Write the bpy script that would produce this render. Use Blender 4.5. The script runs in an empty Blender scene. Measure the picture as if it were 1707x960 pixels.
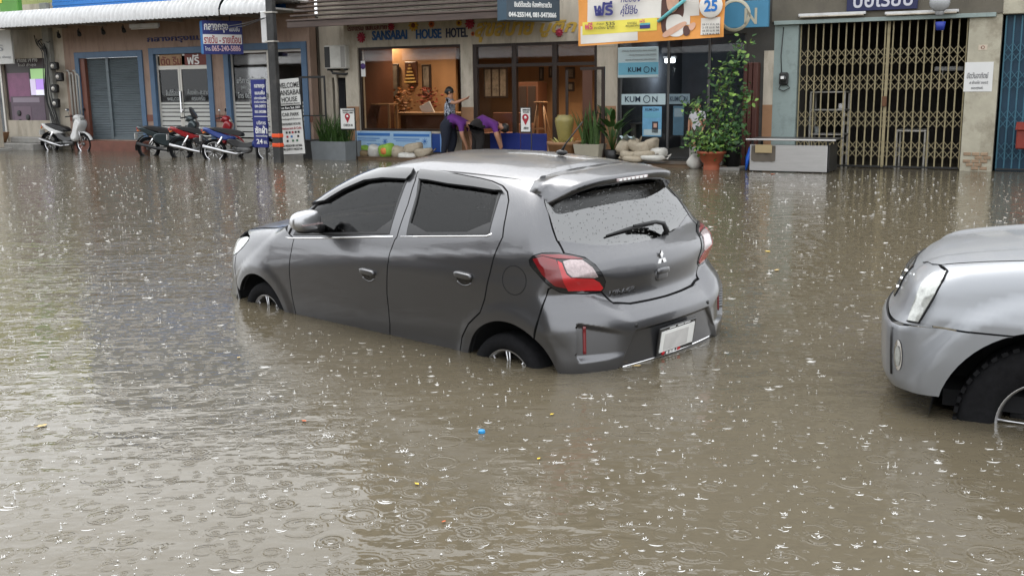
import bpy, bmesh, math, random
import numpy as np
from mathutils import Matrix, Vector
from mathutils.geometry import delaunay_2d_cdt
R = math.radians
random.seed(11); rng = np.random.default_rng(11)
scene = bpy.context.scene
COL = scene.collection

# ---------------------------------------------------------------- camera
F_PX, Y_HOR, ROLL, CAM_H = 1741.98, 144.716, .0126835, 1.55648      # in pixels of the 1707 x 960 photograph
PITCH = math.atan((480 - Y_HOR) / F_PX)
_c, _s = math.cos(ROLL), math.sin(ROLL)
CAMR = np.array([[_c, _s, 0], [-_s, _c, 0], [0, 0, 1]]) @ np.array(
    [[1, 0, 0], [0, -math.sin(PITCH), -math.cos(PITCH)], [0, math.cos(PITCH), -math.sin(PITCH)]])
CAMC = np.array([0, 0, CAM_H])
cd = bpy.data.cameras.new('camera'); cam = bpy.data.objects.new('camera', cd); COL.objects.link(cam)
m = Matrix.Identity(4)
for i in range(3):
    m[i][0], m[i][1], m[i][2], m[i][3] = CAMR[0, i], -CAMR[1, i], -CAMR[2, i], CAMC[i]
cam.matrix_world = m
cd.sensor_width = 36; cd.lens = F_PX / 1707 * 36; cd.clip_end = 2000; cd.clip_start = .05
scene.camera = cam

# ---------------------------------------------------------------- sky and sun (rain, overcast)
SUN_EL, SUN_AZ = R(62), R(-25)
w = bpy.data.worlds.new('World'); scene.world = w; w.use_nodes = True
nt = w.node_tree; bg = nt.nodes['Background']
sky = nt.nodes.new('ShaderNodeTexSky'); sky.sky_type = 'NISHITA'; sky.sun_disc = False
sky.sun_elevation = SUN_EL; sky.sun_rotation = SUN_AZ; sky.dust_density = 6; sky.air_density = 1.5
hs = nt.nodes.new('ShaderNodeHueSaturation'); hs.inputs['Saturation'].default_value = .14
mx = nt.nodes.new('ShaderNodeMix'); mx.data_type = 'RGBA'; mx.inputs[0].default_value = .7
nt.links.new(sky.outputs[0], hs.inputs['Color'])
nt.links.new(hs.outputs[0], mx.inputs[6]); mx.inputs[7].default_value = (9.6, 9.9, 10.2, 1)   # even cloud cover
nt.links.new(mx.outputs[2], bg.inputs[0]); bg.inputs[1].default_value = .142
sl = bpy.data.lights.new('sun', 'SUN'); sl.energy = .5; sl.angle = R(30); sl.color = (1, .97, .93)
so = bpy.data.objects.new('sun', sl); COL.objects.link(so)
so.rotation_euler = Vector((-math.sin(SUN_AZ) * math.cos(SUN_EL), -math.cos(SUN_AZ) * math.cos(SUN_EL), -math.sin(SUN_EL))).to_track_quat('-Z', 'Y').to_euler()
vs = scene.view_settings; vs.view_transform = 'Standard'; vs.look = 'None'; vs.gamma = 1; vs.exposure = .98
scene.cycles.use_denoising = True
scene.cycles.max_bounces = 8; scene.cycles.transparent_max_bounces = 12
scene.cycles.caustics_reflective = False; scene.cycles.caustics_refractive = False

# ---------------------------------------------------------------- helpers: materials
MATS = {}
def mat(name, col=(.5, .5, .5), rough=.6, metal=0., spec=.5, coat=0., trans=0., ior=1.45, emit=None, es=0., alpha=1.,
        var=0., vscale=4., bump=0., bscale=40., dirt=None, dscale=1.5, damt=.4, stretch=None, coat_rough=.03):
    """procedural material: base colour with two octaves of value variation, optional shaped dirt patches and fine relief"""
    if name in MATS: return MATS[name]
    M = bpy.data.materials.new(name); M.use_nodes = True; MATS[name] = M
    n = M.node_tree; b = n.nodes['Principled BSDF']; L = n.links.new
    b.inputs['Base Color'].default_value = (*col, 1); b.inputs['Roughness'].default_value = rough
    b.inputs['Metallic'].default_value = metal; b.inputs['Specular IOR Level'].default_value = spec
    b.inputs['Coat Weight'].default_value = coat; b.inputs['Coat Roughness'].default_value = coat_rough
    b.inputs['Transmission Weight'].default_value = trans; b.inputs['IOR'].default_value = ior
    b.inputs['Alpha'].default_value = alpha
    if emit: b.inputs['Emission Color'].default_value = (*emit, 1); b.inputs['Emission Strength'].default_value = es
    tc = None
    def coord():
        nonlocal tc
        if tc is None:
            t = n.nodes.new('ShaderNodeTexCoord'); mp = n.nodes.new('ShaderNodeMapping'); L(t.outputs['Object'], mp.inputs[0])
            if stretch: mp.inputs['Scale'].default_value = stretch
            tc = mp.outputs[0]
        return tc
    out = None
    if var > 0:
        nz = n.nodes.new('ShaderNodeTexNoise'); nz.inputs['Scale'].default_value = vscale; nz.inputs['Detail'].default_value = 6
        nz.inputs['Roughness'].default_value = .65
        L(coord(), nz.inputs['Vector'])
        mr = n.nodes.new('ShaderNodeMapRange'); L(nz.outputs[0], mr.inputs[0]); mr.inputs[1].default_value = .3; mr.inputs[2].default_value = .7
        mr.inputs[3].default_value = 1 - var; mr.inputs[4].default_value = 1 + var
        vm = n.nodes.new('ShaderNodeVectorMath'); vm.operation = 'SCALE'; vm.inputs[0].default_value = col; L(mr.outputs[0], vm.inputs['Scale'])
        out = vm.outputs[0]
    if dirt:
        nz = n.nodes.new('ShaderNodeTexNoise'); nz.inputs['Scale'].default_value = dscale; nz.inputs['Detail'].default_value = 8
        nz.inputs['Roughness'].default_value = .7; L(coord(), nz.inputs['Vector'])
        mr = n.nodes.new('ShaderNodeMapRange'); L(nz.outputs[0], mr.inputs[0]); mr.inputs[1].default_value = .5; mr.inputs[2].default_value = .68
        mr.inputs[4].default_value = damt
        mm = n.nodes.new('ShaderNodeMix'); mm.data_type = 'RGBA'; L(mr.outputs[0], mm.inputs[0])
        if out: L(out, mm.inputs[6])
        else: mm.inputs[6].default_value = (*col, 1)
        mm.inputs[7].default_value = (*dirt, 1); out = mm.outputs[2]
    if out: L(out, b.inputs['Base Color'])
    if bump > 0:
        nz = n.nodes.new('ShaderNodeTexNoise'); nz.inputs['Scale'].default_value = bscale; nz.inputs['Detail'].default_value = 4
        L(coord(), nz.inputs['Vector'])
        bp = n.nodes.new('ShaderNodeBump'); bp.inputs['Strength'].default_value = bump; bp.inputs['Distance'].default_value = .01
        L(nz.outputs[0], bp.inputs['Height']); L(bp.outputs[0], b.inputs['Normal'])
    return M

# ---------------------------------------------------------------- helpers: objects
def link(o, parent=None):
    COL.objects.link(o)
    if parent is not None: o.parent = parent
    return o
def tag(o, label=None, cat=None, group=None, kind=None):
    for k, v in (('label', label), ('category', cat), ('group', group), ('kind', kind)):
        if v: o[k] = v
    return o
def thing(name, label, cat, loc=(0, 0, 0), rz=0, group=None):
    o = bpy.data.objects.new(name, None); o.empty_display_size = .1; link(o)
    o.location = loc; o.rotation_euler = (0, 0, rz)
    return tag(o, label, cat, group)
def mesh_obj(name, V, Fs, m, parent=None, smooth=False):
    me = bpy.data.meshes.new(name); me.from_pydata([tuple(v) for v in V], [], [tuple(f) for f in Fs]); me.update()
    if smooth: me.polygons.foreach_set('use_smooth', [True] * len(me.polygons))
    for q in (m if isinstance(m, (list, tuple)) else [m]): me.materials.append(q)
    return link(bpy.data.objects.new(name, me), parent)
def dup(root, parent=None):
    c = root.copy(); COL.objects.link(c); c.parent = parent
    for ch in root.children: dup(ch, c)
    return c
class MB:
    """collects shapes; build() links them as one mesh"""
    def __init__(s): s.v = []; s.f = []; s.sm = []
    def add(s, V, Fs, smooth=False):
        o = len(s.v); s.v += [tuple(float(q) for q in p) for p in V]; s.f += [tuple(i + o for i in f) for f in Fs]; s.sm += [smooth] * len(Fs); return s
    def box(s, x0, x1, y0, y1, z0, z1, bev=0.):
        if x0 > x1: x0, x1 = x1, x0
        if y0 > y1: y0, y1 = y1, y0
        if z0 > z1: z0, z1 = z1, z0
        b = min(bev, (x1 - x0) * .45, (y1 - y0) * .45, (z1 - z0) * .45)
        if b <= 0:
            V = [(x, y, z) for z in (z0, z1) for (x, y) in ((x0, y0), (x1, y0), (x1, y1), (x0, y1))]
            return s.add(V, [(3, 2, 1, 0), (4, 5, 6, 7), (0, 1, 5, 4), (1, 2, 6, 5), (2, 3, 7, 6), (3, 0, 4, 7)])
        V = []; Fs = []
        for z, e in ((z0, b), (z0 + b, 0), (z1 - b, 0), (z1, b)):
            if e: V += [(x0 + b, y0 + b, z), (x1 - b, y0 + b, z), (x1 - b, y1 - b, z), (x0 + b, y1 - b, z)] * 1
            else: V += [(x0 + b, y0, z), (x1 - b, y0, z), (x1, y0 + b, z), (x1, y1 - b, z), (x1 - b, y1, z), (x0 + b, y1, z), (x0, y1 - b, z), (x0, y0 + b, z)]
        Fs = [(3, 2, 1, 0), (20, 21, 22, 23)]
        for k in range(8): Fs.append((4 + k, 4 + (k + 1) % 8, 12 + (k + 1) % 8, 12 + k))
        for k in range(4):
            a, c = 4 + 2 * k, 4 + 2 * k + 1; Fs.append((k, (k + 1) % 4, c, a)); Fs.append(((k + 1) % 4, 4 + (2 * k + 2) % 8, c))
            a, c = 12 + 2 * k, 12 + 2 * k + 1; Fs.append((a, c, 20 + (k + 1) % 4, 20 + k)); Fs.append((c, 12 + (2 * k + 2) % 8, 20 + (k + 1) % 4))
        return s.add(V, Fs)
    def tube(s, path, r, seg=8, smooth=True, cap=True):
        P = [Vector(p) for p in path]; n = len(P); rr = r if isinstance(r, (list, tuple)) else [r] * n
        V = []; Fs = []; up = None
        for i, p in enumerate(P):
            d = (P[min(i + 1, n - 1)] - P[max(i - 1, 0)]).normalized()
            if up is None: up = Vector((0, 0, 1)) if abs(d.z) < .9 else Vector((1, 0, 0))
            a = d.cross(up).normalized(); b = a.cross(d).normalized(); up = b
            for k in range(seg):
                t = 2 * math.pi * k / seg; V.append(p + a * math.cos(t) * rr[i] + b * math.sin(t) * rr[i])
        for i in range(n - 1):
            for k in range(seg):
                k2 = (k + 1) % seg; Fs.append((i * seg + k, i * seg + k2, (i + 1) * seg + k2, (i + 1) * seg + k))
        s.add(V, Fs, smooth)
        if cap: s.add(V[:seg], [tuple(range(seg))]); s.add(V[-seg:], [tuple(range(seg - 1, -1, -1))])
        return s
    def lathe(s, prof, seg=24, c=(0, 0, 0), axis='z', smooth=True, a0=0, a1=2 * math.pi):
        V = []; Fs = []; n = len(prof); full = abs(a1 - a0 - 2 * math.pi) < 1e-6; m_ = seg if full else seg + 1
        for k in range(m_):
            t = a0 + (a1 - a0) * k / seg; ct, st = math.cos(t), math.sin(t)
            for r, h in prof:
                if axis == 'z': V.append((c[0] + r * ct, c[1] + r * st, c[2] + h))
                elif axis == 'y': V.append((c[0] + r * ct, c[1] + h, c[2] + r * st))
                else: V.append((c[0] + h, c[1] + r * ct, c[2] + r * st))
        for k in range(seg):
            k2 = (k + 1) % m_
            for i in range(n - 1): Fs.append((k * n + i, k2 * n + i, k2 * n + i + 1, k * n + i + 1))
        return s.add(V, Fs, smooth)
    def prism(s, poly, y0, y1, plane='xz'):
        n = len(poly)
        def P(a, b, h): return (a, h, b) if plane == 'xz' else ((a, b, h) if plane == 'xy' else (h, a, b))
        V = [P(a, b, y0) for a, b in poly] + [P(a, b, y1) for a, b in poly]
        return s.add(V, [tuple(range(n)), tuple(range(2 * n - 1, n - 1, -1))] + [(i, (i + 1) % n, n + (i + 1) % n, n + i) for i in range(n)])
    def ell(s, c, r, seg=14, rings=8, e=1., rot=None):
        V = []; Fs = []
        sp = lambda q: math.copysign(abs(q) ** e, q)
        for i in range(rings + 1):
            ph = -math.pi / 2 + math.pi * i / rings
            for k in range(seg):
                t = 2 * math.pi * k / seg
                p = Vector((r[0] * sp(math.cos(ph)) * sp(math.cos(t)), r[1] * sp(math.cos(ph)) * sp(math.sin(t)), r[2] * sp(math.sin(ph))))
                if rot: p = rot @ p
                V.append(p + Vector(c))
        for i in range(rings):
            for k in range(seg):
                k2 = (k + 1) % seg; Fs.append((i * seg + k, i * seg + k2, (i + 1) * seg + k2, (i + 1) * seg + k))
        return s.add(V, Fs, True)
    def build(s, name, m, parent=None, loc=None, fixn=True):
        me = bpy.data.meshes.new(name); me.from_pydata(s.v, [], s.f)
        me.polygons.foreach_set('use_smooth', s.sm)
        for q in (m if isinstance(m, (list, tuple)) else [m]): me.materials.append(q)
        if fixn:
            bm = bmesh.new(); bm.from_mesh(me); bmesh.ops.remove_doubles(bm, verts=bm.verts, dist=1e-5); bmesh.ops.recalc_face_normals(bm, faces=bm.faces); bm.to_mesh(me); bm.free()
        me.update()
        o = link(bpy.data.objects.new(name, me), parent)
        if loc: o.location = loc
        return o

def text_obj(name, body, m, parent, loc, size, width=None, height=None, rot=(R(90), 0, 0), depth=.002, align='CENTER', shear=0., bold=0.):
    """flat lettering turned into a mesh; width/height stretch it to the size measured on the sign"""
    cu = bpy.data.curves.new(name, 'FONT'); cu.body = body; cu.size = size; cu.align_x = align; cu.align_y = 'CENTER'
    cu.extrude = depth; cu.shear = shear; cu.offset = bold * .32; cu.resolution_u = 3
    tmp = bpy.data.objects.new(name + '_tmp', cu)
    me = bpy.data.meshes.new_from_object(tmp)
    bpy.data.objects.remove(tmp); bpy.data.curves.remove(cu)
    co = np.empty(len(me.vertices) * 3); me.vertices.foreach_get('co', co); co = co.reshape(-1, 3)
    if len(co):
        lo, hi = co.min(0), co.max(0)
        if align == 'CENTER': co[:, 0] -= (lo[0] + hi[0]) / 2
        co[:, 1] -= (lo[1] + hi[1]) / 2
        if width: co[:, 0] *= width / max(hi[0] - lo[0], 1e-6)
        if height: co[:, 1] *= height / max(hi[1] - lo[1], 1e-6)
        me.vertices.foreach_set('co', co.ravel())
    me.materials.clear(); me.materials.append(m); me.update()
    o = link(bpy.data.objects.new(name, me), parent); o.location = loc; o.rotation_euler = rot
    return o

# ---------------------------------------------------------------- helpers: pixels to places
def pix_ray(u, v):
    d = CAMR.T @ np.array([(u - 853.5) / F_PX, (v - 480) / F_PX, 1.]); return d / np.linalg.norm(d)
def on_water(u, v, z=0.):
    d = pix_ray(u, v); return CAMC + d * (z - CAM_H) / d[2]
# ================================================================ bodywork tools: a smooth implicit body, panels cut from it
def pch(x, xs, ys):
    """monotone cubic through (xs, ys), straight beyond the ends"""
    xs = np.asarray(xs, float); ys = np.asarray(ys, float)
    h = np.diff(xs); d = np.diff(ys) / h; mm = np.empty(len(xs)); mm[0], mm[-1] = d[0], d[-1]
    for i in range(1, len(xs) - 1):
        mm[i] = 0 if d[i - 1] * d[i] <= 0 else (h[i - 1] + h[i]) * 3 / ((2 * h[i] + h[i - 1]) / d[i - 1] + (h[i] + 2 * h[i - 1]) / d[i])
    x = np.asarray(x, float); k = np.clip(np.searchsorted(xs, x) - 1, 0, len(h) - 1)
    t = (x - xs[k]) / h[k]; tc = np.clip(t, 0, 1)
    r = (2 * tc**3 - 3 * tc**2 + 1) * ys[k] + (tc**3 - 2 * tc**2 + tc) * h[k] * mm[k] + (-2 * tc**3 + 3 * tc**2) * ys[k + 1] + (tc**3 - tc**2) * h[k] * mm[k + 1]
    return r + np.where(t < 0, t * h[k] * mm[0], 0) + np.where(t > 1, (t - 1) * h[k] * mm[-1], 0)
def smax(a, b, k): return np.maximum(a, b) + np.maximum(k - np.abs(a - b), 0)**2 / (4 * k)
def smin(a, b, k): return -smax(-a, -b, k)
def sstep(a, b, x):
    t = np.clip((x - a) / (b - a), 0, 1); return t * t * (3 - 2 * t)
def march(f, O, D, t0, t1, n=48):
    """first crossing of f=0 along rays; a ray that only grazes the body gives the nearest body point"""
    O = np.atleast_2d(O).astype(float); D = np.atleast_2d(D).astype(float); N = len(D); O = np.broadcast_to(O, (N, 3))
    t = np.full(N, float(t0)); best = t.copy(); bf = np.full(N, 1e9)
    for _ in range(n):
        v = f(O + D * t[:, None]); a = np.abs(v); new = a < bf; bf = np.where(new, a, bf); best = np.where(new, t, best)
        if a.max() < 1e-5: break
        t = np.clip(t + v * .92, t0, t1)
    P = O + D * best[:, None]; miss = bf > 2e-4
    if miss.any():
        Q = P[miss]
        for _ in range(8): Q = Q - (f(Q)[:, None]) * grad(f, Q)
        P = P.copy(); P[miss] = Q
    return P, ~miss
def grad(f, P, e=.002):
    g = np.stack([f(P + np.eye(3)[i] * e) - f(P - np.eye(3)[i] * e) for i in range(3)], 1)
    return g / np.maximum(np.linalg.norm(g, axis=1, keepdims=True), 1e-9)
def inpoly(p, poly):
    x, y = p[:, 0], p[:, 1]; r = np.zeros(len(p), bool); n = len(poly)
    for i in range(n):
        x1, y1 = poly[i]; x2, y2 = poly[(i + 1) % n]
        c = ((y1 > y) != (y2 > y)) & (x < (x2 - x1) * (y - y1) / (y2 - y1 + 1e-15) + x1); r ^= c
    return r
def resamp(poly, res):
    out = []
    for i in range(len(poly)):
        a, b = np.asarray(poly[i], float), np.asarray(poly[(i + 1) % len(poly)], float); k = max(1, int(math.ceil(np.linalg.norm(b - a) / res)))
        out += [a + (b - a) * j / k for j in range(k)]
    return np.array(out)
def smooth_closed(P, it=1):
    P = np.asarray(P, float)
    for _ in range(it): P = np.stack([.75 * P + .25 * np.roll(P, -1, 0), .25 * P + .75 * np.roll(P, -1, 0)], 1).reshape(-1, P.shape[1])
    return P
def inset(poly, g):
    P = np.asarray(poly); a = np.roll(P, 1, 0); b = np.roll(P, -1, 0); t = b - a; t /= np.maximum(np.linalg.norm(t, axis=1, keepdims=True), 1e-9)
    nrm = np.stack([-t[:, 1], t[:, 0]], 1); area = .5 * np.sum(P[:, 0] * np.roll(P[:, 1], -1) - np.roll(P[:, 0], -1) * P[:, 1])
    return P + nrm * (g if area > 0 else -g)
class Space:
    """a way of laying the body surface out flat: cylinder about the x axis ('x'), or about a vertical axis ('z')"""
    def __init__(s, kind, c, r=.8, sgn=1): s.k = kind; s.c = c; s.r = r; s.sgn = sgn
    def fwd(s, P):
        P = np.atleast_2d(P)
        if s.k == 'x': return np.stack([P[:, 0], s.r * np.arctan2(P[:, 2] - s.c[1], P[:, 1] - s.c[0])], 1)
        return np.stack([s.r * np.arctan2(P[:, 1] - s.c[1], s.sgn * (P[:, 0] - s.c[0])), P[:, 2]], 1)
    def cast(s, f, Q):
        if s.k == 'x':
            th = Q[:, 1] / s.r; D = -np.stack([np.zeros(len(Q)), np.cos(th), np.sin(th)], 1); O = np.stack([Q[:, 0], np.full(len(Q), s.c[0]), np.full(len(Q), s.c[1])], 1)
        else:
            ph = Q[:, 0] / s.r; D = -np.stack([s.sgn * np.cos(ph), np.sin(ph), np.zeros(len(Q))], 1); O = np.stack([np.full(len(Q), s.c[0]), np.full(len(Q), s.c[1]), Q[:, 1]], 1)
        return march(f, O - D * 2.2, D, 0, 2.2)[0]
def panel(name, outline, f, sp, m, parent, holes=(), off=0., res=.03, flange=.012, gap=0., mirror=False, pre=None):
    """cut a piece of bodywork: outline and holes are 3D points (car frame), f the body; edges turn in by `flange`"""
    poly = resamp(sp.fwd(outline), res)
    if gap: poly = inset(poly, gap)
    hl = [inset(resamp(sp.fwd(h), res), -gap) if gap else resamp(sp.fwd(h), res) for h in holes]
    lo, hi = poly.min(0), poly.max(0)
    gx, gy = np.meshgrid(np.arange(lo[0], hi[0], res), np.arange(lo[1], hi[1], res * .87)); gx[1::2] += res / 2
    G = np.stack([gx.ravel(), gy.ravel()], 1); G = G[inpoly(G, inset(poly, res * .45))]
    for h in hl: G = G[~inpoly(G, inset(h, -res * .45))]
    vs = list(poly); ed = [(i, (i + 1) % len(poly)) for i in range(len(poly))]
    for h in hl:
        o = len(vs); vs += list(h); ed += [(o + i, o + (i + 1) % len(h)) for i in range(len(h))]
    vs += list(G)
    ov, oe, of, *_ = delaunay_2d_cdt([Vector((float(a), float(b))) for a, b in vs], ed, [], 0, 1e-6)
    Q = np.array([(v.x, v.y) for v in ov]); T = np.array([t for t in of if len(t) == 3])
    cen = Q[T].mean(1); keep = inpoly(cen, poly)
    for h in hl: keep &= ~inpoly(cen, h)
    T = T[keep]
    used = np.unique(T); mp = np.full(len(Q), -1); mp[used] = np.arange(len(used)); T = mp[T]; Q = Q[used]
    P = sp.cast(f, Q); N = grad(f, P); P = P + N * off
    if pre is not None: P = pre(P, N)
    fn = np.cross(P[T[:, 1]] - P[T[:, 0]], P[T[:, 2]] - P[T[:, 0]]); flip = np.sum(fn * N[T[:, 0]], 1) < 0
    T[flip] = T[flip][:, ::-1]
    cnt = {}
    for t in T:
        for i in range(3): cnt[(t[i], t[(i + 1) % 3])] = 1
    bd = [e for e in cnt if (e[1], e[0]) not in cnt]
    V = list(P); NN = list(N); Fs = [tuple(int(q) for q in t) for t in T]
    if flange:
        bi = sorted({int(i) for e in bd for i in e}); k = len(V); d1 = {}; d2 = {}
        for i in bi:
            d1[i] = len(V); V.append(P[i]); NN.append(N[i]); d2[i] = len(V); V.append(P[i] - N[i] * flange); NN.append(N[i])
        for a, b in bd: Fs.append((d1[int(b)], d1[int(a)], d2[int(a)], d2[int(b)]))
    V = np.array(V); NN = np.array(NN)
    if mirror: V = V * [1, -1, 1]; NN = NN * [1, -1, 1]; Fs = [f_[::-1] for f_ in Fs]
    o = mesh_obj(name, V, Fs, [m, M_GAP] if flange >= .012 else m, parent, True)
    if flange >= .012: o.data.polygons.foreach_set('material_index', [0 if len(f_) == 3 else 1 for f_ in Fs])  # turned-in edges coloured black, as painted shade in the shut lines
    o.data.normals_split_custom_set_from_vertices([tuple(n_) for n_ in NN])
    return o
def strip(name, pts, width, height, f, m, parent, mirror=False, closed=False):
    """a raised moulding along points on the body"""
    P = np.array(pts, float); N = grad(f, P); b = MB(); n = len(P); V = []; Fs = []
    for i in range(n):
        t = P[min(i + 1, n - 1)] - P[max(i - 1, 0)]; t /= np.linalg.norm(t); s_ = np.cross(N[i], t); s_ /= np.linalg.norm(s_)
        for a, h in ((-1, -.002), (-.8, 1), (.8, 1), (1, -.002)): V.append(P[i] + s_ * a * width / 2 + N[i] * (h * height if h > 0 else h))
    for i in range(n - 1):
        for k in range(3): Fs.append((i * 4 + k, i * 4 + k + 1, i * 4 + 5 + k, i * 4 + 4 + k))
    Fs += [(0, 1, 2, 3), (4 * n - 1, 4 * n - 2, 4 * n - 3, 4 * n - 4)]
    V = np.array(V)
    if mirror: V = V * [1, -1, 1]
    b.add(V, Fs, True); return b.build(name, m, parent)

# ================================================================ shared vehicle materials
def paint(name, col, metal=.75, rough=.34, drops=.75):
    M = mat(name, col, rough, metal, coat=.6, var=.05, vscale=900)
    n = M.node_tree; b = n.nodes['Principled BSDF']; L = n.links.new
    t = n.nodes.new('ShaderNodeTexCoord'); v = n.nodes.new('ShaderNodeTexVoronoi'); v.inputs['Scale'].default_value = 100; L(t.outputs['Object'], v.inputs[0])
    v2 = n.nodes.new('ShaderNodeTexNoise'); v2.inputs['Scale'].default_value = 14; L(t.outputs['Object'], v2.inputs[0])
    mr = n.nodes.new('ShaderNodeMapRange'); mr.interpolation_type = 'SMOOTHSTEP'; L(v.outputs['Distance'], mr.inputs[0]); mr.inputs[1].default_value = .42; mr.inputs[2].default_value = .08
    # rain lies as beads where the panel faces up
    g = n.nodes.new('ShaderNodeNewGeometry'); sx = n.nodes.new('ShaderNodeSeparateXYZ'); L(g.outputs['Normal'], sx.inputs[0])
    up = n.nodes.new('ShaderNodeMapRange'); L(sx.outputs[2], up.inputs[0]); up.inputs[1].default_value = .15; up.inputs[2].default_value = .7
    m1 = n.nodes.new('ShaderNodeMath'); m1.operation = 'MULTIPLY'; L(mr.outputs[0], m1.inputs[0]); L(up.outputs[0], m1.inputs[1])
    m2 = n.nodes.new('ShaderNodeMath'); m2.operation = 'MULTIPLY'; L(m1.outputs[0], m2.inputs[0]); L(v2.outputs[0], m2.inputs[1])
    bp = n.nodes.new('ShaderNodeBump'); bp.inputs['Strength'].default_value = drops; bp.inputs['Distance'].default_value = .004; L(m2.outputs[0], bp.inputs['Height'])
    L(bp.outputs[0], b.inputs['Coat Normal'])
    return M
M_PAINT = paint('graphite_paint', (.118, .118, .124), .78, .28)
M_SILVER = paint('silver_paint', (.27, .28, .297), .6, .46, .5)
M_GAP = mat('black_lining_gap_shade', (.008, .008, .009), .9)  # dark linings, and black standing in for shade in panel gaps
M_BLACKPL = mat('black_plastic', (.018, .018, .019), .42, bump=.05, bscale=400)
M_GLOSSBLK = mat('gloss_black', (.012, .012, .013), .08, coat=.5)
M_TYRE = mat('tyre_rubber', (.009, .009, .010), .85, spec=.15, var=.3, vscale=30, bump=.2, bscale=60)
M_ALLOY = mat('alloy', (.55, .55, .56), .28, .95)
M_CHROME = mat('chrome', (.82, .82, .83), .12, 1.)
M_WHITE = mat('white_print', (.75, .75, .74), .5)
M_BLACKPR = mat('black_print', (.02, .02, .02), .5)
M_RED = mat('red_lens', (.42, .008, .014), .12, coat=1.)
M_REDD = mat('deep_red_lens', (.16, .006, .01), .12, coat=1.)
M_CLEAR = mat('clear_lens', (.34, .27, .27), .18, .2, coat=1., var=.25, vscale=60)
M_LAMP = mat('headlamp_lens', (.36, .37, .35), .12, .25, coat=1., var=.35, vscale=30)
def tint_glass(name, amt, ior=1.5, beads=0.):
    M = bpy.data.materials.new(name); M.use_nodes = True; n = M.node_tree; n.nodes.clear(); L = n.links.new
    o = n.nodes.new('ShaderNodeOutputMaterial'); mx = n.nodes.new('ShaderNodeMixShader'); fr = n.nodes.new('ShaderNodeFresnel'); fr.inputs[0].default_value = ior
    tr = n.nodes.new('ShaderNodeBsdfTransparent'); tr.inputs[0].default_value = (*[amt] * 3, 1); gl = n.nodes.new('ShaderNodeBsdfGlossy'); gl.inputs['Roughness'].default_value = .02
    if beads:                                                              # rain beads on the pane
        t = n.nodes.new('ShaderNodeTexCoord'); v = n.nodes.new('ShaderNodeTexVoronoi'); v.inputs['Scale'].default_value = 62; L(t.outputs['Object'], v.inputs[0]); mr = n.nodes.new('ShaderNodeMapRange'); L(v.outputs['Distance'], mr.inputs[0]); mr.inputs[1].default_value = .30; mr.inputs[2].default_value = .05
        sc = n.nodes.new('ShaderNodeSeparateColor'); L(v.outputs['Color'], sc.inputs[0]); gt = n.nodes.new('ShaderNodeMath'); gt.operation = 'GREATER_THAN'; L(sc.outputs[0], gt.inputs[0]); gt.inputs[1].default_value = .55; mu = n.nodes.new('ShaderNodeMath'); mu.operation = 'MULTIPLY'; L(mr.outputs[0], mu.inputs[0]); L(gt.outputs[0], mu.inputs[1])
        bp = n.nodes.new('ShaderNodeBump'); bp.inputs['Strength'].default_value = beads; bp.inputs['Distance'].default_value = .004; L(mu.outputs[0], bp.inputs['Height']); L(bp.outputs[0], gl.inputs['Normal']); L(bp.outputs[0], fr.inputs['Normal'])
    L(fr.outputs[0], mx.inputs[0]); L(tr.outputs[0], mx.inputs[1]); L(gl.outputs[0], mx.inputs[2]); L(mx.outputs[0], o.inputs[0]); return M
M_TINT = tint_glass('tinted_car_glass', .06, 1.36, .5)
M_TINTR = tint_glass('tinted_rear_glass', .06, 2.7, .8)
M_SHOPGL = tint_glass('shop_glass', .88)

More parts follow.
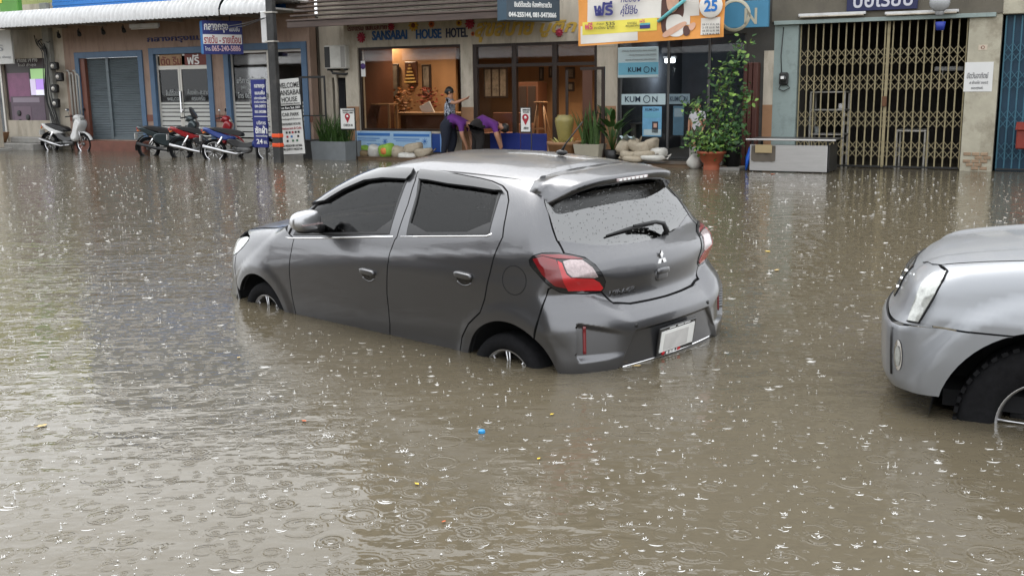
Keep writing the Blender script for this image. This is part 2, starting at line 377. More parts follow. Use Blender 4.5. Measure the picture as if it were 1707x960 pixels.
# ================================================================ the grey hatchback
CARX, CARY, CARZ = -.37335, 7.26913, -.392413
CAR_ROT = Matrix.Rotation(R(136.412), 4, 'Z') @ Matrix.Rotation(R(-.177168), 4, 'Y') @ Matrix.Rotation(R(-1.23448), 4, 'X')
car = thing('hatchback_car', 'dark grey hatchback car standing half under water in the flooded street', 'car', (CARX, CARY, CARZ))
car.rotation_euler = CAR_ROT.to_euler()
CR = np.array(CAR_ROT.to_3x3()); CO = CR.T @ (CAMC - np.array([CARX, CARY, CARZ]))
ZS = lambda x: .885 - .105 * np.clip(x, -1.75, 2.0)
def car_f(P, detail=True):
    x, y, z = P[:, 0], P[:, 1], P[:, 2]; ay = np.abs(y); zs = ZS(x); zb = zs + .135
    t = z - zs
    wlow = pch(t, [-.8, -.62, -.5, -.455, -.40, -.25, -.06, .012, .06, .135], [.745, .775, .792, .803, .815, .827, .8325, .826, .808, .782])
    u = (z - zb) / np.maximum(1.40 - zb, .05); wup = .782 - .207 * (.8 * u + .2 * u * u)
    wd = smin(wlow, wup, .012 + .05 * sstep(-1.05, -1.3, x))
    wd = wd - .16 * np.maximum(-x - .95, 0)**2 * sstep(.62, .9, z) - .22 * np.maximum(x - 1.1, 0)**2
    for ax, az, ar in ((1.262, .30, .345), (-1.262, .30, .36)):       # flared wheel arches
        r = np.hypot(x - ax, z - az); wd = wd + .009 * sstep(ar + .12, ar + .05, r)
    fs = (ay - wd) * .93
    zq = z - .075 * sstep(.36, .62, ay) * sstep(1.0, .86, z)
    xr = pch(zq, [.1, .3, .42, .6, .655, .70, .735, .768, .80, .90, .985, 1.03, 1.08, 1.2, 1.35, 1.45, 1.6],
             [-1.78, -1.835, -1.852, -1.852, -1.846, -1.815, -1.775, -1.739, -1.735, -1.742, -1.725, -1.675, -1.605, -1.515, -1.405, -1.335, -1.22])
    cr = pch(z, [.3, .65, .8, .95, 1.1, 1.5], [.16, .18, .26, .22, .17, .2])
    cr4 = .22 * sstep(.95, .7, z)
    fr = (xr + cr * y * y + cr4 * np.maximum(ay - .38, 0)**2 * 2.2 - x) * np.where(z > 1.0, .82, .97)
    ff = (x - (pch(z, [.1, .35, .5, .7, .8, .88, .95], [1.90, 1.985, 2.0, 1.99, 1.955, 1.90, 1.82]) - .27 * y * y - .25 * np.maximum(ay - .45, 0)**2)) * .96
    zh = pch(x, [0, .6, 1.0, 1.3, 1.57, 1.8, 1.93, 2.1], [1.04, 1.05, 1.035, 1.01, .97, .915, .865, .76])
    fh = (z - (zh - .11 * y * y - .05 * np.maximum(ay - .6, 0))) * .97
    lo = smax(smax(fs, ff, .13), smax(fr, fh, .05), .085)
    xw = pch(z, [.8, 1.0, 1.1, 1.2, 1.3, 1.4, 1.47, 1.55], [1.42, 1.13, .975, .81, .63, .405, .2, -.1])
    fw = (x - (xw - .19 * y * y)) * .55
    zr = pch(x, [-1.9, -1.5, -1.3, -.986, -.6, -.3, 0, .3, .5, .8], [1.44, 1.487, 1.512, 1.538, 1.553, 1.551, 1.533, 1.487, 1.43, 1.3])
    ft = (z - (zr - .29 * y * y)) * .97
    cab = smax(smax(fs, ft, .10), smax(fw, ft, .06), .05); cab = smax(cab, fr, .085)
    f = smin(lo, cab, .03)
    if detail:
        back = x < -1.5
        zt = .695 - .30 * np.maximum(.72 - ay, 0)
        sc = sstep(.727, .704, ay) * np.clip((ay - .40) / .32, 0, 1)**1.2 * sstep(.470, .505, z) * sstep(zt + .007, zt - .022, z)
        f = f + np.where(back, .042 * sc, 0)
        hw = .52 - (z - .36) * .62
        rc = sstep(hw + .008, hw - .014, ay) * sstep(.614, .596, z)
        f = f + np.where(back, .022 * rc, 0)
        # front: grille opening and lower intake as shallow hollows
        fr_ = x > 1.6
        f = f + np.where(fr_, .02 * sstep(.58, .55, ay) * sstep(.66, .65, z) * sstep(.40, .42, z), 0)
    return f
car_s = lambda P: car_f(P, False)
def pc(L, f=car_s, O=CO, Rm=CR, t0=3., t1=12., n=90):
    """pixels of the photograph to points on the body they show"""
    D = np.array([Rm.T @ pix_ray(u, v) for u, v in L]); P, ok = march(f, O, D, t0, t1, n)
    return P
SX = Space('x', (0, .9)); SR = Space('z', (-1.0, 0), .8, -1); SF = Space('z', (1.0, 0), .8, 1)
def A(*L): return np.array(L, float)
def arr(*parts): return np.concatenate([np.atleast_2d(p) for p in parts])
def sy(x, z):  # point on the left side at x, z
    P, _ = march(car_s, A((x, 1.2, z)), A((0, -1, 0)), 0, 1.1); return P[0]
def both(fn, mirror=True):
    fn(False)
    if mirror: fn(True)

doorA = [(490, 398), (485, 421.7), (483, 435), (483, 463), (486.7, 493), (492.5, 520)]
doorB = [(699, 281.7), (692, 302), (680, 341), (661.7, 395), (658, 400), (650, 421), (647.5, 435), (645, 469), (645, 490), (648, 517), (650, 540), (650, 559)]
doorR = [(838, 310), (846, 320), (848, 335), (843, 362), (838, 395), (829, 414), (821, 437.5), (808, 498), (800, 521), (781, 539.6), (770, 562.5), (767, 584)]
topF = [(508, 351), (550, 318), (587, 295.5), (620, 284.5), (655, 280.5)]
topR = [(740, 286.5), (775, 292.5), (800, 297), (820, 302)]
gA, gB, gR, gTF, gTR = pc(doorA), pc(doorB), pc(doorR), pc(topF), pc(topR)
bot = lambda x: sy(x, .30)
sail = pc([(483, 391)])
winF = pc([(489, 392), (512, 353.5), (552, 321.5), (588, 299), (622, 288.5), (655, 284.5), (689, 285.5), (676.7, 306), (649, 390), (560, 391)])
winR = pc([(703, 286.5), (740, 291.5), (775, 298), (800, 303), (820, 308), (834, 316), (835, 322), (815, 391), (678, 391), (695, 325)])
archR = pc([(910, 600), (897, 573), (883, 557), (863, 542), (843, 536), (827, 535), (810, 541), (797, 550), (787.5, 565), (784.5, 580)])
aR = lambda th, r=.362, cx=-1.262, cz=.297: sy(cx + r * math.cos(th), cz + r * math.sin(th))
arcRear = np.array([aR(R(a)) for a in np.linspace(178, 2, 61)])       # from the back of the arch over the top to its front
arcFront = np.array([aR(R(a), .348, 1.262, .292) for a in np.linspace(178, 2, 25)])
doorF_out = arr(sail, gTF, gB, bot(gB[-1][0]), bot(gA[-1][0]), gA[::-1])
doorR_out = arr(gB, bot(gB[-1][0]), bot(-.86), gR[::-1], gTR[::-1])
G_ = .0048
def make_doors(mi):
    d = panel('front_door', doorF_out, car_f, SX, M_PAINT, car, [winF], gap=G_, mirror=mi)
    panel('window_glass', winF, car_s, SX, M_TINT, d, off=-.008, flange=0, mirror=mi, gap=-.006)
    d2 = panel('rear_door', doorR_out, car_f, SX, M_PAINT, car, [winR], gap=G_, mirror=mi)
    panel('window_glass', winR, car_s, SX, M_TINT, d2, off=-.008, flange=0, mirror=mi, gap=-.006)
    for dd, wn, nm in ((d, winF, 0), (d2, winR, 1)):
        panel('window_seal', wn, car_s, SX, M_BLACKPL, dd, [smooth_closed(arr(SX.cast(car_s, inset(SX.fwd(wn), .016))), 1)], off=.0015, flange=.01, mirror=mi, res=.02)
    for dd, hx, hz in ((d, -.057, .800), (d2, -.945, .882)):
        cup = np.array([sy(hx + .066 * math.cos(t), hz + .046 * math.sin(t)) for t in np.linspace(math.pi, 2 * math.pi, 18)])
        panel('handle_cup_shade', arr(cup, sy(hx + .066, hz + .012), sy(hx - .066, hz + .012)), car_s, SX, M_GLOSSBLK, dd, off=.0012, flange=.002, res=.02, mirror=mi)  # flat black patch painted as the shade of the handle hollow
        strip('handle_cup_lip', cup[3:-3] - [0, 0, .002], .010, .004, car_s, M_PAINT, dd, mirror=mi)
        b = MB(); P = sy(hx, hz); b.ell((0, 0, 0), (.072, .016, .019), 22, 10, .5)
        o = b.build('door_handle', M_PAINT, dd); sg = -1 if mi else 1
        o.location = (P[0], sg * (P[1] + .010), P[2] + .014); o.rotation_euler = (sg * R(-14), R(-3), 0)
both(make_doors)
# side frame: A pillar, roof rail, C pillar and rear wing in one pressing
ditch = pc([(660, 271), (705, 270), (767, 273.5), (817, 279), (850, 285), (887, 293.4)])
def roofpt(x, y):
    P, _ = march(car_s, A((x, y, 2.)), A((0, 0, -1)), 0, 1.2); return P[0]
railA = np.array([roofpt(x, y) for x, y in ((.98, .665), (.85, .635), (.7, .60), (.55, .575), (.4, .55), (.25, .53), (.1, .52))])
ditch = np.array([roofpt(x, y) for x, y in ((-.05, .515), (-.3, .515), (-.6, .515), (-.9, .512), (-1.1, .505), (-1.235, .497))])
hatchL = pc([(901, 300), (907, 320), (909, 338), (916, 356), (930, 401), (941, 423)])
lampO = pc([(942.5, 423.7), (920, 421.5), (903, 422.5), (888, 427.5), (882, 434), (884, 442), (898, 458), (920, 479), (933, 486.5), (950, 489), (985, 489), (1003, 486.7), (1008, 479), (1009, 470), (1003, 456), (992, 442), (975, 430)])
bumpgap = pc([(914, 482), (905, 508), (897, 533), (889, 552)]); bumpgap[-1] = arcRear[np.argmin(np.abs(arcRear[:, 0] - bumpgap[-1][0]))]
frame_out = arr(sail + [[.03, 0, -.01]], railA, ditch, hatchL, lampO[1:8], bumpgap,
                np.array([p for p in arcRear if p[0] > bumpgap[-1][0] + .002]), bot(-.875), gR[::-1], gTR[::-1], gB[:1], gTF[::-1])
def make_frame(mi):
    p = panel('rear_wing', frame_out, car_f, SX, M_PAINT, car, gap=G_, mirror=mi, res=.028)
    # fuel flap ring
    if not mi:
        c = pc([(857, 467)])[0]; ring = np.array([sy(c[0] + .082 * math.cos(a), c[2] + .082 * math.sin(a)) for a in np.linspace(0, 2 * math.pi, 41)])
        strip('fuel_flap_edge', ring, .006, .0012, car_s, M_GAP, p)
both(make_frame)
# front wing
hoodgap = np.array([roofpt(x, y) for x, y in ((1.02, .69), (1.2, .675), (1.4, .655), (1.55, .635), (1.66, .60))])
headO = pc([(386, 427), (389, 412), (394, 400), (404, 395.5), (416, 394.5), (414, 401), (405, 412), (394, 423)])
def fpt(ph, z): return SF.cast(car_s, A((ph, z)))[0]
fw_out = arr(sail, gA, bot(gA[-1][0]), arcFront[arcFront[:, 0] < 1.575], sy(1.60, .50), sy(1.655, .60), headO[-1], headO[-2], headO[-3], headO[4], hoodgap[::-1] if False else hoodgap[::-1])
def make_fw(mi): panel('front_wing', fw_out, car_f, SX, M_PAINT, car, gap=G_, mirror=mi)
both(make_fw)
# bonnet, windscreen, roof
def mirr(P): return P * [1, -1, 1]
hood_out = arr(hoodgap, np.array([roofpt(x, y) for x, y in ((1.76, .5), (1.84, .35), (1.88, .15), (1.88, -.15), (1.84, -.35), (1.76, -.5))]), mirr(hoodgap[::-1]), np.array([roofpt(x, y) for x, y in ((1.08, -.4), (1.10, 0), (1.08, .4))]))
panel('bonnet', hood_out, car_f, SX, M_PAINT, car, gap=G_)
wsL = np.array([roofpt(x, y) for x, y in ((.97, .64), (.82, .61), (.66, .575), (.5, .55), (.36, .525))])
ws_out = arr(wsL, np.array([roofpt(x, y) for x, y in ((.34, .3), (.36, 0), (.34, -.3))]), mirr(wsL[::-1]), np.array([roofpt(x, y) for x, y in ((1.02, -.4), (1.04, 0), (1.02, .4))]))
panel('windscreen', ws_out, car_s, SX, M_TINT, car, gap=.002, off=-.003)
spg = lambda y: -1.285 + .30 * y * y
roof_out = arr(np.array([roofpt(x, .512) for x in (.30, 0, -.3, -.6, -.9, -1.1, -1.2)]) - [0, .004, 0], np.array([roofpt(spg(y), y) for y in (.49, .3, .1, -.1, -.3, -.49)]), mirr(np.array([roofpt(x, .508) for x in (-1.2, -1.1, -.9, -.6, -.3, 0, .30)])), np.array([roofpt(.325, -.3), roofpt(.335, 0), roofpt(.325, .3)]))
rf = panel('roof', roof_out, car_f, SX, M_PAINT, car, gap=.004)
for s_ in (1, -1):
    strip('roof_ditch_trim', np.array([roofpt(x, .513 * 1) for x in np.linspace(.3, -1.2, 24)]) - [0, 0, .004], .012, .003, car_s, M_BLACKPL, rf, mirror=s_ < 0)
# tailgate, rear glass
hbot = pc([(1003, 487), (1012, 497), (1022, 505)]); hb2 = np.array([SR.cast(car_s, A((.8 * math.atan2(y, .72), z)))[0] for y, z in ((.3, .742), (.15, .738), (0, .736))])
hl_half = arr(hatchL[2:], lampO[-1:], lampO[-2:-5:-1], hbot, hb2)
glassL = pc([(908, 325), (911, 341), (919, 362), (931, 400)])
glb = np.array([SR.cast(car_s, A((.8 * math.atan2(y, .6), z)))[0] for y, z in ((.45, 1.083), (.3, 1.068), (.15, 1.06), (0, 1.057))])
gl_half = arr(glassL, glb)
gtop = np.array([SR.cast(car_s, A((.8 * math.atan2(y, .4), z)))[0] for y, z in ((.4, 1.40), (.2, 1.425), (0, 1.43))])
glass_out = arr(gtop[::-1], gl_half, mirr(gl_half[-2::-1]), mirr(gtop[:2]))
htop = np.array([SR.cast(car_s, A((.8 * math.atan2(y, .35), z)))[0] for y, z in ((.45, 1.43), (.2, 1.455), (0, 1.46))])
hatch_half = arr(hatchL[1:], lampO[-1:], lampO[-2:-5:-1], hbot, hb2)
hatch_out = arr(htop[::-1], hatch_half, mirr(hatch_half[-2::-1]), mirr(htop[:2]))
hatch = panel('tailgate', hatch_out, car_f, SR, M_PAINT, car, [glass_out], gap=G_, res=.025)
panel('rear_window', glass_out, car_s, SR, M_TINTR, hatch, gap=-.004, off=-.002, flange=0)
# rear bumper
bt_half = arr(bumpgap[::-1], lampO[7:12], hbot, hb2)
bl = [SR.cast(car_s, A((q, .30)))[0] for q in np.linspace(0, SR.fwd(aR(R(176)))[0][0], 14)]
arc_b = np.array([p for p in arcRear if p[0] < bumpgap[-1][0] - .002])
bump_half = arr(arc_b, bt_half)
bump_out = arr(bump_half, mirr(bump_half[-2::-1]), mirr(np.array(bl[::-1])), np.array(bl[1:]))
rb = panel('rear_bumper', bump_out, car_f, SR, M_PAINT, car, gap=G_, res=.0095)
for mi in (False, True):
    s_ = -1 if mi else 1
    rfl = np.array([SR.cast(car_f, A((.8 * math.atan2(.695, .735), z)))[0] for z in np.linspace(.515, .672, 9)])
    strip('reflector', rfl, .020, .010, car_f, M_REDD, rb, mirror=mi)
    sp_ = SR.cast(car_f, A((.8 * math.atan2(.368, .843), .638)))[0]; b = MB(); b.lathe([(0, .004), (.011, .004), (.012, 0), (.012, -.01)], 14, axis='x')
    o = b.build('parking_sensor', M_BLACKPL, rb); o.location = sp_ * [1, s_, 1] - [.001, 0, 0]; o.rotation_euler = (0, 0, R(180) - s_ * R(14))
lipz = np.array([SR.cast(car_f, A((.8 * math.atan2(y, .84), .408)))[0] for y in np.linspace(.47, -.47, 24)])
strip('bumper_lip', lipz, .010, .004, car_f, M_CHROME, rb)
# front bumper and lights (face away from the photograph)
fb_top = arr(sy(1.60, .50), sy(1.655, .60), headO[-1], headO[0], np.array([SF.cast(car_s, A((.8 * math.atan2(y, .92), z)))[0] for y, z in ((.55, .66), (.4, .70), (.2, .73), (0, .74))]))
fl = np.array([SF.cast(car_s, A((q, .26)))[0] for q in np.linspace(0, SF.fwd(sy(1.575, .40))[0][0], 12)])
fb_half = arr(fl, sy(1.575, .40), fb_top)
panel('front_bumper', arr(fb_half, mirr(fb_half[-2:0:-1])), car_f, SF, M_PAINT, car, gap=G_)
gr = arr(np.array([SF.cast(car_s, A((.8 * math.atan2(y, .9), z)))[0] for y, z in ((.55, .67), (.4, .71), (.2, .74), (0, .75))]))
gr2 = np.array([SF.cast(car_s, A((.8 * math.atan2(y, .9), z)))[0] for y, z in ((.6, .74), (.4, .80), (.2, .83), (0, .84))])
panel('grille', arr(gr, mirr(gr[-2::-1]), mirr(gr2), gr2[-2::-1]), car_s, SF, M_GLOSSBLK, car, gap=.004)
def make_lights(mi):
    h = panel('headlight', smooth_closed(headO, 1), car_s, SF, M_LAMP, car, off=.002, mirror=mi, res=.02)
    b = MB(); c = headO.mean(0); n = grad(car_s, c[None])[0]
    lo = smooth_closed(lampO, 2)
    t = panel('tail_light', lo, car_s, SR, M_GLOSSBLK, car, off=.004, mirror=mi, res=.018)
    red = pc([(889, 432), (905, 428), (926, 434), (932, 446), (939, 470), (946, 480), (925, 476), (905, 458)])
    panel('red_lens', red, car_s, SR, M_REDD, t, off=.008, mirror=mi, res=.015, flange=.004)
    bar = pc([(929, 436), (936, 440), (944, 458), (951, 463), (988, 464), (998, 470), (1004, 479), (1000, 484), (946, 484), (939, 470), (933, 450)])
    panel('red_light_bar', bar, car_s, SR, M_RED, t, off=.010, mirror=mi, res=.012, flange=.005)
    cl = pc([(938, 437), (950, 434), (970, 435), (986, 446), (996, 461), (990, 462.5), (953, 462), (945, 455)])
    panel('clear_lens', cl, car_s, SR, M_CLEAR, t, off=.009, mirror=mi, res=.014, flange=.005)
    top = pc([(893, 428), (903, 425), (930, 425.5), (955, 428.5), (972, 433), (950, 432.5), (925, 431.5), (905, 427)])
    panel('lamp_top_lens', top, car_s, SR, M_REDD, t, off=.008, mirror=mi, res=.012, flange=.003)
both(make_lights)
# black underlay standing in for shade in the shut lines; wheel housings
def uncut(o): return o
side_all = arr(railA[0] , railA[1:], ditch, hatchL, lampO[1:8], bumpgap, np.array([p for p in arcRear if p[0] > bumpgap[-1][0] + .002]), bot(-.88), bot(0.), bot(.9), arcFront[arcFront[:, 0] < 1.575], sy(1.60, .50), headO[-1], headO[4], hoodgap[::-1])
for mi in (False, True): panel('inner_shell', side_all, car_s, SX, M_GAP, car, [winF, winR], off=-.034, flange=0, res=.05, mirror=mi)
panel('inner_tail', arr(hatch_half, mirr(hatch_half[::-1])), car_s, SR, M_GAP, car, [glass_out], off=-.03, flange=0, res=.05, gap=-.02)
panel('inner_nose', arr(gr2[:1], gr2, mirr(gr2[::-1]), mirr(fl[::-1]), fl), car_s, SF, M_GAP, car, off=-.03, flange=0, res=.06)
for nm, ax in (('front', 1.262), ('rear', -1.262)):
    for s_ in (1, -1):
        b = MB(); b.lathe([(.385, 0), (.385, .42), (0, .42)], 24, (ax, 0, .30), 'y')
        V = np.array(b.v); V[:, 1] = s_ * (.785 - V[:, 1]); b.v = [tuple(v) for v in V]; b.build('wheel_housing', M_GAP, car)
# floor and cabin
b = MB(); b.box(-1.5, 1.5, -.68, .68, .28, .32); b.box(-1.65, 1.85, -.40, .40, .30, .34); b.build('floor_pan', M_GAP, car)
M_SEAT = mat('seat_cloth', (.035, .035, .038), .9)
for (sx, syy) in ((.15, .36), (.15, -.36), (-.75, .36), (-.75, -.36)):
    b = MB(); b.box(sx - .25, sx + .28, syy - .24, syy + .24, .62, .78, .06); bk = MB(); bk.box(-.08, .08, -.24, .24, 0, .58, .06); hr = MB(); hr.box(-.05, .05, -.13, .13, .60, .76, .04)
    s0 = b.build('seat', M_SEAT, car); k = bk.build('backrest', M_SEAT, s0); k.location = (sx - .27, syy, .72); k.rotation_euler = (0, R(-16), 0); k2 = hr.build('headrest', M_SEAT, s0); k2.location = (sx - .27, syy, .72); k2.rotation_euler = (0, R(-16), 0)
b = MB(); b.box(.75, 1.15, -.66, .66, .78, .98, .06); b.build('dashboard', M_SEAT, car)
b = MB(); b.lathe([(.17, -.012), (.185, 0), (.17, .012), (.155, 0), (.17, -.012)], 24, axis='x'); o = b.build('steering_wheel', M_SEAT, car); o.location = (.62, -.36, .98); o.rotation_euler = (0, R(25), 0)
# belt mouldings
beltpx = [(477, 395.5), (482, 397), (500, 397.3), (540, 397), (600, 395.8), (655, 394.5)]
beltF = pc(beltpx); beltR = pc([(668, 394.5), (700, 394.2), (760, 394), (812, 393.6), (820, 390)])
for mi in (False, True):
    strip('belt_moulding', beltF, .009, .004, car_s, M_CHROME, car, mirror=mi); strip('belt_moulding', beltR, .009, .004, car_s, M_CHROME, car, mirror=mi)
# rain visors over the door windows
M_SMOKE = mat('smoked_acrylic', (.03, .03, .032), .12, coat=.6)
visF = pc([(522, 343), (552, 320), (588, 297.5), (622, 287), (655, 283.5), (692, 284.5), (688, 293), (680, 301), (640, 299), (610, 303), (575, 318), (545, 336)])
visR = pc([(703, 286), (740, 290.5), (775, 297), (800, 302), (820, 307), (835, 315), (839, 320.5), (826, 320), (790, 314), (750, 309), (715, 302.5), (700, 301), (698, 296)])
for mi in (False, True):
    for vv in (visF, visR): panel('rain_visor', vv, car_s, SX, M_SMOKE, car, off=.022, flange=.02, res=.02, mirror=mi)
# spoiler
def spoiler():
    top = []; ys = np.linspace(-1, 1, 41); V = []; Fs = []
    for q in ys:
        a = abs(q); y = .575 * q
        ya = abs(y)
        xe = pch(A(ya), [0, .25, .40, .47, .53, .575], [-1.535, -1.528, -1.512, -1.485, -1.42, -1.345])[0]
        ze = pch(A(ya), [0, .25, .40, .47, .53, .575], [1.437, 1.434, 1.420, 1.400, 1.355, 1.312])[0]
        x0 = spg(y) if ya < .49 else spg(.49) - (ya - .49) * .25
        if ya < .495: p0 = roofpt(x0, y); z0 = p0[2] + .002
        else: P0 = SX.cast(car_s, A((x0, .8 * math.atan2(1.46 - (ya - .495) * 1.1 - .9, ya))))[0]; z0 = P0[2] + .003
        yy = y
        zm = z0 + (ze - z0) * .5 + .012
        V += [(x0 + .0, yy, z0), (x0 - .09, yy, z0 + (ze - z0) * .24 + .010), ((x0 + xe) / 2, yy, zm), (xe + .02, yy, ze + .010), (xe, yy, ze), (xe + .004, yy, ze - .022), (xe + .09, yy, ze - .035), (x0 - .06, yy, z0 - .05)]
    n = 8
    for i in range(40):
        for k in range(n): Fs.append((i * n + k, i * n + (k + 1) % n, (i + 1) * n + (k + 1) % n, (i + 1) * n + k))
    Fs += [tuple(range(n)), tuple(range(40 * n + n - 1, 40 * n - 1, -1))]
    b = MB(); b.add(V, Fs, True); o = b.build('spoiler', M_PAINT, car)
    u = MB(); V = []; Fs = []
    for i, q in enumerate(np.linspace(-1, 1, 31)):
        y = .56 * q; ya = abs(y)
        xe = pch(A(ya), [0, .25, .40, .47, .53, .575], [-1.535, -1.528, -1.512, -1.485, -1.42, -1.345])[0]; ze = pch(A(ya), [0, .25, .40, .47, .53, .575], [1.437, 1.434, 1.420, 1.400, 1.355, 1.312])[0]
        V += [(xe + .002, y, ze - .004), (xe + .0, y, ze - .036), (xe + .12, y, ze - .062)]
    for i in range(30):
        for k in range(2): Fs.append((i * 3 + k, i * 3 + k + 1, i * 3 + 4 + k, i * 3 + 3 + k))
    u.add(V, Fs, True); u.build('spoiler_underside', M_GLOSSBLK, o, fixn=False)
    l = MB(); l.box(-1.540, -1.52, -.15, .15, 1.406, 1.424, .004); bl_ = l.build('brake_light', M_CLEAR, o)
    for k in range(7): q = MB(); q.box(-1.543, -1.538, -.13 + k * .04, -.105 + k * .04, 1.409, 1.421); q.build('led', M_WHITE, bl_)
spoiler()
# badges, handle, plate, wiper, aerial, mirrors
def rear_at(y, z, off=0.):
    P = SR.cast(car_f, A((.8 * math.atan2(y, .74), z))); n = grad(car_f, P); return (P + n * off)[0], n[0]
P, n = rear_at(0, .955, .004)
em = MB()
for k in range(3):
    a = R(90 + 120 * k); ca, sa = math.cos(a), math.sin(a); L_ = .047; w_ = .0155
    pts = [(0, 0), (L_ * .55 * ca - w_ * sa, L_ * .55 * sa + w_ * ca), (L_ * 1.05 * ca, L_ * 1.05 * sa), (L_ * .55 * ca + w_ * sa, L_ * .55 * sa - w_ * ca)]
    em.prism([(q[0], q[1]) for q in pts], -.004, .004, 'yz')
e = em.build('emblem', M_CHROME, hatch); e.location = P; e.rotation_euler = (0, R(4), 0)
P, n = rear_at(0, .873, .0)
hb_ = MB(); hb_.ell((0, 0, 0), (.010, .062, .040), 20, 10, .55); o = hb_.build('handle_recess', M_PAINT, hatch); o.location = P + [.004, 0, -.008]
hb_ = MB(); hb_.ell((0, 0, 0), (.016, .058, .019), 20, 10, .55); o = hb_.build('tailgate_handle', M_PAINT, hatch); o.location = P + [-.008, 0, .014]
P, n = rear_at(.345, .812, .003)
text_obj('model_lettering', 'MIRAGE', M_CHROME, hatch, P, .05, .20, .030, rot=(R(90), 0, R(-90 - 11)), depth=.0015, shear=.2)
PL = MB(); PL.box(-.006, .006, -.185, .185, -.088, .088, .004)
pl = PL.build('licence_plate', M_GLOSSBLK, rb); pl.location = (-1.852, 0, .498); pl.rotation_euler = (0, R(-9), 0)
q = MB(); q.box(-.010, -.0062, -.168, .168, -.062, .066); q.build('plate_face', mat('plate_white', (.80, .80, .78), .45), pl)
q = MB(); q.box(-.0120, -.0102, -.105, .135, -.052, .050); q.build('plate_centre', mat('plate_grey', (.60, .59, .58), .5, var=.12, vscale=9), pl)
q = MB()
for k, x_ in enumerate((-.02, .02, .05, .085)): q.box(-.0085, -.0061, x_ - .011, x_ + .011, -.083, -.067)
q.build('frame_lettering', M_WHITE, pl)
q = MB(); q.lathe([(0, -.0105), (.013, -.0105), (.013, -.006)], 14, (0, .125, -.072), 'x'); q.build('frame_emblem', mat('red_print', (.55, .02, .03), .5), pl); q = MB(); q.box(-.0092, -.0061, -.045, -.015, -.084, -.066); q.build('frame_mark', MATS['red_print'], pl)
q = MB(); [q.box(-.0075, -.0061, y_ - .03, y_ + .03, .074, .080) for y_ in (.06, -.02, -.09)]; q.build('frame_lettering', M_WHITE, pl)
wp = pc([(1110, 392), (1098, 380), (1085, 377), (1050, 382), (1009, 394.5)]); wn = grad(car_s, wp)
q = MB(); q.tube([wp[0] + wn[0] * .02, wp[1] + wn[1] * .045, wp[2] + wn[2] * .045, wp[3] + wn[3] * .035], [.017, .015, .012, .008], 8); q.lathe([(0, .02), (.022, .016), (.026, 0)], 14, (0, 0, 0), 'x')
q.v = [tuple(np.array(v) + (wp[0] + wn[0] * .004 if i >= len(q.v) - 42 else 0)) for i, v in enumerate(q.v)]
wa = q.build('rear_wiper', M_BLACKPL, hatch)
q = MB(); q.tube([wp[2] + wn[2] * .022, wp[3] + wn[3] * .012, wp[4] + wn[4] * .010], [.006, .011, .005], 6); q.build('wiper_blade', M_BLACKPL, wa)
q = MB(); q.ell((-.986, 0, 1.545), (.045, .022, .018), 14, 8); q.tube([(-.985, 0, 1.555), (-1.02, 0, 1.60), (-1.155, 0, 1.735)], [.010, .005, .0035], 8); q.build('aerial', M_BLACKPL, rf)
def make_mirror(mi):
    s_ = -1 if mi else 1
    d = Rm_c = CR.T @ pix_ray(508, 369); t = (.915 - CO[1]) / d[1]; c = CO + d * t
    b = MB(); b.ell((0, 0, 0), (.068, .115, .070), 24, 14, .72)
    V = np.array(b.v); V[:, 1] *= np.where(V[:, 0] > 0, .9, 1); V[:, 2] *= 1 - .18 * np.clip(V[:, 1] / .115, -1, 1) * .9; b.v = [tuple(v) for v in V]
    o = b.build('door_mirror', paint('mirror_paint', (.40, .40, .41), .8, .3), car); o.location = c * [1, s_, 1]
    if mi: o.scale = (1, -1, 1)
    q = MB(); q.box(-.0705, -.060, -.095, .07, -.022, -.012); q.build('turn_signal', M_CLEAR, o)
    q = MB(); q.ell((.0, -.02, -.055), (.055, .085, .028), 16, 8, .8); q.build('mirror_base', M_BLACKPL, o)
    q = MB(); q.tube([(.01, -.06, -.055), (.04, -.165, -.075)], [.03, .035], 8); q.build('mirror_arm', M_BLACKPL, o)
both(make_mirror)
# wheels
def wheel(name, parent, x, y, zc, r, rim, wd, sgn, nsp, twin=True, steer=0.):
    w_ = bpy.data.objects.new(name, None); link(w_, parent); w_.location = (x, y, zc); w_.rotation_euler = (0, 0, steer)
    b = MB(); h = wd / 2
    b.lathe([(rim, -h * .8), (rim + .02, -h), (r - .03, -h), (r - .008, -h * .86), (r, -h * .6), (r, h * .6), (r - .008, h * .86), (r - .03, h), (rim + .02, h), (rim, h * .8)], 56, axis='y'); b.build('tyre', M_TYRE, w_)
    b = MB(); o_ = h * .78 * sgn
    b.lathe([(rim + .006, o_ * .9), (rim + .008, o_), (rim - .008, o_ * 1.02), (rim - .02, o_ * .6), (rim - .03, -o_ * .9)], 56, axis='y'); b.build('rim', M_ALLOY, w_)
    for k in range(nsp):
        for da in ((-.07, .07) if twin else (0,)):
            a = 2 * math.pi * k / nsp + da; b = MB(); ca, sa = math.cos(a), math.sin(a)
            b.tube([(.035 * ca, o_ * .72, .035 * sa), (rim * .6 * ca, o_ * .8, rim * .6 * sa), ((rim - .006) * ca, o_ * .9, (rim - .006) * sa)], [.009, .0045, .006], 6)
            b.build('spoke', M_ALLOY, w_)
    b = MB(); b.lathe([(0, o_ * .9), (.03, o_ * .88), (.04, o_ * .7), (.04, 0)], 20, axis='y'); b.build('hub_cap', M_ALLOY, w_)
    b = MB(); b.lathe([(0, -o_ * .2), (rim * .72, -o_ * .2), (rim * .72, -o_ * .5)], 28, axis='y'); b.build('brake_disc', M_BLACKPL, w_)
    return w_
for wx in (1.225, -1.225):
    for s_ in (1, -1): wheel('wheel', car, wx, s_ * .715, .287, .287, .196, .175, s_, 8, True, 0)
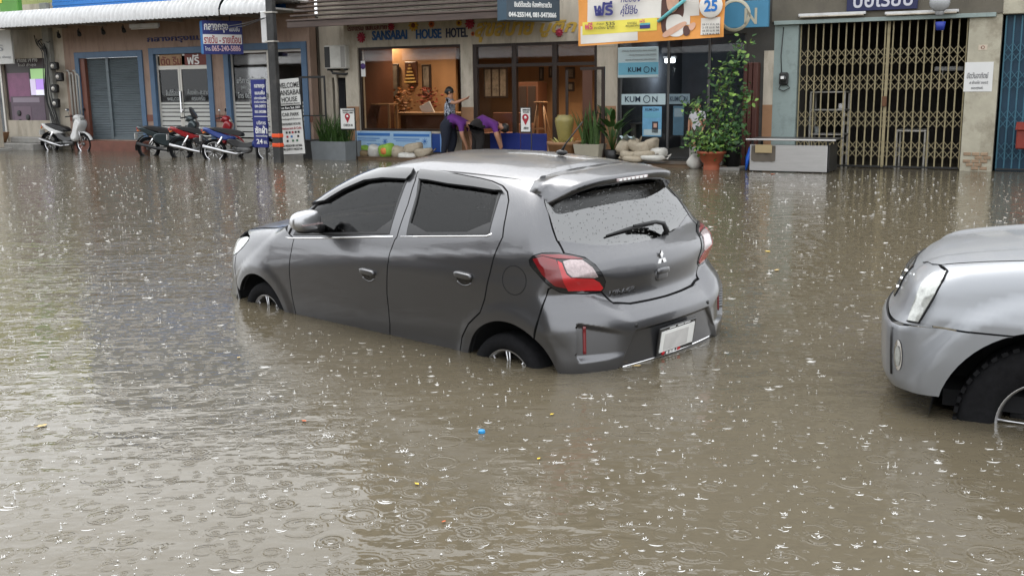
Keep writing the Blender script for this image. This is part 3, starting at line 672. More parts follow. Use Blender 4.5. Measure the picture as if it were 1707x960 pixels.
# ================================================================ the setting: flooded street
def water_material():
    M = bpy.data.materials.new('flood_water'); M.use_nodes = True; n = M.node_tree; b = n.nodes['Principled BSDF']; L = n.links.new
    b.inputs['Roughness'].default_value = .045; b.inputs['IOR'].default_value = 1.33
    tc = n.nodes.new('ShaderNodeTexCoord')
    def mth(op, a, c=None, d=None):
        q = n.nodes.new('ShaderNodeMath'); q.operation = op
        for i, v in enumerate((a, c, d)):
            if v is None: continue
            if isinstance(v, (int, float)): q.inputs[i].default_value = v
            else: L(v, q.inputs[i])
        return q.outputs[0]
    nz = n.nodes.new('ShaderNodeTexNoise'); nz.inputs['Scale'].default_value = .35; nz.inputs['Detail'].default_value = 5; L(tc.outputs['Object'], nz.inputs[0])
    mr = n.nodes.new('ShaderNodeMix'); mr.data_type = 'RGBA'; L(nz.outputs[0], mr.inputs[0])
    mr.inputs[6].default_value = (.074, .063, .042, 1); mr.inputs[7].default_value = (.112, .094, .065, 1); L(mr.outputs[2], b.inputs['Base Color'])
    def rings(scale, freq, width, rmax, off):
        mp = n.nodes.new('ShaderNodeMapping'); mp.inputs['Location'].default_value = (off, off * .7, 0); L(tc.outputs['Object'], mp.inputs[0])
        v = n.nodes.new('ShaderNodeTexVoronoi'); v.voronoi_dimensions = '2D'; v.inputs['Scale'].default_value = scale; L(mp.outputs[0], v.inputs['Vector'])
        sp = n.nodes.new('ShaderNodeSeparateColor'); L(v.outputs['Color'], sp.inputs[0])
        r0 = mth('MULTIPLY', sp.outputs[0], rmax); x = mth('SUBTRACT', v.outputs['Distance'], r0)
        wv = mth('SINE', mth('MULTIPLY', x, freq)); e = mth('MULTIPLY', mth('MULTIPLY', x, x), -1. / (width * width)); env = mth('EXPONENT', e)
        fade = mth('SUBTRACT', 1.1, sp.outputs[0]); on = mth('GREATER_THAN', sp.outputs[1], .25)
        return mth('MULTIPLY', mth('MULTIPLY', mth('MULTIPLY', wv, env), fade), on)
    h = mth('MULTIPLY', rings(4.2, 62, .085, .42, 0), .0012)
    h = mth('ADD', h, mth('MULTIPLY', rings(7.5, 52, .10, .42, 3.3), .0009))
    h = mth('ADD', h, mth('MULTIPLY', rings(13., 45, .12, .4, 7.1), .0005))
    pn = n.nodes.new('ShaderNodeTexNoise'); pn.inputs['Scale'].default_value = .28; pn.inputs['Detail'].default_value = 2; L(tc.outputs['Object'], pn.inputs[0])
    pm = n.nodes.new('ShaderNodeMapRange'); L(pn.outputs[0], pm.inputs[0]); pm.inputs[1].default_value = .35; pm.inputs[2].default_value = .65; pm.inputs[3].default_value = .35; pm.inputs[4].default_value = 1.25
    for sc_, am, st in ((1.1, .016, (1, 1.6, 1)), (4.2, .0085, (.8, 1.6, 1)), (9., .0036, (.9, 1.4, 1)), (19, .0012, (.8, 1.3, 1))):
        mp = n.nodes.new('ShaderNodeMapping'); mp.inputs['Scale'].default_value = st; L(tc.outputs['Object'], mp.inputs[0])
        q = n.nodes.new('ShaderNodeTexNoise'); q.inputs['Scale'].default_value = sc_; q.inputs['Detail'].default_value = 2.5; L(mp.outputs[0], q.inputs[0])
        h = mth('ADD', h, mth('MULTIPLY', mth('MULTIPLY', mth('SUBTRACT', q.outputs[0], .5), am), pm.outputs[0]))
    bp = n.nodes.new('ShaderNodeBump'); bp.inputs['Strength'].default_value = 1; bp.inputs['Distance'].default_value = 1; L(h, bp.inputs['Height']); L(bp.outputs[0], b.inputs['Normal'])
    return M
M_WATER = water_material()
b = MB(); b.add([(-150, -60, 0), (150, -60, 0), (150, 150, 0), (-150, 150, 0)], [(0, 1, 2, 3)])
tag(b.build('flood_water', M_WATER), 'muddy brown flood water dimpled by rain over the whole street', None, None, 'structure')
b = MB(); b.add([(-400, -300, -.42), (400, -300, -.42), (400, 600, -.42), (-400, 600, -.42)], [(0, 1, 2, 3)])
tag(b.build('road', mat('wet_asphalt', (.05, .05, .05), .5, var=.2)), 'asphalt road under the flood water', None, None, 'structure')

# ================================================================ silver pickup, front corner in view
PK_A = R(27); PK_YAW = math.pi - PK_A
PKR = np.array(Matrix.Rotation(PK_YAW, 3, 'Z'))
pk_o = on_water(1744, 718) - PKR @ np.array([0, .81, 0]); PKZ = -.385
pick = thing('pickup_truck', 'silver pickup truck with its front corner and wheel in the water at the right edge', 'pickup truck', (pk_o[0], pk_o[1], PKZ), PK_YAW)
PO = PKR.T @ (CAMC - np.array([pk_o[0], pk_o[1], PKZ]))
def pk_f(P, detail=True):
    x, y, z = P[:, 0], P[:, 1], P[:, 2]; ay = np.abs(y)
    wd = pch(z, [.2, .45, .7, .86, .92, .98, 1.05, 1.15, 1.3, 1.75], [.78, .82, .845, .848, .835, .825, .815, .80, .77, .62])
    wd = wd - .16 * np.maximum(x - .35, 0)**2
    r = np.hypot(x, z - .385); wd = wd + .032 * sstep(.64, .555, r)
    wd = wd + np.where(x < -2.6, .032 * sstep(.62, .535, np.hypot(x + 3.05, z - .385)), 0)
    fs = (ay - wd) * .93
    xf = pch(z, [.3, .45, .55, .78, .82, .86, 1.0, 1.08, 1.2], [.64, .74, .80, .81, .785, .755, .70, .655, .57])
    ff = (x - (xf - .17 * y * y - .35 * np.maximum(ay - .55, 0)**2)) * .95
    zh = pch(x, [-3.5, -1.2, -.8, -.4, 0, .35, .6, .75, .9], [1.0, 1.19, 1.205, 1.20, 1.18, 1.14, 1.09, 1.04, .95])
    zh = np.where(x < -2.2, 1.02, zh)
    fh = (z - (zh - .10 * y * y + .018 * sstep(.40, .5, ay))) * .97
    fb = -4.25 - x
    lo = smax(smax(fs, ff, .13), fh, .11); lo = smax(lo, fb, .06)
    xw = pch(z, [1.0, 1.2, 1.5, 1.72], [-.55, -.80, -1.22, -1.55]); fw = (x - (xw - .16 * y * y)) * .6
    ft = z - (1.74 - .12 * y * y - .03 * (x + 2)**2)
    cab = smax(smax(fs, ft, .1), fw, .06); cab = smax(cab, (-2.9 - x) + (z - 1.0) * .12, .05)
    return smin(lo, cab, .02)
def pp(L): return pc(L, pk_f, PO, PKR, 1.5, 9., 120)
PSX = Space('x', (0, .8)); PSF = Space('z', (-.2, 0), .8, 1)
def psy(x, z): return march(pk_f, A((x, 1.3, z)), A((0, -1, 0)), 0, 1.2)[0][0]
def ptop(x, y): return march(pk_f, A((x, y, 2.2)), A((0, 0, -1)), 0, 1.6)[0][0]
def pfr(y, z): return PSF.cast(pk_f, A((.8 * math.atan2(y, 1.0), z)))[0]
parc = np.array([psy(.465 * math.cos(R(a)), .385 + .465 * math.sin(R(a))) for a in np.linspace(14, 176, 30)])
bt = pp([(1625, 555), (1600, 552), (1560, 545.5), (1520, 542), (1500, 541)])
phead = pp([(1513, 535), (1519, 516), (1530, 488), (1543, 464), (1556, 455), (1580, 451.5), (1573, 466), (1556, 498), (1540, 525), (1532, 538)])
bbz = np.array([pfr(y, z) for y, z in ((.78, .49), (.66, .50), (.55, .52), (.3, .52), (0, .52))])
btc = np.array([pfr(y, .815) for y in (.55, .3, 0)])
parcF = np.array([p for p in parc if p[2] < bt[0][2] and p[0] > .1])
pb_half = arr(btc[::-1], bt[::-1], parcF[::-1], bbz)
pb = panel('front_bumper', arr(pb_half, mirr(pb_half[-2:0:-1])), pk_f, PSF, M_SILVER, pick, gap=.004, res=.03)
hgL = np.array([ptop(x, y) for x, y in ((-.72, .70), (-.4, .705), (0, .70), (.3, .675), (.5, .64))])
fx = arr(phead[5], phead[6:10], bt[2:0:-1], np.array([p for p in parc if p[2] >= bt[0][2] - .005]), np.array([p for p in parc if p[2] < bt[0][2] - .005 and p[0] < 0]), psy(-.62, .42), psy(-.68, .8), psy(-.72, 1.05), hgL)
panel('front_wing', fx, pk_f, PSX, M_SILVER, pick, gap=.004)
panel('wing_mirrored_side', fx, pk_f, PSX, M_SILVER, pick, gap=.004, mirror=True).name = 'front_wing'
hood = arr(hgL, np.array([ptop(x, y) for x, y in ((.55, .57), (.61, .38), (.635, .15), (.635, -.15), (.61, -.38), (.55, -.57))]), mirr(hgL[::-1]), np.array([ptop(-.72, -.3), ptop(-.72, .3)]))
panel('bonnet', hood, pk_f, PSX, M_SILVER, pick, gap=.004)
for mi in (False, True):
    h = panel('headlight', phead, pk_f, PSF, M_LAMP, pick, off=.004, res=.02, mirror=mi)
    strip('headlight_rim', arr(phead[5], phead[6:10], phead[0]), .008, .008, pk_f, M_GAP, h, mirror=mi)
    fo = np.array([pfr(.93 + .040 * math.cos(a), .665 + .075 * math.sin(a)) for a in np.linspace(0, 2 * math.pi, 22)[:-1]])
    fg = panel('fog_light', fo, pk_f, PSF, M_CHROME, pb, off=.004, res=.02, mirror=mi)
    panel('fog_light_glass', np.array([pfr(.93 + .026 * math.cos(a), .66 + .05 * math.sin(a)) for a in np.linspace(0, 2 * math.pi, 18)[:-1]]), pk_f, PSF, M_LAMP, fg, off=.008, res=.02, flange=.003, mirror=mi)
    strip('bumper_end_trim', np.array([pfr(.85, z) for z in np.linspace(.56, .79, 6)]), .012, .006, pk_f, M_BLACKPL, pb, mirror=mi)
nose_b = np.array([pfr(y, .822) for y in (1.2, .95, .75, .55, .3, 0)]); nose_t = np.array([pfr(y, z) for y, z in ((1.05, 1.075), (.85, 1.085), (.65, 1.085), (.45, 1.075), (.2, 1.065), (0, 1.06))])
panel('nose_panel', arr(nose_b, mirr(nose_b[-2::-1]), mirr(nose_t), nose_t[-2::-1]), pk_f, PSF, M_SILVER, pick, off=-.005, res=.035)
gtp = np.array([pfr(y, z) for y, z in ((.36, .86), (.2, .85), (0, .85))]); gtt = np.array([pfr(y, z) for y, z in ((.38, 1.02), (.2, 1.03), (0, 1.03))])
panel('grille', arr(gtp, mirr(gtp[-2::-1]), mirr(gtt), gtt[-2::-1]), pk_f, PSF, M_GLOSSBLK, pick, off=.003, res=.04)
for z in (.90, .945, .985): strip('grille_bar', np.array([pfr(y, z) for y in np.linspace(.34, -.34, 18)]), .018, .012, pk_f, M_CHROME, pick)
pdoor = arr(psy(-.70, .42), psy(-.70, .8), psy(-.74, 1.12), psy(-1.75, 1.12), psy(-1.75, .42)); pdoor2 = arr(psy(-1.76, .42), psy(-1.76, 1.12), psy(-2.55, 1.12), psy(-2.55, .42))
pwin = arr(psy(-.95, 1.16), psy(-1.45, 1.60), psy(-1.74, 1.62), psy(-1.74, 1.16)); pwin2 = arr(psy(-1.80, 1.16), psy(-1.80, 1.62), psy(-2.45, 1.60), psy(-2.6, 1.16))
cabout = arr(psy(-.76, 1.13), psy(-1.35, 1.62), ptop(-1.7, .5), ptop(-2.5, .5), psy(-2.75, 1.5), psy(-2.82, 1.03), psy(-2.6, 1.12))
prarc = np.array([psy(-3.05 + .45 * math.cos(R(a)), .385 + .45 * math.sin(R(a))) for a in np.linspace(8, 172, 24)])
bedout = arr(psy(-2.56, .42), prarc[:1], prarc, psy(-4.15, .45), psy(-4.2, .96), psy(-2.9, .96), psy(-2.56, .99))
for mi in (False, True):
    panel('front_door', pdoor, pk_f, PSX, M_SILVER, pick, gap=.004, mirror=mi, res=.06); panel('rear_door', pdoor2, pk_f, PSX, M_SILVER, pick, gap=.004, mirror=mi, res=.06)
    panel('cab_side', cabout, pk_f, PSX, M_SILVER, pick, [pwin, pwin2], mirror=mi, res=.06)
    for q in (pwin, pwin2): panel('side_window', q, pk_f, PSX, M_TINT, pick, off=-.01, flange=0, mirror=mi, res=.08)
    panel('load_bed_side', bedout, pk_f, PSX, M_SILVER, pick, mirror=mi, res=.06)
pws = np.array([ptop(x, y) for x, y in ((-.84, .60), (-1.1, .58), (-1.4, .55))])
panel('windscreen', arr(pws, ptop(-1.48, 0), mirr(pws[::-1]), ptop(-.80, 0)), pk_f, PSX, M_TINT, pick, off=.006, res=.06)
prf = np.array([ptop(x, .52) for x in (-1.45, -1.8, -2.2, -2.6)]); panel('roof', arr(prf, ptop(-2.72, 0), mirr(prf[::-1]), ptop(-1.5, 0)), pk_f, PSX, M_SILVER, pick, res=.08)
b = MB(); b.box(-4.0, .45, -.70, .70, .42, .50); b.box(-2.7, .30, -.45, .45, .50, .98); b.build('chassis', M_GAP, pick)
for ax in (0, -3.05):
    for s_ in (1, -1):
        b = MB(); b.lathe([(.50, 0), (.50, .40), (0, .40)], 26, (ax, 0, .385), 'y'); V = np.array(b.v); V[:, 1] = s_ * (.83 - V[:, 1]); b.v = [tuple(v) for v in V]; b.build('wheel_housing', M_GAP, pick)
        wh = wheel('wheel', pick, ax, s_ * .685, .385, .385, .215, .245, s_, 5, True)
        lugs = MB()
        for k in range(48):
            a = 2 * math.pi * k / 48; ca, sa = math.cos(a), math.sin(a)
            V = [(ca * (.375 + h * .018) - sa * t, s_ * .1225 * (yy), sa * (.375 + h * .018) + ca * t) for h in (0, 1) for yy in (.62, 1.01) for t in (-.014, .014)]
            lugs.add(V, [(0, 1, 3, 2), (4, 6, 7, 5), (0, 4, 5, 1), (2, 3, 7, 6), (0, 2, 6, 4), (1, 5, 7, 3)])
        tag(lugs.build('tread_blocks', M_TYRE, wh), kind='stuff')
# ================================================================ the row of shops across the street
FA, FB_ = on_water(200, 251), on_water(1620, 285)
FE = (FB_ - FA)[:2]; FE /= np.linalg.norm(FE); FN = np.array([-FE[1], FE[0]])       # along the row, and into the buildings
FRZ = math.atan2(FE[1], FE[0]); F0 = FA[:2] + FE * 11.7
def fw_(s, y): q = F0 + FE * s + FN * y; return float(q[0]), float(q[1])
def fp(u, v, d=0.):
    """pixel to (s, z) on the plane d metres in front of the shop fronts"""
    r = pix_ray(u, v); o = np.array([CAMC[0], CAMC[1]]) - F0
    t = (-d - o @ FN) / (r[:2] @ FN); p = o + r[:2] * t
    return float(p @ FE), float(CAM_H + r[2] * t)
def rect(u0, v0, u1, v1, d=0.):
    uc, vc = (u0 + u1) / 2, (v0 + v1) / 2
    return fp(u0, vc, d)[0], fp(u1, vc, d)[0], fp(uc, v1, d)[1], fp(uc, v0, d)[1]
ORI = {}
def fthing(name, label, cat, s, y=0., z=0., group=None):
    o = thing(name, label, cat, (*fw_(s, y), z), FRZ, group); ORI[o.name] = np.array([s, y, z]); return o
def fb(mb, name, m, parent, smooth=None):
    r = parent
    while r.parent is not None: r = r.parent
    o = ORI[r.name]; mb.v = [(v[0] - o[0], v[1] - o[1], v[2] - o[2]) for v in mb.v]
    return mb.build(name, m, parent)
def ftext(name, body, m, parent, u0, v0, u1, v1, d, shear=0., bold=0., depth=.002, rotz=0.):
    s0, s1, z0, z1 = rect(u0, v0, u1, v1, d); r = parent
    while r.parent is not None: r = r.parent
    o = ORI[r.name]
    return text_obj(name, body, m, parent, ((s0 + s1) / 2 - o[0], -d - .004 - o[1], (z0 + z1) / 2 - o[2]), .2, s1 - s0, z1 - z0, shear=shear, bold=bold, depth=depth)
def C(r, g, b_, k=1.):
    f_ = lambda c: (c / 12.92 if c <= .04045 else ((c + .055) / 1.055)**2.4)
    return (f_(r / 255) * k, f_(g / 255) * k, f_(b_ / 255) * k)
def wall(s0, s1, z0, z1, y0, y1, ops=()):
    """wall with real openings and reveals"""
    xs = sorted({s0, s1, *[q for o in ops for q in (o[0], o[1]) if s0 < q < s1]}); zs = sorted({z0, z1, *[q for o in ops for q in (o[2], o[3]) if z0 < q < z1]})
    b = MB(); solid = lambda i, j: 0 <= i < len(xs) - 1 and 0 <= j < len(zs) - 1 and not any(o[0] <= (xs[i] + xs[i + 1]) / 2 <= o[1] and o[2] <= (zs[j] + zs[j + 1]) / 2 <= o[3] for o in ops)
    for i in range(len(xs) - 1):
        for j in range(len(zs) - 1):
            if not solid(i, j): continue
            a, c, e, f_ = xs[i], xs[i + 1], zs[j], zs[j + 1]
            b.add([(a, y0, e), (c, y0, e), (c, y0, f_), (a, y0, f_)], [(0, 1, 2, 3)]); b.add([(a, y1, e), (c, y1, e), (c, y1, f_), (a, y1, f_)], [(3, 2, 1, 0)])
            if not solid(i - 1, j): b.add([(a, y0, e), (a, y0, f_), (a, y1, f_), (a, y1, e)], [(0, 1, 2, 3)])
            if not solid(i + 1, j): b.add([(c, y0, e), (c, y1, e), (c, y1, f_), (c, y0, f_)], [(0, 1, 2, 3)])
            if not solid(i, j - 1): b.add([(a, y0, e), (a, y1, e), (c, y1, e), (c, y0, e)], [(0, 1, 2, 3)])
            if not solid(i, j + 1): b.add([(a, y0, f_), (c, y0, f_), (c, y1, f_), (a, y1, f_)], [(0, 1, 2, 3)])
    return b
def frame_bars(s0, s1, z0, z1, w_, y0, y1):
    return MB().box(s0, s0 + w_, y0, y1, z0, z1, .004), MB().box(s1 - w_, s1, y0, y1, z0, z1, .004), MB().box(s0 + w_, s1 - w_, y0, y1, z1 - w_, z1, .004), MB().box(s0 + w_, s1 - w_, y0, y1, z0, z0 + w_, .004)
def room(root, s0, s1, z0, z1, depth, mw, mf, mc, y0=.26):
    b = MB(); b.add([(s0, depth, z0), (s1, depth, z0), (s1, depth, z1), (s0, depth, z1)], [(0, 1, 2, 3)]); b.add([(s0, y0, z0), (s0, depth, z0), (s0, depth, z1), (s0, y0, z1)], [(0, 1, 2, 3)]); b.add([(s1, depth, z0), (s1, y0, z0), (s1, y0, z1), (s1, depth, z1)], [(0, 1, 2, 3)])
    fb(b, 'inner_wall', mw, root); b = MB().box(s0, s1, y0, depth, z0 - .08, z0); fb(b, 'inner_floor', mf, root); b = MB().box(s0, s1, y0, depth, z1, z1 + .05); fb(b, 'inner_ceiling', mc, root)
M_UPWIN = mat('dark_window_glass', (.03, .035, .04), .06, coat=.3)
def upper(root, s0, s1, z0, z1, m, nwin, wm, floors=2, depth=7.):
    """storeys above the picture's top edge, seen in the water's reflections"""
    ops = []; fh = (z1 - z0) / floors
    for k in range(floors):
        for i in range(nwin):
            a = s0 + (s1 - s0) * (i + .18) / nwin; c = s0 + (s1 - s0) * (i + .82) / nwin; ops.append((a, c, z0 + fh * k + .75, z0 + fh * k + fh - .45))
    fb(wall(s0, s1, z0, z1, 0, .2, ops), 'upper_wall', m, root)
    fb(MB().box(s0, s1, .2, depth, z1 - .3, z1), 'roof_slab', m, root)
    fb(MB().box(s0, s0 + .15, .2, depth, z0, z1 - .3), 'side_wall', m, root); fb(MB().box(s1 - .15, s1, .2, depth, z0, z1 - .3), 'side_wall', m, root)
    for a, c, e, f_ in ops:
        w_ = fb(MB().box(a, c, .10, .12, e, f_), 'upper_window', M_UPWIN, root)
        for q in frame_bars(a, c, e, f_, .05, .06, .10): fb(q, 'frame', wm, w_)
        fb(MB().box((a + c) / 2 - .025, (a + c) / 2 + .025, .06, .10, e + .05, f_ - .05), 'mullion', wm, w_)
M_ALU = mat('aluminium_frame', (.50, .48, .44), .4, .5)
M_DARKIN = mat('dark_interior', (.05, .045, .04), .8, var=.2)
M_FLOORT = mat('floor_tile', (.28, .25, .21), .35, var=.15)
M_CREAM = mat('cream_plaster', C(205, 195, 178, .75), .8, var=.12, vscale=2.5, dirt=C(120, 108, 90, .7), damt=.5, dscale=1.3, stretch=(2.5, 2.5, .7), bump=.1)
M_TAN = mat('tan_tile', C(165, 125, 92, .8), .5, var=.1)
M_BROWNW = mat('brown_pink_plaster', C(176, 150, 134, .72), .8, var=.12, vscale=3, dirt=C(128, 98, 82, .7), damt=.6, dscale=1.2, stretch=(2.5, 2.5, .7), bump=.12)
M_BLUEFR = mat('blue_frame_paint', C(84, 112, 142, .8), .5, var=.1)
M_REDPL = mat('red_brown_plinth', C(122, 76, 62, .8), .5, var=.2)
M_CONC = mat('concrete', (.30, .29, .27), .8, var=.18, vscale=5, dirt=(.12, .11, .1), damt=.5, bump=.2)
M_DARKMET = mat('dark_metal', (.03, .03, .03), .45, .4)
M_BLUESIDE = mat('blue_siding', C(45, 120, 195, .9), .5, var=.06)
M_WHITEMET = mat('white_awning_sheet', (.56, .56, .56), .45, .1, var=.08, vscale=6, dirt=(.3, .29, .27), damt=.35, dscale=4)
Z1 = 3.95                                                             # underside of the upper storeys
su = lambda u, v=160, d=0.: fp(u, v, d)[0]

# ---------------------------------------------------------------- phone shop (left edge)
s0, s1 = su(-70), su(113)
phone = fthing('phone_shop_building', 'pale shop building with a big purple phone poster, leftmost in the row', 'building', s0)
pw0, pw1, pz0, pz1 = rect(8, 98, 79, 201)
fb(wall(s0, s1, -.4, Z1, 0, .25, [(s0 + .05, pw0 - .12, .25, pz1), (pw0, pw1, pz0, pz1)]), 'front_wall', M_CREAM, phone)
fb(MB().box(pw0, pw1, .08, .12, pz0, pz1), 'window_back', M_DARKIN, phone)
fb(MB().box(s0 + .05, pw0 - .12, .1, .13, .25, pz1), 'glass_door', M_UPWIN, phone); fb(MB().box(pw0 - .10, pw0 - .02, -.05, .05, 0.2, pz1 + .02, .01), 'door_post', M_ALU, phone)
fb(MB().box(s0, su(80), -.65, 0, -.4, .17, .02), 'entrance_step', M_CONC, phone); fb(MB().box(su(25), su(82), -.30, 0, .17, .33, .02), 'entrance_step', M_CONC, phone)
fb(MB().box(su(86), su(97), -.14, .0, -.4, Z1, .01), 'pillar', mat('grey_pillar', (.28, .28, .26), .8, var=.2, vscale=4), phone)
upper(phone, s0 - 3.5, s1, Z1, 6.6, mat('green_cream_upper', C(176, 182, 120, .8), .8, var=.1), 2, M_ALU)
# poster
ps = fthing('phone_poster', 'dark poster of purple phones filling the shop window at far left', 'poster', (pw0 + pw1) / 2, .05, pz0)
fb(MB().box(pw0 + .01, pw1 - .01, .045, .06, pz0 + .01, pz1 - .01), 'sheet', mat('poster_dark', C(62, 50, 50, .8), .4), ps)
def prect(root, name, u0, v0, u1, v1, d, m, th=.006, bev=.0):
    a, c, e, f_ = rect(u0, v0, u1, v1, d); return fb(MB().box(a, c, -d - th, -d, e, f_, bev), name, m, root)
prect(ps, 'phone_print', 14, 122, 55, 170, -.045, mat('phone_purple', C(140, 80, 120, .8), .35, var=.2, vscale=3), .004, .002)
prect(ps, 'phone_print', 20, 161, 76, 213, -.041, mat('phone_plum', C(92, 70, 88, .8), .35, var=.15), .004, .002)
prect(ps, 'phone_print', 22, 163, 66, 171, -.036, mat('phone_edge', C(150, 135, 150, .8), .3), .004)
prect(ps, 'camera_print', 25, 178, 53, 209, -.036, mat('phone_plum2', C(112, 88, 105, .8), .35), .004, .002)
for (u, v) in ((32, 189), (47, 196), (34, 204)):
    a, z_ = fp(u, v, -.03); q = MB(); q.lathe([(0, -.02), (.06, -.02), (.085, -.012), (.085, .0)], 18, (a, .03, z_), 'y'); fb(q, 'lens_print', M_BLACKPR, ps)
ftext('lettering', 'iPhone 14 Pro', M_WHITE, ps, 28, 96, 62, 104, -.036); ftext('lettering', 'ใหม่ ล่าสุด', M_WHITE, ps, 30, 106, 60, 112, -.036)
scr = fthing('shop_screen', 'small bright screen with green and violet picture beside the phone poster', 'screen', su(63), .02, 1.6)
prect(scr, 'screen_body', 50, 114, 76, 160, -.03, M_DARKMET, .02)
for a_ in ((51, 115, 75, 132, C(150, 190, 130)), (51, 132, 60, 159, C(200, 190, 215)), (60, 132, 75, 150, C(175, 140, 220)), (60, 150, 75, 159, C(225, 225, 235))):
    prect(scr, 'screen_picture', *a_[:4], -.008, mat('screen_%d_%d' % a_[:2], a_[4], .5, emit=a_[4], es=.3), .004)
# tall board at the far left, green sign above, terracotta basin
bd = fthing('shop_board', 'white hanging board with grey print at the left picture edge', 'sign', su(5), -.5, 1.9)
prect(bd, 'panel', -40, 52, 23, 108, .5, mat('board_white', (.55, .55, .53), .5, var=.06), .06, .008); ftext('lettering', 'PLUS', mat('grey_print', (.25, .26, .28), .5), bd, -38, 76, 5, 86, .57); ftext('lettering', 'smart phone shop', MATS['grey_print'], bd, -38, 94, 18, 99, .57)
ts = fthing('tall_sign_post', 'pale boxed sign post standing in the water at the left picture edge', 'sign post', su(-3), -1.1, 0)
a, z_ = fp(-4, 200, 1.1); fb(MB().box(a - .35, a + .12, -1.25, -1.05, 0.08, fp(0, 115, 1.1)[1], .02), 'post', M_CREAM, ts); fb(MB().box(a - .4, a + .26, -1.4, -.9, -.4, .08, .02), 'base', M_CONC, ts)
bz = fthing('clay_basin', 'wide brown clay basin on the step of the phone shop', 'basin', su(17), -.28, .17)
fb(MB().lathe([(0, 0), (.14, 0), (.20, .14), (.24, .26), (.25, .29), (.22, .29), (.2, .24), (0, .22)], 26, (su(17), -.45, .175), 'z'), 'bowl', mat('clay', C(150, 112, 80, .7), .7, var=.15), bz)
gs = fthing('green_sign', 'green signboard corner above the white awning at the top left', 'sign', su(15), -.9, 3.4)
a0, a1, e0, e1 = rect(5, -40, 36, 25, .9); fb(MB().box(a0, a1, -1.05, -.9, e0, e1 + 1.1, .02), 'board', mat('sign_green', C(90, 150, 60, .8), .5, var=.1), gs); fb(MB().box(a0, a0 + .13, -1.062, -1.05, e0 + .3, e1 + 1.0), 'yellow_stripe', mat('sign_yellow', C(225, 215, 80, .8), .5), gs)

for i, (wd_, h_, cc) in enumerate(((6.5, 8.6, (150, 140, 122)), (7., 9.4, (128, 118, 108)))):          # row continued out of view, added to block sky and darken reflections
    a_ = su(-70) - 3.5 - (6.5 if i == 0 else 13.5); nb_ = fthing('added_neighbour_building', 'unseen shop building added beyond the left picture edge to darken reflections, %s the phone shop' % ('next to', 'second from')[i], 'building', a_)
    ops_ = [(a_ + .6, a_ + wd_ - .6, .1, 2.8)]; fb(wall(a_, a_ + wd_, -.4, Z1, 0, .25, ops_), 'front_wall', mat('neighbour_wall_%d' % i, C(*cc, .7), .8, var=.12), nb_); shut_ = MB().box(a_ + .6, a_ + wd_ - .6, .1, .14, .1, 2.8); fb(shut_, 'roller_shutter', M_ALU, nb_); upper(nb_, a_, a_ + wd_, Z1, h_, MATS['neighbour_wall_%d' % i], 2, M_ALU)
# ---------------------------------------------------------------- mansion with the brown front
s0, s1 = su(113), su(520)
mans = fthing('mansion_building', 'brown plastered building with blue door frames under a white corrugated awning', 'building', s0)
sh = rect(131, 86, 243, 236); dr = rect(254, 79, 357, 233); wn_ = rect(377, 72, 515, 238)
fb(wall(s0, s1, -.4, Z1, 0, .25, [(sh[0], sh[1], .28, sh[3]), (dr[0], dr[1], .25, dr[3]), (wn_[0], wn_[1], .25, wn_[3])]), 'front_wall', M_BROWNW, mans)
for a, c in ((s0 + .02, sh[0]), (sh[1], dr[0]), (dr[1], wn_[0]), (wn_[1], s1)): fb(MB().box(a, c, -.015, 0, .78, .95), 'dado_band', M_REDPL, mans)
fb(MB().box(sh[0], sh[1] + .1, -.30, 0, -.4, .26, .02), 'red_step', M_REDPL, mans); fb(MB().box(dr[0], wn_[1], -.25, 0, -.4, .22, .02), 'door_step', M_CONC, mans)
for nm, r_ in (('shutter_frame', sh), ('door_surround', dr), ('window_surround', wn_)):
    z0_ = .28
    for k, q in enumerate(frame_bars(r_[0] - .001, r_[1] + .001, z0_, r_[3] + .001, .16, -.04, .06)):
        if k < 3: fb(q, nm, M_BLUEFR, mans)
def shutter(root, a, c, z0, z1, m, y=.10):
    prof = []; n_ = int((z1 - z0) / .045); b = MB(); V = []; Fs = []
    for k in range(n_ * 2 + 1): V += [(a, y - (.014 if k % 2 else 0), z0 + (z1 - z0) * k / (n_ * 2)), (c, y - (.014 if k % 2 else 0), z0 + (z1 - z0) * k / (n_ * 2))]
    Fs = [(2 * k, 2 * k + 1, 2 * k + 3, 2 * k + 2) for k in range(n_ * 2)]; b.add(V, Fs); return fb(b, 'roller_curtain', m, root)
M_SHUT = mat('grey_shutter', C(120, 132, 138, .62), .45, .3, var=.08, vscale=2, stretch=(1, 1, 6), dirt=C(85, 90, 92, .6), damt=.4)
jb = fb(MB().box(sh[0] + .16, sh[0] + .34, .0, .14, .28, sh[3] - .16), 'brown_jamb', M_REDPL, mans)
mid_ = su(180, 165); shutter(mans, sh[0] + .34, mid_ - .05, .30, sh[3] - .16, M_SHUT); shutter(mans, mid_ + .05, sh[1] - .16, .30, sh[3] - .16, M_SHUT)
fb(MB().box(mid_ - .05, mid_ + .05, .05, .11, .28, sh[3] - .16, .005), 'shutter_post', M_SHUT, mans); fb(MB().box(sh[0] + .34, sh[1] - .16, .06, .09, .28, .36), 'shutter_bottom_rail', M_SHUT, mans)
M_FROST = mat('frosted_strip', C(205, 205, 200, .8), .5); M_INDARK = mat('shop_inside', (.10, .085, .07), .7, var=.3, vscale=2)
room(mans, dr[0] - .2, wn_[1] + .1, .25, 3.2, 3.5, M_INDARK, M_FLOORT, M_INDARK)
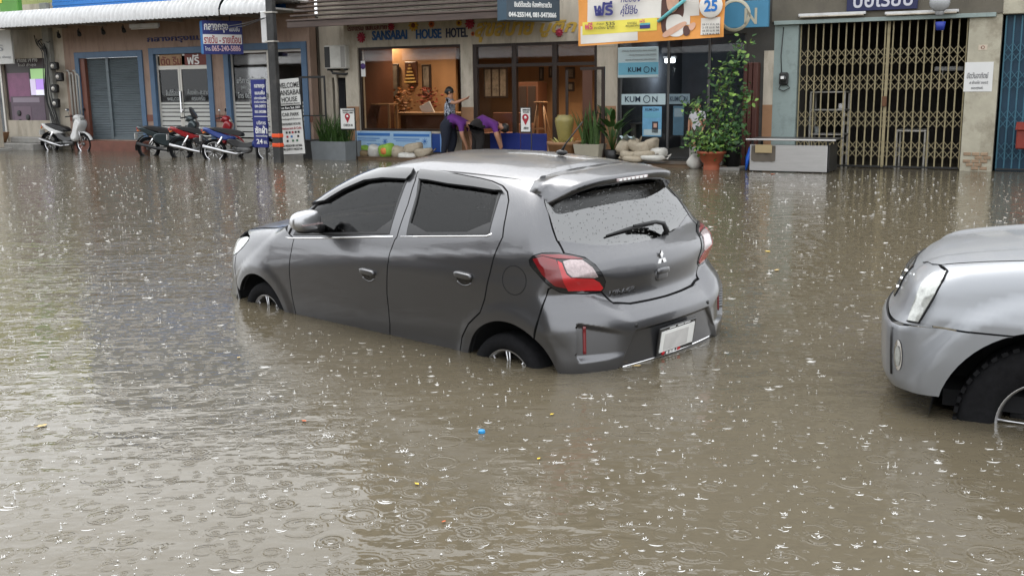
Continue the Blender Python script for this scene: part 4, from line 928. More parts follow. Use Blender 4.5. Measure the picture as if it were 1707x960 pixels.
def leaf(root, nm, a, c, z0, z1, y, stripes, fr=.055, mfr=None):
    mfr = mfr or M_ALU; d = fb(MB().box(a, a + fr, y, y + .05, z0, z1, .005), nm, mfr, root)
    fb(MB().box(c - fr, c, y, y + .05, z0, z1, .005), 'stile', mfr, d); fb(MB().box(a + fr, c - fr, y, y + .05, z1 - fr, z1), 'top_rail', mfr, d); fb(MB().box(a + fr, c - fr, y, y + .05, z0, z0 + fr * 1.6), 'bottom_rail', mfr, d)
    fb(MB().box(a + fr, c - fr, y + .02, y + .028, z0 + fr * 1.6, z1 - fr), 'pane', M_SHOPGL, d)
    z_ = z0 + .13
    for k in range(stripes):
        h_ = .115 - .009 * k; fb(MB().box(a + fr, c - fr, y + .012, y + .018, z_, z_ + h_), 'frosted_strip', M_FROST, d); z_ += h_ + .028
    return d
zt_ = rect(265, 88, 350, 112)[2]
ia, ic = dr[0] + .16, dr[1] - .16; im = (ia + ic) / 2 - .12
leaf(mans, 'glass_door', ia, im, .27, zt_, .05, 8); dl = leaf(mans, 'glass_door', im + .01, ic, .27, zt_, .05, 8)
for k, q in enumerate(frame_bars(ia, ic, zt_, dr[3] - .16, .05, .05, .1)): fb(q, 'transom_frame', M_ALU, mans)
fb(MB().box(im + .02, im + .05, -.02, .05, 1.0, 1.55, .008), 'door_handle', M_CHROME, dl)
# transom posters and door lettering
tp = fthing('transom_poster', 'orange and red printed strip above the glass door', 'poster', ia, .04, zt_)
M_ORP = mat('poster_orange', C(176, 140, 105, .75), .6, var=.25, vscale=9); M_RDP = mat('poster_red', C(128, 62, 54, .75), .6, var=.15)
prect(tp, 'sheet', 266, 91, 303, 110, -.042, M_ORP); prect(tp, 'sheet', 308, 89, 348, 109, -.042, M_RDP)
ftext('lettering', 'ตัด ริม', M_RDP, tp, 268, 94, 302, 109, -.034, bold=.01); ftext('lettering', 'ฟรี', M_WHITE, tp, 312, 91, 332, 108, -.034, bold=.01)
M_PALEPR = mat('pale_print', C(190, 195, 195, .7), .5)
ftext('door_lettering', 'ยินดีต้อนรับ', M_PALEPR, mans, 277, 149, 302, 160, -.046); ftext('door_lettering', 'WELCO', M_PALEPR, mans, 279, 163, 299, 168, -.046)
ftext('door_lettering', 'ห้องพัก-สะอาด', M_PALEPR, mans, 313, 149, 348, 158, -.046); ftext('door_lettering', 'ครบครัน', M_PALEPR, mans, 320, 160, 342, 168, -.046)
wa_, wc_ = wn_[0] + .16, wn_[1] - .16; wm_ = su(447, 140)
leaf(mans, 'shop_window', wa_, wm_, .27, wn_[3] - .16, .05, 8); leaf(mans, 'shop_window', wm_ + .01, wc_, .27, wn_[3] - .16, .05, 8)
ftext('window_lettering', 'บริการห้องพัก', M_PALEPR, mans, 395, 128, 440, 139, -.046, bold=.004); ftext('window_lettering', '(พัดลม-แอร์)', M_PALEPR, mans, 402, 142, 436, 150, -.046); ftext('window_lettering', 'โทร 065-2405886', M_PALEPR, mans, 397, 154, 447, 164, -.046, bold=.004)
M_DKBLPR = mat('dark_blue_letters', C(45, 45, 105, .7), .5)
ftext('wall_lettering', 'กลางกรุงแมนชั่น', M_DKBLPR, mans, 246, 57, 372, 71, .0, bold=.008, depth=.02)
upper(mans, s0, s1, Z1 + .5, 7.6, mat('pale_blue_upper', C(128, 148, 170, .75), .7, var=.1), 3, M_ALU)
# blue siding boards above the awning
for k in range(14):
    z_ = 3.35 + k * .10; fb(MB().box(s0 - .2, su(484), -.062 - .012 * (k % 2), -.0, z_, z_ + .094), 'siding_board', M_BLUESIDE, mans)
# awning: corrugated sheet with a rolled front edge
def awning(root, ua, uc, va, vc, d, band, m, per=.145):
    sa, za = fp(ua, va, d); sc_, zc = fp(uc, vc, d); z0 = (za + zc) / 2; n_ = int((sc_ - sa) / per * 8); V = []; Fs = []
    prof = [(.0, band + .02), (d - .35, band + .04), (d - .16, band + .03), (d - .05, band * .72), (d, band * .38), (d + .005, 0)]
    for i in range(n_ + 1):
        s_ = sa + (sc_ - sa) * i / n_; w__ = .030 * math.sin(2 * math.pi * i / 8); zz = za + (zc - za) * i / n_
        for j, (dd, h) in enumerate(prof):
            nx, nz_ = (0, 1) if j < 2 else ((-.6, .8) if j == 2 else (-1, .25)); V.append((s_, -dd + nx * w__, zz + h + nz_ * w__))
    k = len(prof); Fs = [(i * k + j, i * k + j + 1, (i + 1) * k + j + 1, (i + 1) * k + j) for i in range(n_) for j in range(k - 1)]
    b = MB(); b.add(V, Fs, True); o = fb(b, 'awning_sheet', m, root); return o, sa, sc_, za, zc
aw, aw0, aw1, awz0, awz1 = awning(mans, -75, 366, 51, 26, 1.5, .36, M_WHITEMET)
awv, _, aw2, _, _ = awning(mans, 367, 445, 25.5, 21, 1.5, .30, M_WHITEMET, .16)
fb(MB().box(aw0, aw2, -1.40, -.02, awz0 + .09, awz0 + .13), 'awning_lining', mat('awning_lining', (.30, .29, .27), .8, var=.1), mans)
for u_ in (10, 75, 140, 205, 270, 335, 400): a = su(u_, 60, .7); fb(MB().box(a - .03, a + .03, -1.42, 0, awz0 + .02, awz0 + .09), 'awning_beam', M_ALU, mans)
for (u, v) in ((98, 60), (132, 57), (172, 54), (206, 51)):
    a, z_ = fp(u, v, .5); sp_ = fthing('spotlight', 'small black spotlight under the white awning, %s from the left' % {98: 'first', 132: 'second', 172: 'third', 206: 'fourth'}[u], 'spotlight', a, -.5, z_)
    sp_['group'] = 'spotlights under the awning'
    fb(MB().tube([(a - .01, -.5, z_ + .14), (a, -.5, z_ + .06)], .014, 8), 'arm', M_DARKMET, sp_); fb(MB().tube([(a - .08, -.46, z_ + .08), (a + .02, -.52, z_ + .02), (a + .08, -.56, z_ - .03)], [.03, .045, .055], 10), 'head', M_DARKMET, sp_)
a, c, e, f_ = rect(218, 41, 266, 49, .6); tl = fthing('tube_lamp', 'white fluorescent tube lamp fixed under the white awning', 'lamp', a, -.6, e)
fb(MB().box(a, c, -.66, -.58, e + .03, f_ + .02, .01), 'housing', M_WHITEMET, tl); fb(MB().tube([(a + .03, -.62, e + .015), (c - .03, -.62, e + .015)], .014, 8), 'tube', M_WHITE, tl)
# conduits and boxes between the phone shop and the mansion
for i, (u, v0, v1) in enumerate(((117, 118, 205), (122, 122, 203), (127, 118, 200), (131, 124, 196))):
    cn = fthing('conduit_pipe', 'grey conduit pipe on the wall beside the roller shutter, number %s from the left' % ('one', 'two', 'three', 'four')[i], 'pipe', su(u), -.05, .5); cn['group'] = 'conduit pipes beside the shutter'
    a, z0_ = fp(u + 6, v1, .05); a2, z1_ = fp(u, v0, .05); fb(MB().tube([(a, -.05, z0_), (a, -.05, z1_ - .06), (a - .03, -.05, z1_ - .01), (a - .1, -.05, z1_)], .028, 8), 'pipe', mat('conduit_grey', (.42, .41, .38), .6, var=.15), cn)
for i, (u0, v0, u1, v1) in enumerate(((88, 104, 99, 117), (97, 121, 107, 136), (90, 141, 99, 155), (92, 165, 101, 180))):
    mt_ = fthing('meter_box', 'black electric meter box on the pillar beside the phone poster, %s from the top' % ('first', 'second', 'third', 'fourth')[i], 'meter box', su(u0), -.2, 1.5); mt_['group'] = 'meter boxes on the left pillar'
    a, c, e, f_ = rect(u0, v0, u1, v1, .18); fb(MB().box(a, c, -.30, -.16, e, f_, .03), 'case', M_DARKMET, mt_); fb(MB().lathe([(0, -.318), (.05, -.318), (.06, -.30)], 14, ((a + c) / 2, 0, (e + f_) / 2), 'y'), 'dial', M_ALU, mt_)
cb = fthing('cable_bundle', 'tangle of black cables running down beside the left pillar', 'cables', su(92), -.2, .4)
for k in range(7):
    pts = [(su(60 + 5 * k, 60), -.1, fp(60, 62 + 2 * k)[1]), (su(78 + k), -.14, fp(78, 74 - k)[1]), (su(84 + k, 90), -.2, fp(84, 92)[1]), (su(88 + 1.5 * k), -.2 - .01 * k, 1.55), (su(90 + 2 * k), -.18, .9), (su(96 + 2 * k), -.16, .35)]
    pts = [tuple(np.array(p) + rng.normal(0, .03, 3)) for p in pts]; P_ = np.array(pts); t_ = np.linspace(0, len(pts) - 1, 24); cur = np.stack([pch(t_, np.arange(len(pts)), P_[:, i]) for i in range(3)], 1)
    fb(MB().tube(cur, .012, 5), 'cable', M_BLACKPL, cb)

# ---------------------------------------------------------------- alley gap
s0, s1 = su(520), su(577)
gapb = fthing('alley_wall', 'narrow cream wall with a dark doorway between the brown building and the hotel', 'wall', s0)
gd = rect(541, 130, 577, 260); fb(wall(s0, s1, -.4, Z1, .35, .5, [(gd[0], gd[1] - .03, 0, gd[3])]), 'back_wall', M_CREAM, gapb)
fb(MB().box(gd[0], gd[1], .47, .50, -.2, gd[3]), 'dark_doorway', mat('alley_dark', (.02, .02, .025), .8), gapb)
for k in range(5): fb(MB().box(gd[0] + .3 + .09 * k, gd[0] + .315 + .09 * k, .42, .44, 1.0, gd[3] - .15), 'grille_bar', M_DARKMET, gapb)
fb(MB().box(gd[0] + .25, gd[1] - .05, .415, .445, gd[3] - .15, gd[3] - .12), 'grille_rail', M_DARKMET, gapb)
fb(MB().tube([(su(548), .30, .3), (su(548, 140), .30, 1.6), (su(546, 120), .30, 1.9)], .045, 10), 'drain_pipe', M_CREAM, gapb)
upper(gapb, s0, s1, Z1, 7.5, M_CREAM, 1, M_ALU, 1)
ac = fthing('air_conditioner', 'white air conditioner unit with dark grille on the cream wall beside the hotel', 'air conditioner', su(557), -.1, 1.9)
a, c, e, f_ = rect(540, 76, 576, 115, .15)
fb(MB().box(a, c, -.15, .30, e, f_, .02), 'case', mat('ac_white', (.55, .54, .5), .5, var=.1, dirt=(.3, .28, .24), damt=.5), ac); fb(MB().box(a + .02, a + .17, -.156, -.15, e + .03, f_ - .03), 'fan_grille', M_DARKMET, ac)
fb(MB().box(c - .14, c - .02, -.156, -.15, e + .03, f_ - .03), 'side_panel', mat('ac_grey', (.3, .29, .27), .6), ac); fb(MB().tube([(a + .1, -.05, e), (a + .2, -.1, e - .1), (c - .1, -.05, e - .13), (c, .2, e - .06)], .03, 8), 'hose', M_BLACKPL, ac)
for q in (a + .05, c - .08): fb(MB().box(q, q + .03, -.12, .34, e - .04, e), 'bracket', M_DARKMET, ac)

# ---------------------------------------------------------------- hotel
s0, s1 = su(577), su(1029)
hot = fthing('hotel_building', 'cream fronted hotel with large lit windows and painted sign beam', 'building', s0)
w1 = rect(598, 77, 769, 219); d1 = rect(789, 71, 995, 243); zt1 = max(w1[3], d1[3])
fl_ = .10
fb(wall(s0, s1, -.4, Z1, 0, .25, [(w1[0], w1[1], w1[2], w1[3]), (d1[0], d1[1], fl_, d1[3])]), 'front_wall', M_CREAM, hot)
for ua, uc, vt in ((578, 598, 178), (769, 789, 179), (996, 1027, 177)):
    fb(MB().box(su(ua), su(uc), -.02, 0, -.2, fp((ua + uc) / 2, vt)[1]), 'pillar_tile', M_TAN, hot)
    for k in range(5): z_ = 1.25 + .36 * k; fb(MB().box(su(ua) + .002, su(uc) - .002, -.006, 0, z_, z_ + .345), 'stone_block', M_CREAM, hot)
M_WOOD = mat('warm_wood', C(150, 112, 78, .8), .5, var=.15, vscale=3, stretch=(1, 1, .15)); M_WOODD = mat('dark_wood', C(82, 50, 34, .8), .45, var=.2, vscale=3, stretch=(1, 1, .2))
M_DOORFR = mat('dark_brown_frame', C(48, 36, 30, .8), .4)
room(hot, su(523), s1 - .15, fl_, 3.05, 4.6, M_WOOD, M_FLOORT, mat('hotel_ceiling', C(150, 125, 100, .8), .7), .56)
fb(MB().box(su(523) + .02, su(762, 150, -2.7), 2.66, 2.74, fl_, 3.05), 'partition_wall', M_WOOD, hot)
fb(MB().box(w1[0] - .12, w1[0] - .06, .26, 1.5, fl_, 3.05), 'curtain_wall', M_WOODD, hot)
for k, q in enumerate(frame_bars(w1[0], w1[1], w1[2], w1[3], .05, .04, .12)): fb(q, 'window_frame', M_DOORFR, hot)
fb(MB().box(w1[0] + .05, w1[1] - .05, .07, .08, w1[2] + .05, w1[3] - .05), 'window_pane', M_SHOPGL, hot)
m1, m2 = su(857), su(924); zt2 = fp(857, 109)[1]
for a, c in ((d1[0], d1[0] + .09), (m1 - .05, m1 + .05), (m2 - .05, m2 + .05), (d1[1] - .06, d1[1])): fb(MB().box(a, c, .0, .12, fl_, d1[3], .006), 'door_post', M_DOORFR, hot)
for a, c in ((d1[0] + .09, m1 - .05), (m1 + .05, m2 - .05), (m2 + .05, d1[1] - .06)):
    fb(MB().box(a, c, .01, .11, zt2 - .035, zt2 + .035), 'transom_bar', M_DOORFR, hot); fb(MB().box(a, c, .01, .11, d1[3] - .06, d1[3]), 'head_rail', M_DOORFR, hot)
    fb(MB().box(a, c, .05, .058, zt2 + .035, d1[3] - .06), 'window_pane', M_SHOPGL, hot)
fb(MB().box(d1[0] + .09, m1 - .05, .05, .058, .55, zt2 - .035), 'window_pane', M_SHOPGL, hot); fb(MB().box(d1[0] + .09, m1 - .05, .0, .1, fl_, .55), 'kick_panel', M_DOORFR, hot)
M_BLUEB = mat('royal_blue_board', C(28, 48, 128, .8), .5, var=.1)
bb1 = fthing('blue_barrier_board', 'dark blue flood board across the hotel doorway', 'board', su(860), -.06, fl_)
prect(bb1, 'board', 818, 222, 868, 252, .02, M_BLUEB, .03, .004); prect(bb1, 'board', 869, 223, 912, 252, .02, M_BLUEB, .03, .004)
bb2 = fthing('blue_side_board', 'narrow blue board at the end of the pale blue poster board', 'board', su(730), -.1, fl_); prect(bb2, 'board', 721, 223, 743, 254, .05, mat('mid_blue_board', C(30, 68, 140, .8), .5), .03, .004); prect(bb2, 'edge_strip', 734, 224, 738, 254, .09, mat('pale_edge', C(120, 160, 215, .8), .5), .01)
M_PBLUE = mat('pale_blue_board', C(165, 198, 228, .8), .5, var=.06); M_MBLUE = mat('blue_print', C(60, 118, 190, .8), .5)
pbd = fthing('blue_info_board', 'pale blue information board with blue stripes below the hotel window', 'board', su(655), -.12, fl_)
prect(pbd, 'panel', 594, 219, 720, 252, .08, M_PBLUE, .04, .006)
for (u0, v0, u1, v1) in ((596, 222, 650, 226.5), (656, 223.5, 716, 228)): prect(pbd, 'stripe', u0, v0, u1, v1, .122, M_MBLUE, .004)
for (u0, v0, u1, v1) in ((596, 230, 633, 231.4), (596, 233.5, 627, 234.5), (612, 240, 634, 241), (656, 231.5, 699, 233), (660, 235, 693, 236)): prect(pbd, 'print_line', u0, v0, u1, v1, .122, MATS['blue_print'], .003)
for u in (642, 708):
    a, z_ = fp(u, 236, .122); q = MB()
    for k in range(8): t_ = math.pi * k / 4; q.tube([(a + .03 * math.cos(t_), -.126, z_ + .03 * math.sin(t_)), (a + .075 * math.cos(t_), -.126, z_ + .075 * math.sin(t_))], .006, 4)
    q.lathe([(0, -.129), (.028, -.129), (.028, -.124)], 12, (a, 0, z_), 'y'); fb(q, 'sun_print', M_MBLUE, pbd)
# open door leaf
odr = fb(MB().box(su(968), su(968) + .05, -.75, -.70, fl_, fp(968, 117, .7)[1], .005), 'open_door_leaf', M_DOORFR, hot)
a0, a1 = su(968, 160, .72), su(1008, 160, .72); zt3 = fp(990, 117, .72)[1]
fb(MB().box(a1 - .06, a1, -.75, -.70, fl_, zt3), 'door_stile', M_DOORFR, odr); fb(MB().box(a0, a1, -.752, -.698, zt3, zt3 + .06), 'door_rail', M_DOORFR, odr); fb(MB().box(a0 + .05, a1 - .06, -.73, -.72, fl_ + .1, zt3), 'door_pane', M_SHOPGL, odr); fb(MB().box(a0 + .05, a0 + .26, -.745, -.735, fl_ + .4, zt3), 'door_panel', M_WOODD, odr)
# sign lettering on the beam
M_SIGNBL = mat('sign_blue_letters', C(40, 92, 150, .8), .5); M_SIGNDK = mat('sign_dark_letters', C(40, 50, 80, .8), .5); M_SIGNRB = mat('sign_brown_letters', C(120, 50, 60, .8), .5); M_YEL = mat('yellow_letters', C(205, 170, 75, .8), .5, var=.1)
ftext('sign_lettering', 'SANSABAI', M_SIGNBL, hot, 621, 51, 679, 67, .0, bold=.012, depth=.02); ftext('sign_lettering', 'HOUSE', M_SIGNBL, hot, 694, 49, 736, 65, 0, bold=.012, depth=.02); ftext('sign_lettering', 'HOTEL', M_SIGNDK, hot, 744, 47, 780, 63, 0, bold=.010, depth=.02)
ftext('sign_lettering', 'โรงแรม แสนสบาย', M_SIGNRB, hot, 579, 41, 645, 51, 0, bold=.008, depth=.01)
ftext('yellow_script', 'สุขสบาย', M_YEL, hot, 792, 36, 892, 70, 0, bold=.02, depth=.015, shear=.3); ftext('yellow_script', 'บูติก', M_YEL, hot, 900, 34, 962, 62, 0, bold=.016, depth=.012, shear=.3)
M_FLR = mat('flower_red', C(170, 45, 70, .8), .6); M_FLY = mat('flower_yellow', C(215, 170, 60, .8), .6); M_FLO = mat('flower_orange', C(215, 110, 50, .8), .6)
for i, (u, v, r_, m_, nm) in enumerate(((603, 63, .13, M_FLR, 'red cut-out flower beside the first sign letter'), (653, 45, .10, M_FLR, 'small pinkish red cut-out flower above the blue sign letters'), (690, 43, .14, M_FLY, 'yellow cut-out flower with dark centre between two sign words'), (720, 41, .085, M_FLO, 'small orange cut-out flower above the second sign word'), (766, 39, .085, M_FLY, 'small yellow cut-out flower above the last sign word'), (784, 40, .13, M_FLR, 'red cut-out flower right of the last sign word'), (933, 55, .10, M_FLR, 'dark red cut-out flower on the beam under the dark hanging sign'), (789, 57, .05, M_FLO, 'tiny orange cut-out flower at the yellow script'))):
    a, z_ = fp(u, v); fo_ = fthing('flower_ornament', nm, 'ornament', a, -.02, z_); q = MB()
    for k in range(10): t_ = 2 * math.pi * k / 10; q.ell((a + r_ * .62 * math.cos(t_), -.025, z_ + r_ * .62 * math.sin(t_)), (r_ * .36, .012, r_ * .19), 8, 4, 1, Matrix.Rotation(-t_, 3, 'Y'))
    fb(q, 'petals', m_, fo_); tag(fo_.children[0], kind='stuff'); fb(MB().ell((a, -.03, z_), (r_ * .4, .018, r_ * .4), 12, 6), 'centre', mat('flower_centre', C(120, 60, 40, .8), .6) if m_ is not M_FLR else m_, fo_)
# plank roof over the pavement
M_SHING = mat('roof_planks', C(88, 74, 68, .8), .55, var=.3, vscale=3, stretch=(.4, 3, 3))
ra, rz0 = fp(483, 38, 1.3); rc_, rz1 = fp(826, 21.5, 1.3); rzz = (rz0 + rz1) / 2
for k in range(12): fb(MB().box(ra, rc_ + .15, -1.42 + .13 * k, -1.24 + .13 * k, rzz + .02 + .105 * k, rzz + .055 + .105 * k, .004), 'roof_plank', M_SHING, hot)
fb(MB().box(ra, rc_ + .15, -1.40, -1.34, rzz - .12, rzz + .01, .006), 'fascia_board', M_SHING, hot)
fb(MB().box(ra, rc_ + .6, -1.30, 0, rzz + .0, rzz + .012), 'soffit', mat('soffit_dark', C(70, 64, 60, .8), .8), hot)
for u_ in (592, 680, 792): a, z_ = fp(u_, 33, .6); q = fb(MB().lathe([(0, -.05), (.10, -.045), (.13, -.01), (.13, .0)], 16, (a, -.6, rzz), 'z'), 'soffit_lamp', M_WHITEMET, hot)
upper(hot, s0, s1, Z1 + .9, 10.2, mat('hotel_upper', C(178, 160, 132, .75), .8, var=.12, vscale=2), 3, M_DOORFR)
# hotel interior
M_WARML = mat('downlight', (.9, .7, .45), .5, emit=(1, .72, .42), es=9)
for i, (u, v, y) in enumerate(((824, 75.5, 2.), (883, 78.5, 2.6), (916, 71, 2.), (972, 74.5, 2.), (991, 84, 2.6), (640, 84, 2.4), (700, 92, 1.6))):
    a, z_ = fp(u, v, -y); z_ = 3.04; dlm = fthing('downlight', 'glowing round ceiling downlight inside the hotel, %s from the left' % ('third', 'fourth', 'fifth', 'sixth', 'seventh', 'first', 'second')[i], 'lamp', a, y, z_); dlm['group'] = 'downlights inside the hotel'
    fb(MB().lathe([(0, -.012), (.085, -.012)], 16, (a, y, z_), 'z'), 'bulb', M_WARML, dlm); fb(MB().lathe([(.085, -.014), (.11, -.016), (.11, 0)], 16, (a, y, z_), 'z'), 'ring', M_WHITEMET, dlm)
    if i in (0, 2, 3, 5, 6):
        l_ = bpy.data.lights.new('downlight_lamp', 'SPOT'); l_.energy = 165; l_.color = (1, .80, .56); l_.spot_size = R(130); l_.spot_blend = .8; l_.shadow_soft_size = .08; lo_ = bpy.data.objects.new('downlight_lamp', l_); link(lo_, dlm); lo_.location = (0, 0, -.05)
def ibox(name, label, cat, parts, y):
    r_ = fthing(name, label, cat, parts[0][1], y, .1)
    for nm, a, c, y0, y1, e, f_, m_ in parts: fb(MB().box(a, c, y0, y1, e, f_, .008), nm, m_, r_)
    return r_
a, c, e, f_ = rect(660, 189, 772, 215, -1.6)
ibox('reception_desk', 'long wooden reception desk behind the left hotel window', 'desk', [('desk_top', a, c, 1.5, 2.3, f_ - .04, f_ + .02, M_WOOD), ('front_panel', a + .15, c, 1.62, 1.68, .1, f_ - .04, M_WOODD), ('end_panel', a + .12, a + .17, 1.62, 2.25, .1, f_ - .04, M_WOODD)], 1.5)
a, c, e, f_ = rect(617, 173, 655, 219, -.7)
tb = ibox('side_table', 'tall narrow wooden table at the left of the hotel window', 'table', [('table_top', a, c, .55, .95, f_ - .04, f_, M_WOOD)] + [('leg', q, q + .05, yy, yy + .05, .1, f_ - .04, M_WOOD) for q in (a, c - .05) for yy in (.56, .88)], .5)
for i, (u0, v0, u1, v1, y) in enumerate(((649, 107, 665, 164, 2.6), (703, 108, 718, 160, 2.6), (806, 113, 846, 164, 3.2), (898, 112, 906, 135, 4.2), (914, 111, 922, 130, 4.2), (897, 140, 907, 157, 4.3), (942, 112, 958, 132, 4.2), (945, 137, 957, 153, 4.2))):
    a, c, e, f_ = rect(u0, v0, u1, v1, -y); pf_ = fthing('framed_picture', 'dark framed picture on the hotel wall, %s from the left' % ('first', 'second', 'third', 'fourth', 'sixth', 'fifth', 'seventh', 'eighth')[i], 'picture', a, y, e); pf_['group'] = 'framed pictures in the hotel'
    fb(MB().box(a, c, y, y + .04, e, f_, .01), 'frame', M_DOORFR, pf_); fb(MB().box(a + .05, c - .05, y - .006, y, e + .05, f_ - .05), 'print', mat('picture_print', C(105, 95, 85, .8), .5, var=.6, vscale=7), pf_)
    if i == 2:
        for q in (.34, .67): fb(MB().box(a + (c - a) * q - .02, a + (c - a) * q + .02, y - .012, y, e, f_), 'divider', M_DOORFR, pf_)
a, c, e, f_ = rect(674, 103, 694, 140, -2.55); sh_ = fthing('lit_shrine_panel', 'tall ornate panel with pale tiers on the wall behind the desk', 'wall panel', a, 2.55, e)
fb(MB().box(a, c, 2.56, 2.65, e, f_, .02), 'back_panel', M_WOODD, sh_)
for k in range(6): q = .04 + .05 * k; fb(MB().box(a + q * .6, c - q * .6, 2.49, 2.56, e + (f_ - e) * (.05 + .15 * k), e + (f_ - e) * (.12 + .15 * k)), 'tier', mat('gilded', C(225, 190, 120, .9), .4, .3), sh_)
def blob_plant(name, label, cat, s_, y, z, h, r_, n_, cols, leafr, pot=None):
    t_ = fthing(name, label, cat, s_, y, z); q = MB()
    for k in range(n_):
        p = np.array([rng.normal(0, r_ * .5), rng.normal(0, r_ * .5), rng.uniform(0, h)]); d = rng.normal(0, 1, 3); d /= np.linalg.norm(d); e_ = np.cross(d, [0, 0, 1.]); e_ /= max(np.linalg.norm(e_), .1); g_ = np.cross(d, e_)
        c_ = np.array([s_, y, z]) + p; L_ = leafr * rng.uniform(.6, 1.3); q.add([c_, c_ + e_ * L_ * .5 + g_ * L_ * .3 + d * L_ * .15, c_ + e_ * L_ * 1.1, c_ + e_ * L_ * .5 - g_ * L_ * .3 + d * L_ * .15], [(0, 1, 2), (0, 2, 3)])
    tag(fb(q, 'foliage', cols, t_), kind='stuff'); return t_
a, z_ = fp(712, 160, -2.); rfl_ = blob_plant('flower_arrangement', 'red flower arrangement standing on the reception desk', 'flowers', a, 2., .95, .62, .24, 150, mat('red_leaves', C(140, 62, 42, .7), .7, var=.4, vscale=12), .10)
fb(MB().lathe([(0, 0), (.09, 0), (.12, .12), (.08, .26), (.10, .30)], 16, (a, 2., .72), 'z'), 'vase', M_WOODD, rfl_)
a, z_ = fp(676, 150, -2.4); rfl_ = blob_plant('brown_flower_arrangement', 'brown and orange dried flowers on the left of the desk', 'flowers', a, 2.3, .95, .6, .22, 90, mat('dry_leaves', C(135, 85, 45, .8), .6, var=.3, vscale=12), .12); fb(MB().lathe([(0, 0), (.07, 0), (.10, .12), (.06, .26)], 14, (a, 2.3, .72), 'z'), 'vase', M_WOODD, rfl_)
a, z_ = fp(722, 178, -1.7); wb = fthing('leaning_board', 'white board leaning on the reception desk', 'board', a, 1.7, .72); q = MB(); q.box(-.16, .16, -.012, .012, 0, .5, .004); o = q.build('sheet', M_WHITE, wb); o.rotation_euler = (R(8), R(-24), 0)
a, c, e, f_ = rect(880, 172, 912, 224, -1.2); ld = fthing('step_ladder', 'wooden step ladder standing in the hotel doorway', 'ladder', a, 1.2, .1)
for q in (0, 1): fb(MB().tube([(a + .05 + q * .0, 1.2 + .35 * q, .1), ((a + c) / 2 - .06, 1.35, f_)], .022, 6), 'side_rail', M_WOOD, ld); fb(MB().tube([(c - .0, 1.2 + .35 * q, .1), ((a + c) / 2 + .06, 1.35, f_)], .022, 6), 'side_rail', M_WOOD, ld)
fb(MB().box((a + c) / 2 - .12, (a + c) / 2 + .12, 1.25, 1.5, f_, f_ + .03, .005), 'top_step', M_WOOD, ld); fb(MB().box(a + .12, c - .1, 1.22, 1.3, .6, .63), 'step', M_WOOD, ld)
a, c, e, f_ = rect(862, 137, 897, 222, -3.); ibox('dark_cabinet', 'dark wooden cabinet at the back of the hotel lobby', 'cabinet', [('carcass', a, c, 3., 3.5, .1, f_, M_WOODD), ('door_panel', a + .06, (a + c) / 2 - .02, 2.98, 3., .2, f_ - .1, M_DOORFR), ('door_panel', (a + c) / 2 + .02, c - .06, 2.98, 3., .2, f_ - .1, M_DOORFR)], 3.)
a, c, e, f_ = rect(805, 190, 860, 222, -1.6); ibox('lobby_sofa', 'orange brown sofa in the lobby behind the glass', 'sofa', [('seat', a, c, 1.5, 2.2, .2, .5, mat('sofa_cloth', C(112, 72, 54, .7), .9)), ('backrest', a, c, 2.1, 2.3, .5, .95, MATS['sofa_cloth']), ('armrest', a - .12, a, 1.5, 2.3, .15, .7, MATS['sofa_cloth']), ('armrest', c, c + .12, 1.5, 2.3, .15, .7, MATS['sofa_cloth'])], 1.6)
prk = fthing('no_parking_sticker', 'small violet and white sticker on the left edge of the hotel window', 'sticker', su(605), .06, 1.9); prect(prk, 'sheet', 601, 102, 609, 128, -.055, M_WHITE, .004); a, z_ = fp(605, 111, -.05); fb(MB().lathe([(0, .045), (.07, .045), (.07, .05)], 14, (a, 0, z_), 'y'), 'disc', mat('violet_print', C(95, 70, 140, .8), .5), prk)
# terrace in front of hotel and learning centre
b = MB(); ta, tc_ = su(592), su(1238); b.box(ta, tc_, -.95, -.0, -.42, .055, .015); tr_ = fthing('terrace_step', 'low brown tiled step along the hotel and the learning centre', 'step', ta); fb(b, 'slab', mat('brown_step', C(112, 92, 72, .7), .4, var=.25, vscale=4), tr_)
for k in range(int((tc_ - ta) / .42)): fb(MB().box(ta + .42 * k + .004, ta + .42 * k + .416, -.955, -.56, .055, .066), 'tile', mat('step_tile', C(120, 100, 80, .65), .3, var=.25, vscale=2), tr_)

# ---------------------------------------------------------------- learning centre
s0, s1 = su(1029), su(1288)
kum = fthing('learning_centre_building', 'dark glass fronted learning centre between the hotel and the folding gate shop', 'building', s0)
k1 = rect(1031, 60, 1242, 264); fl2 = .09
fb(wall(s0, s1, -.4, Z1, 0, .25, [(k1[0], k1[1], fl2, k1[3])]), 'front_wall', mat('dark_fascia', C(70, 68, 64, .8), .7, var=.15), kum)
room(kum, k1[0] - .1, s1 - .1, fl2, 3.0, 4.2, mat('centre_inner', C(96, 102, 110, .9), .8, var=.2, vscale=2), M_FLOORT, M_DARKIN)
for q in (k1[0], su(1110.5), su(1178), k1[1] - .05): fb(MB().box(q, q + .05, .03, .10, fl2, k1[3], .005), 'glass_post', mat('dark_alu', (.10, .10, .10), .4, .5), kum)
for a, c in ((k1[0] + .05, su(1110.5)), (su(1110.5) + .05, su(1178)), (su(1178) + .05, k1[1] - .05)):
    fb(MB().box(a, c, .05, .058, fl2, k1[3]), 'glass_pane', M_SHOPGL, kum)
for k in range(3): fb(MB().box(su(1242) + .10 * k, su(1242) + .10 * k + .085, -.16 - .03 * k, .0, .0, fp(1260, 105)[1], .01), 'folded_door_leaf', mat('red_brown_door', C(82, 46, 38, .8), .5, var=.2, stretch=(4, 4, .3)), kum)
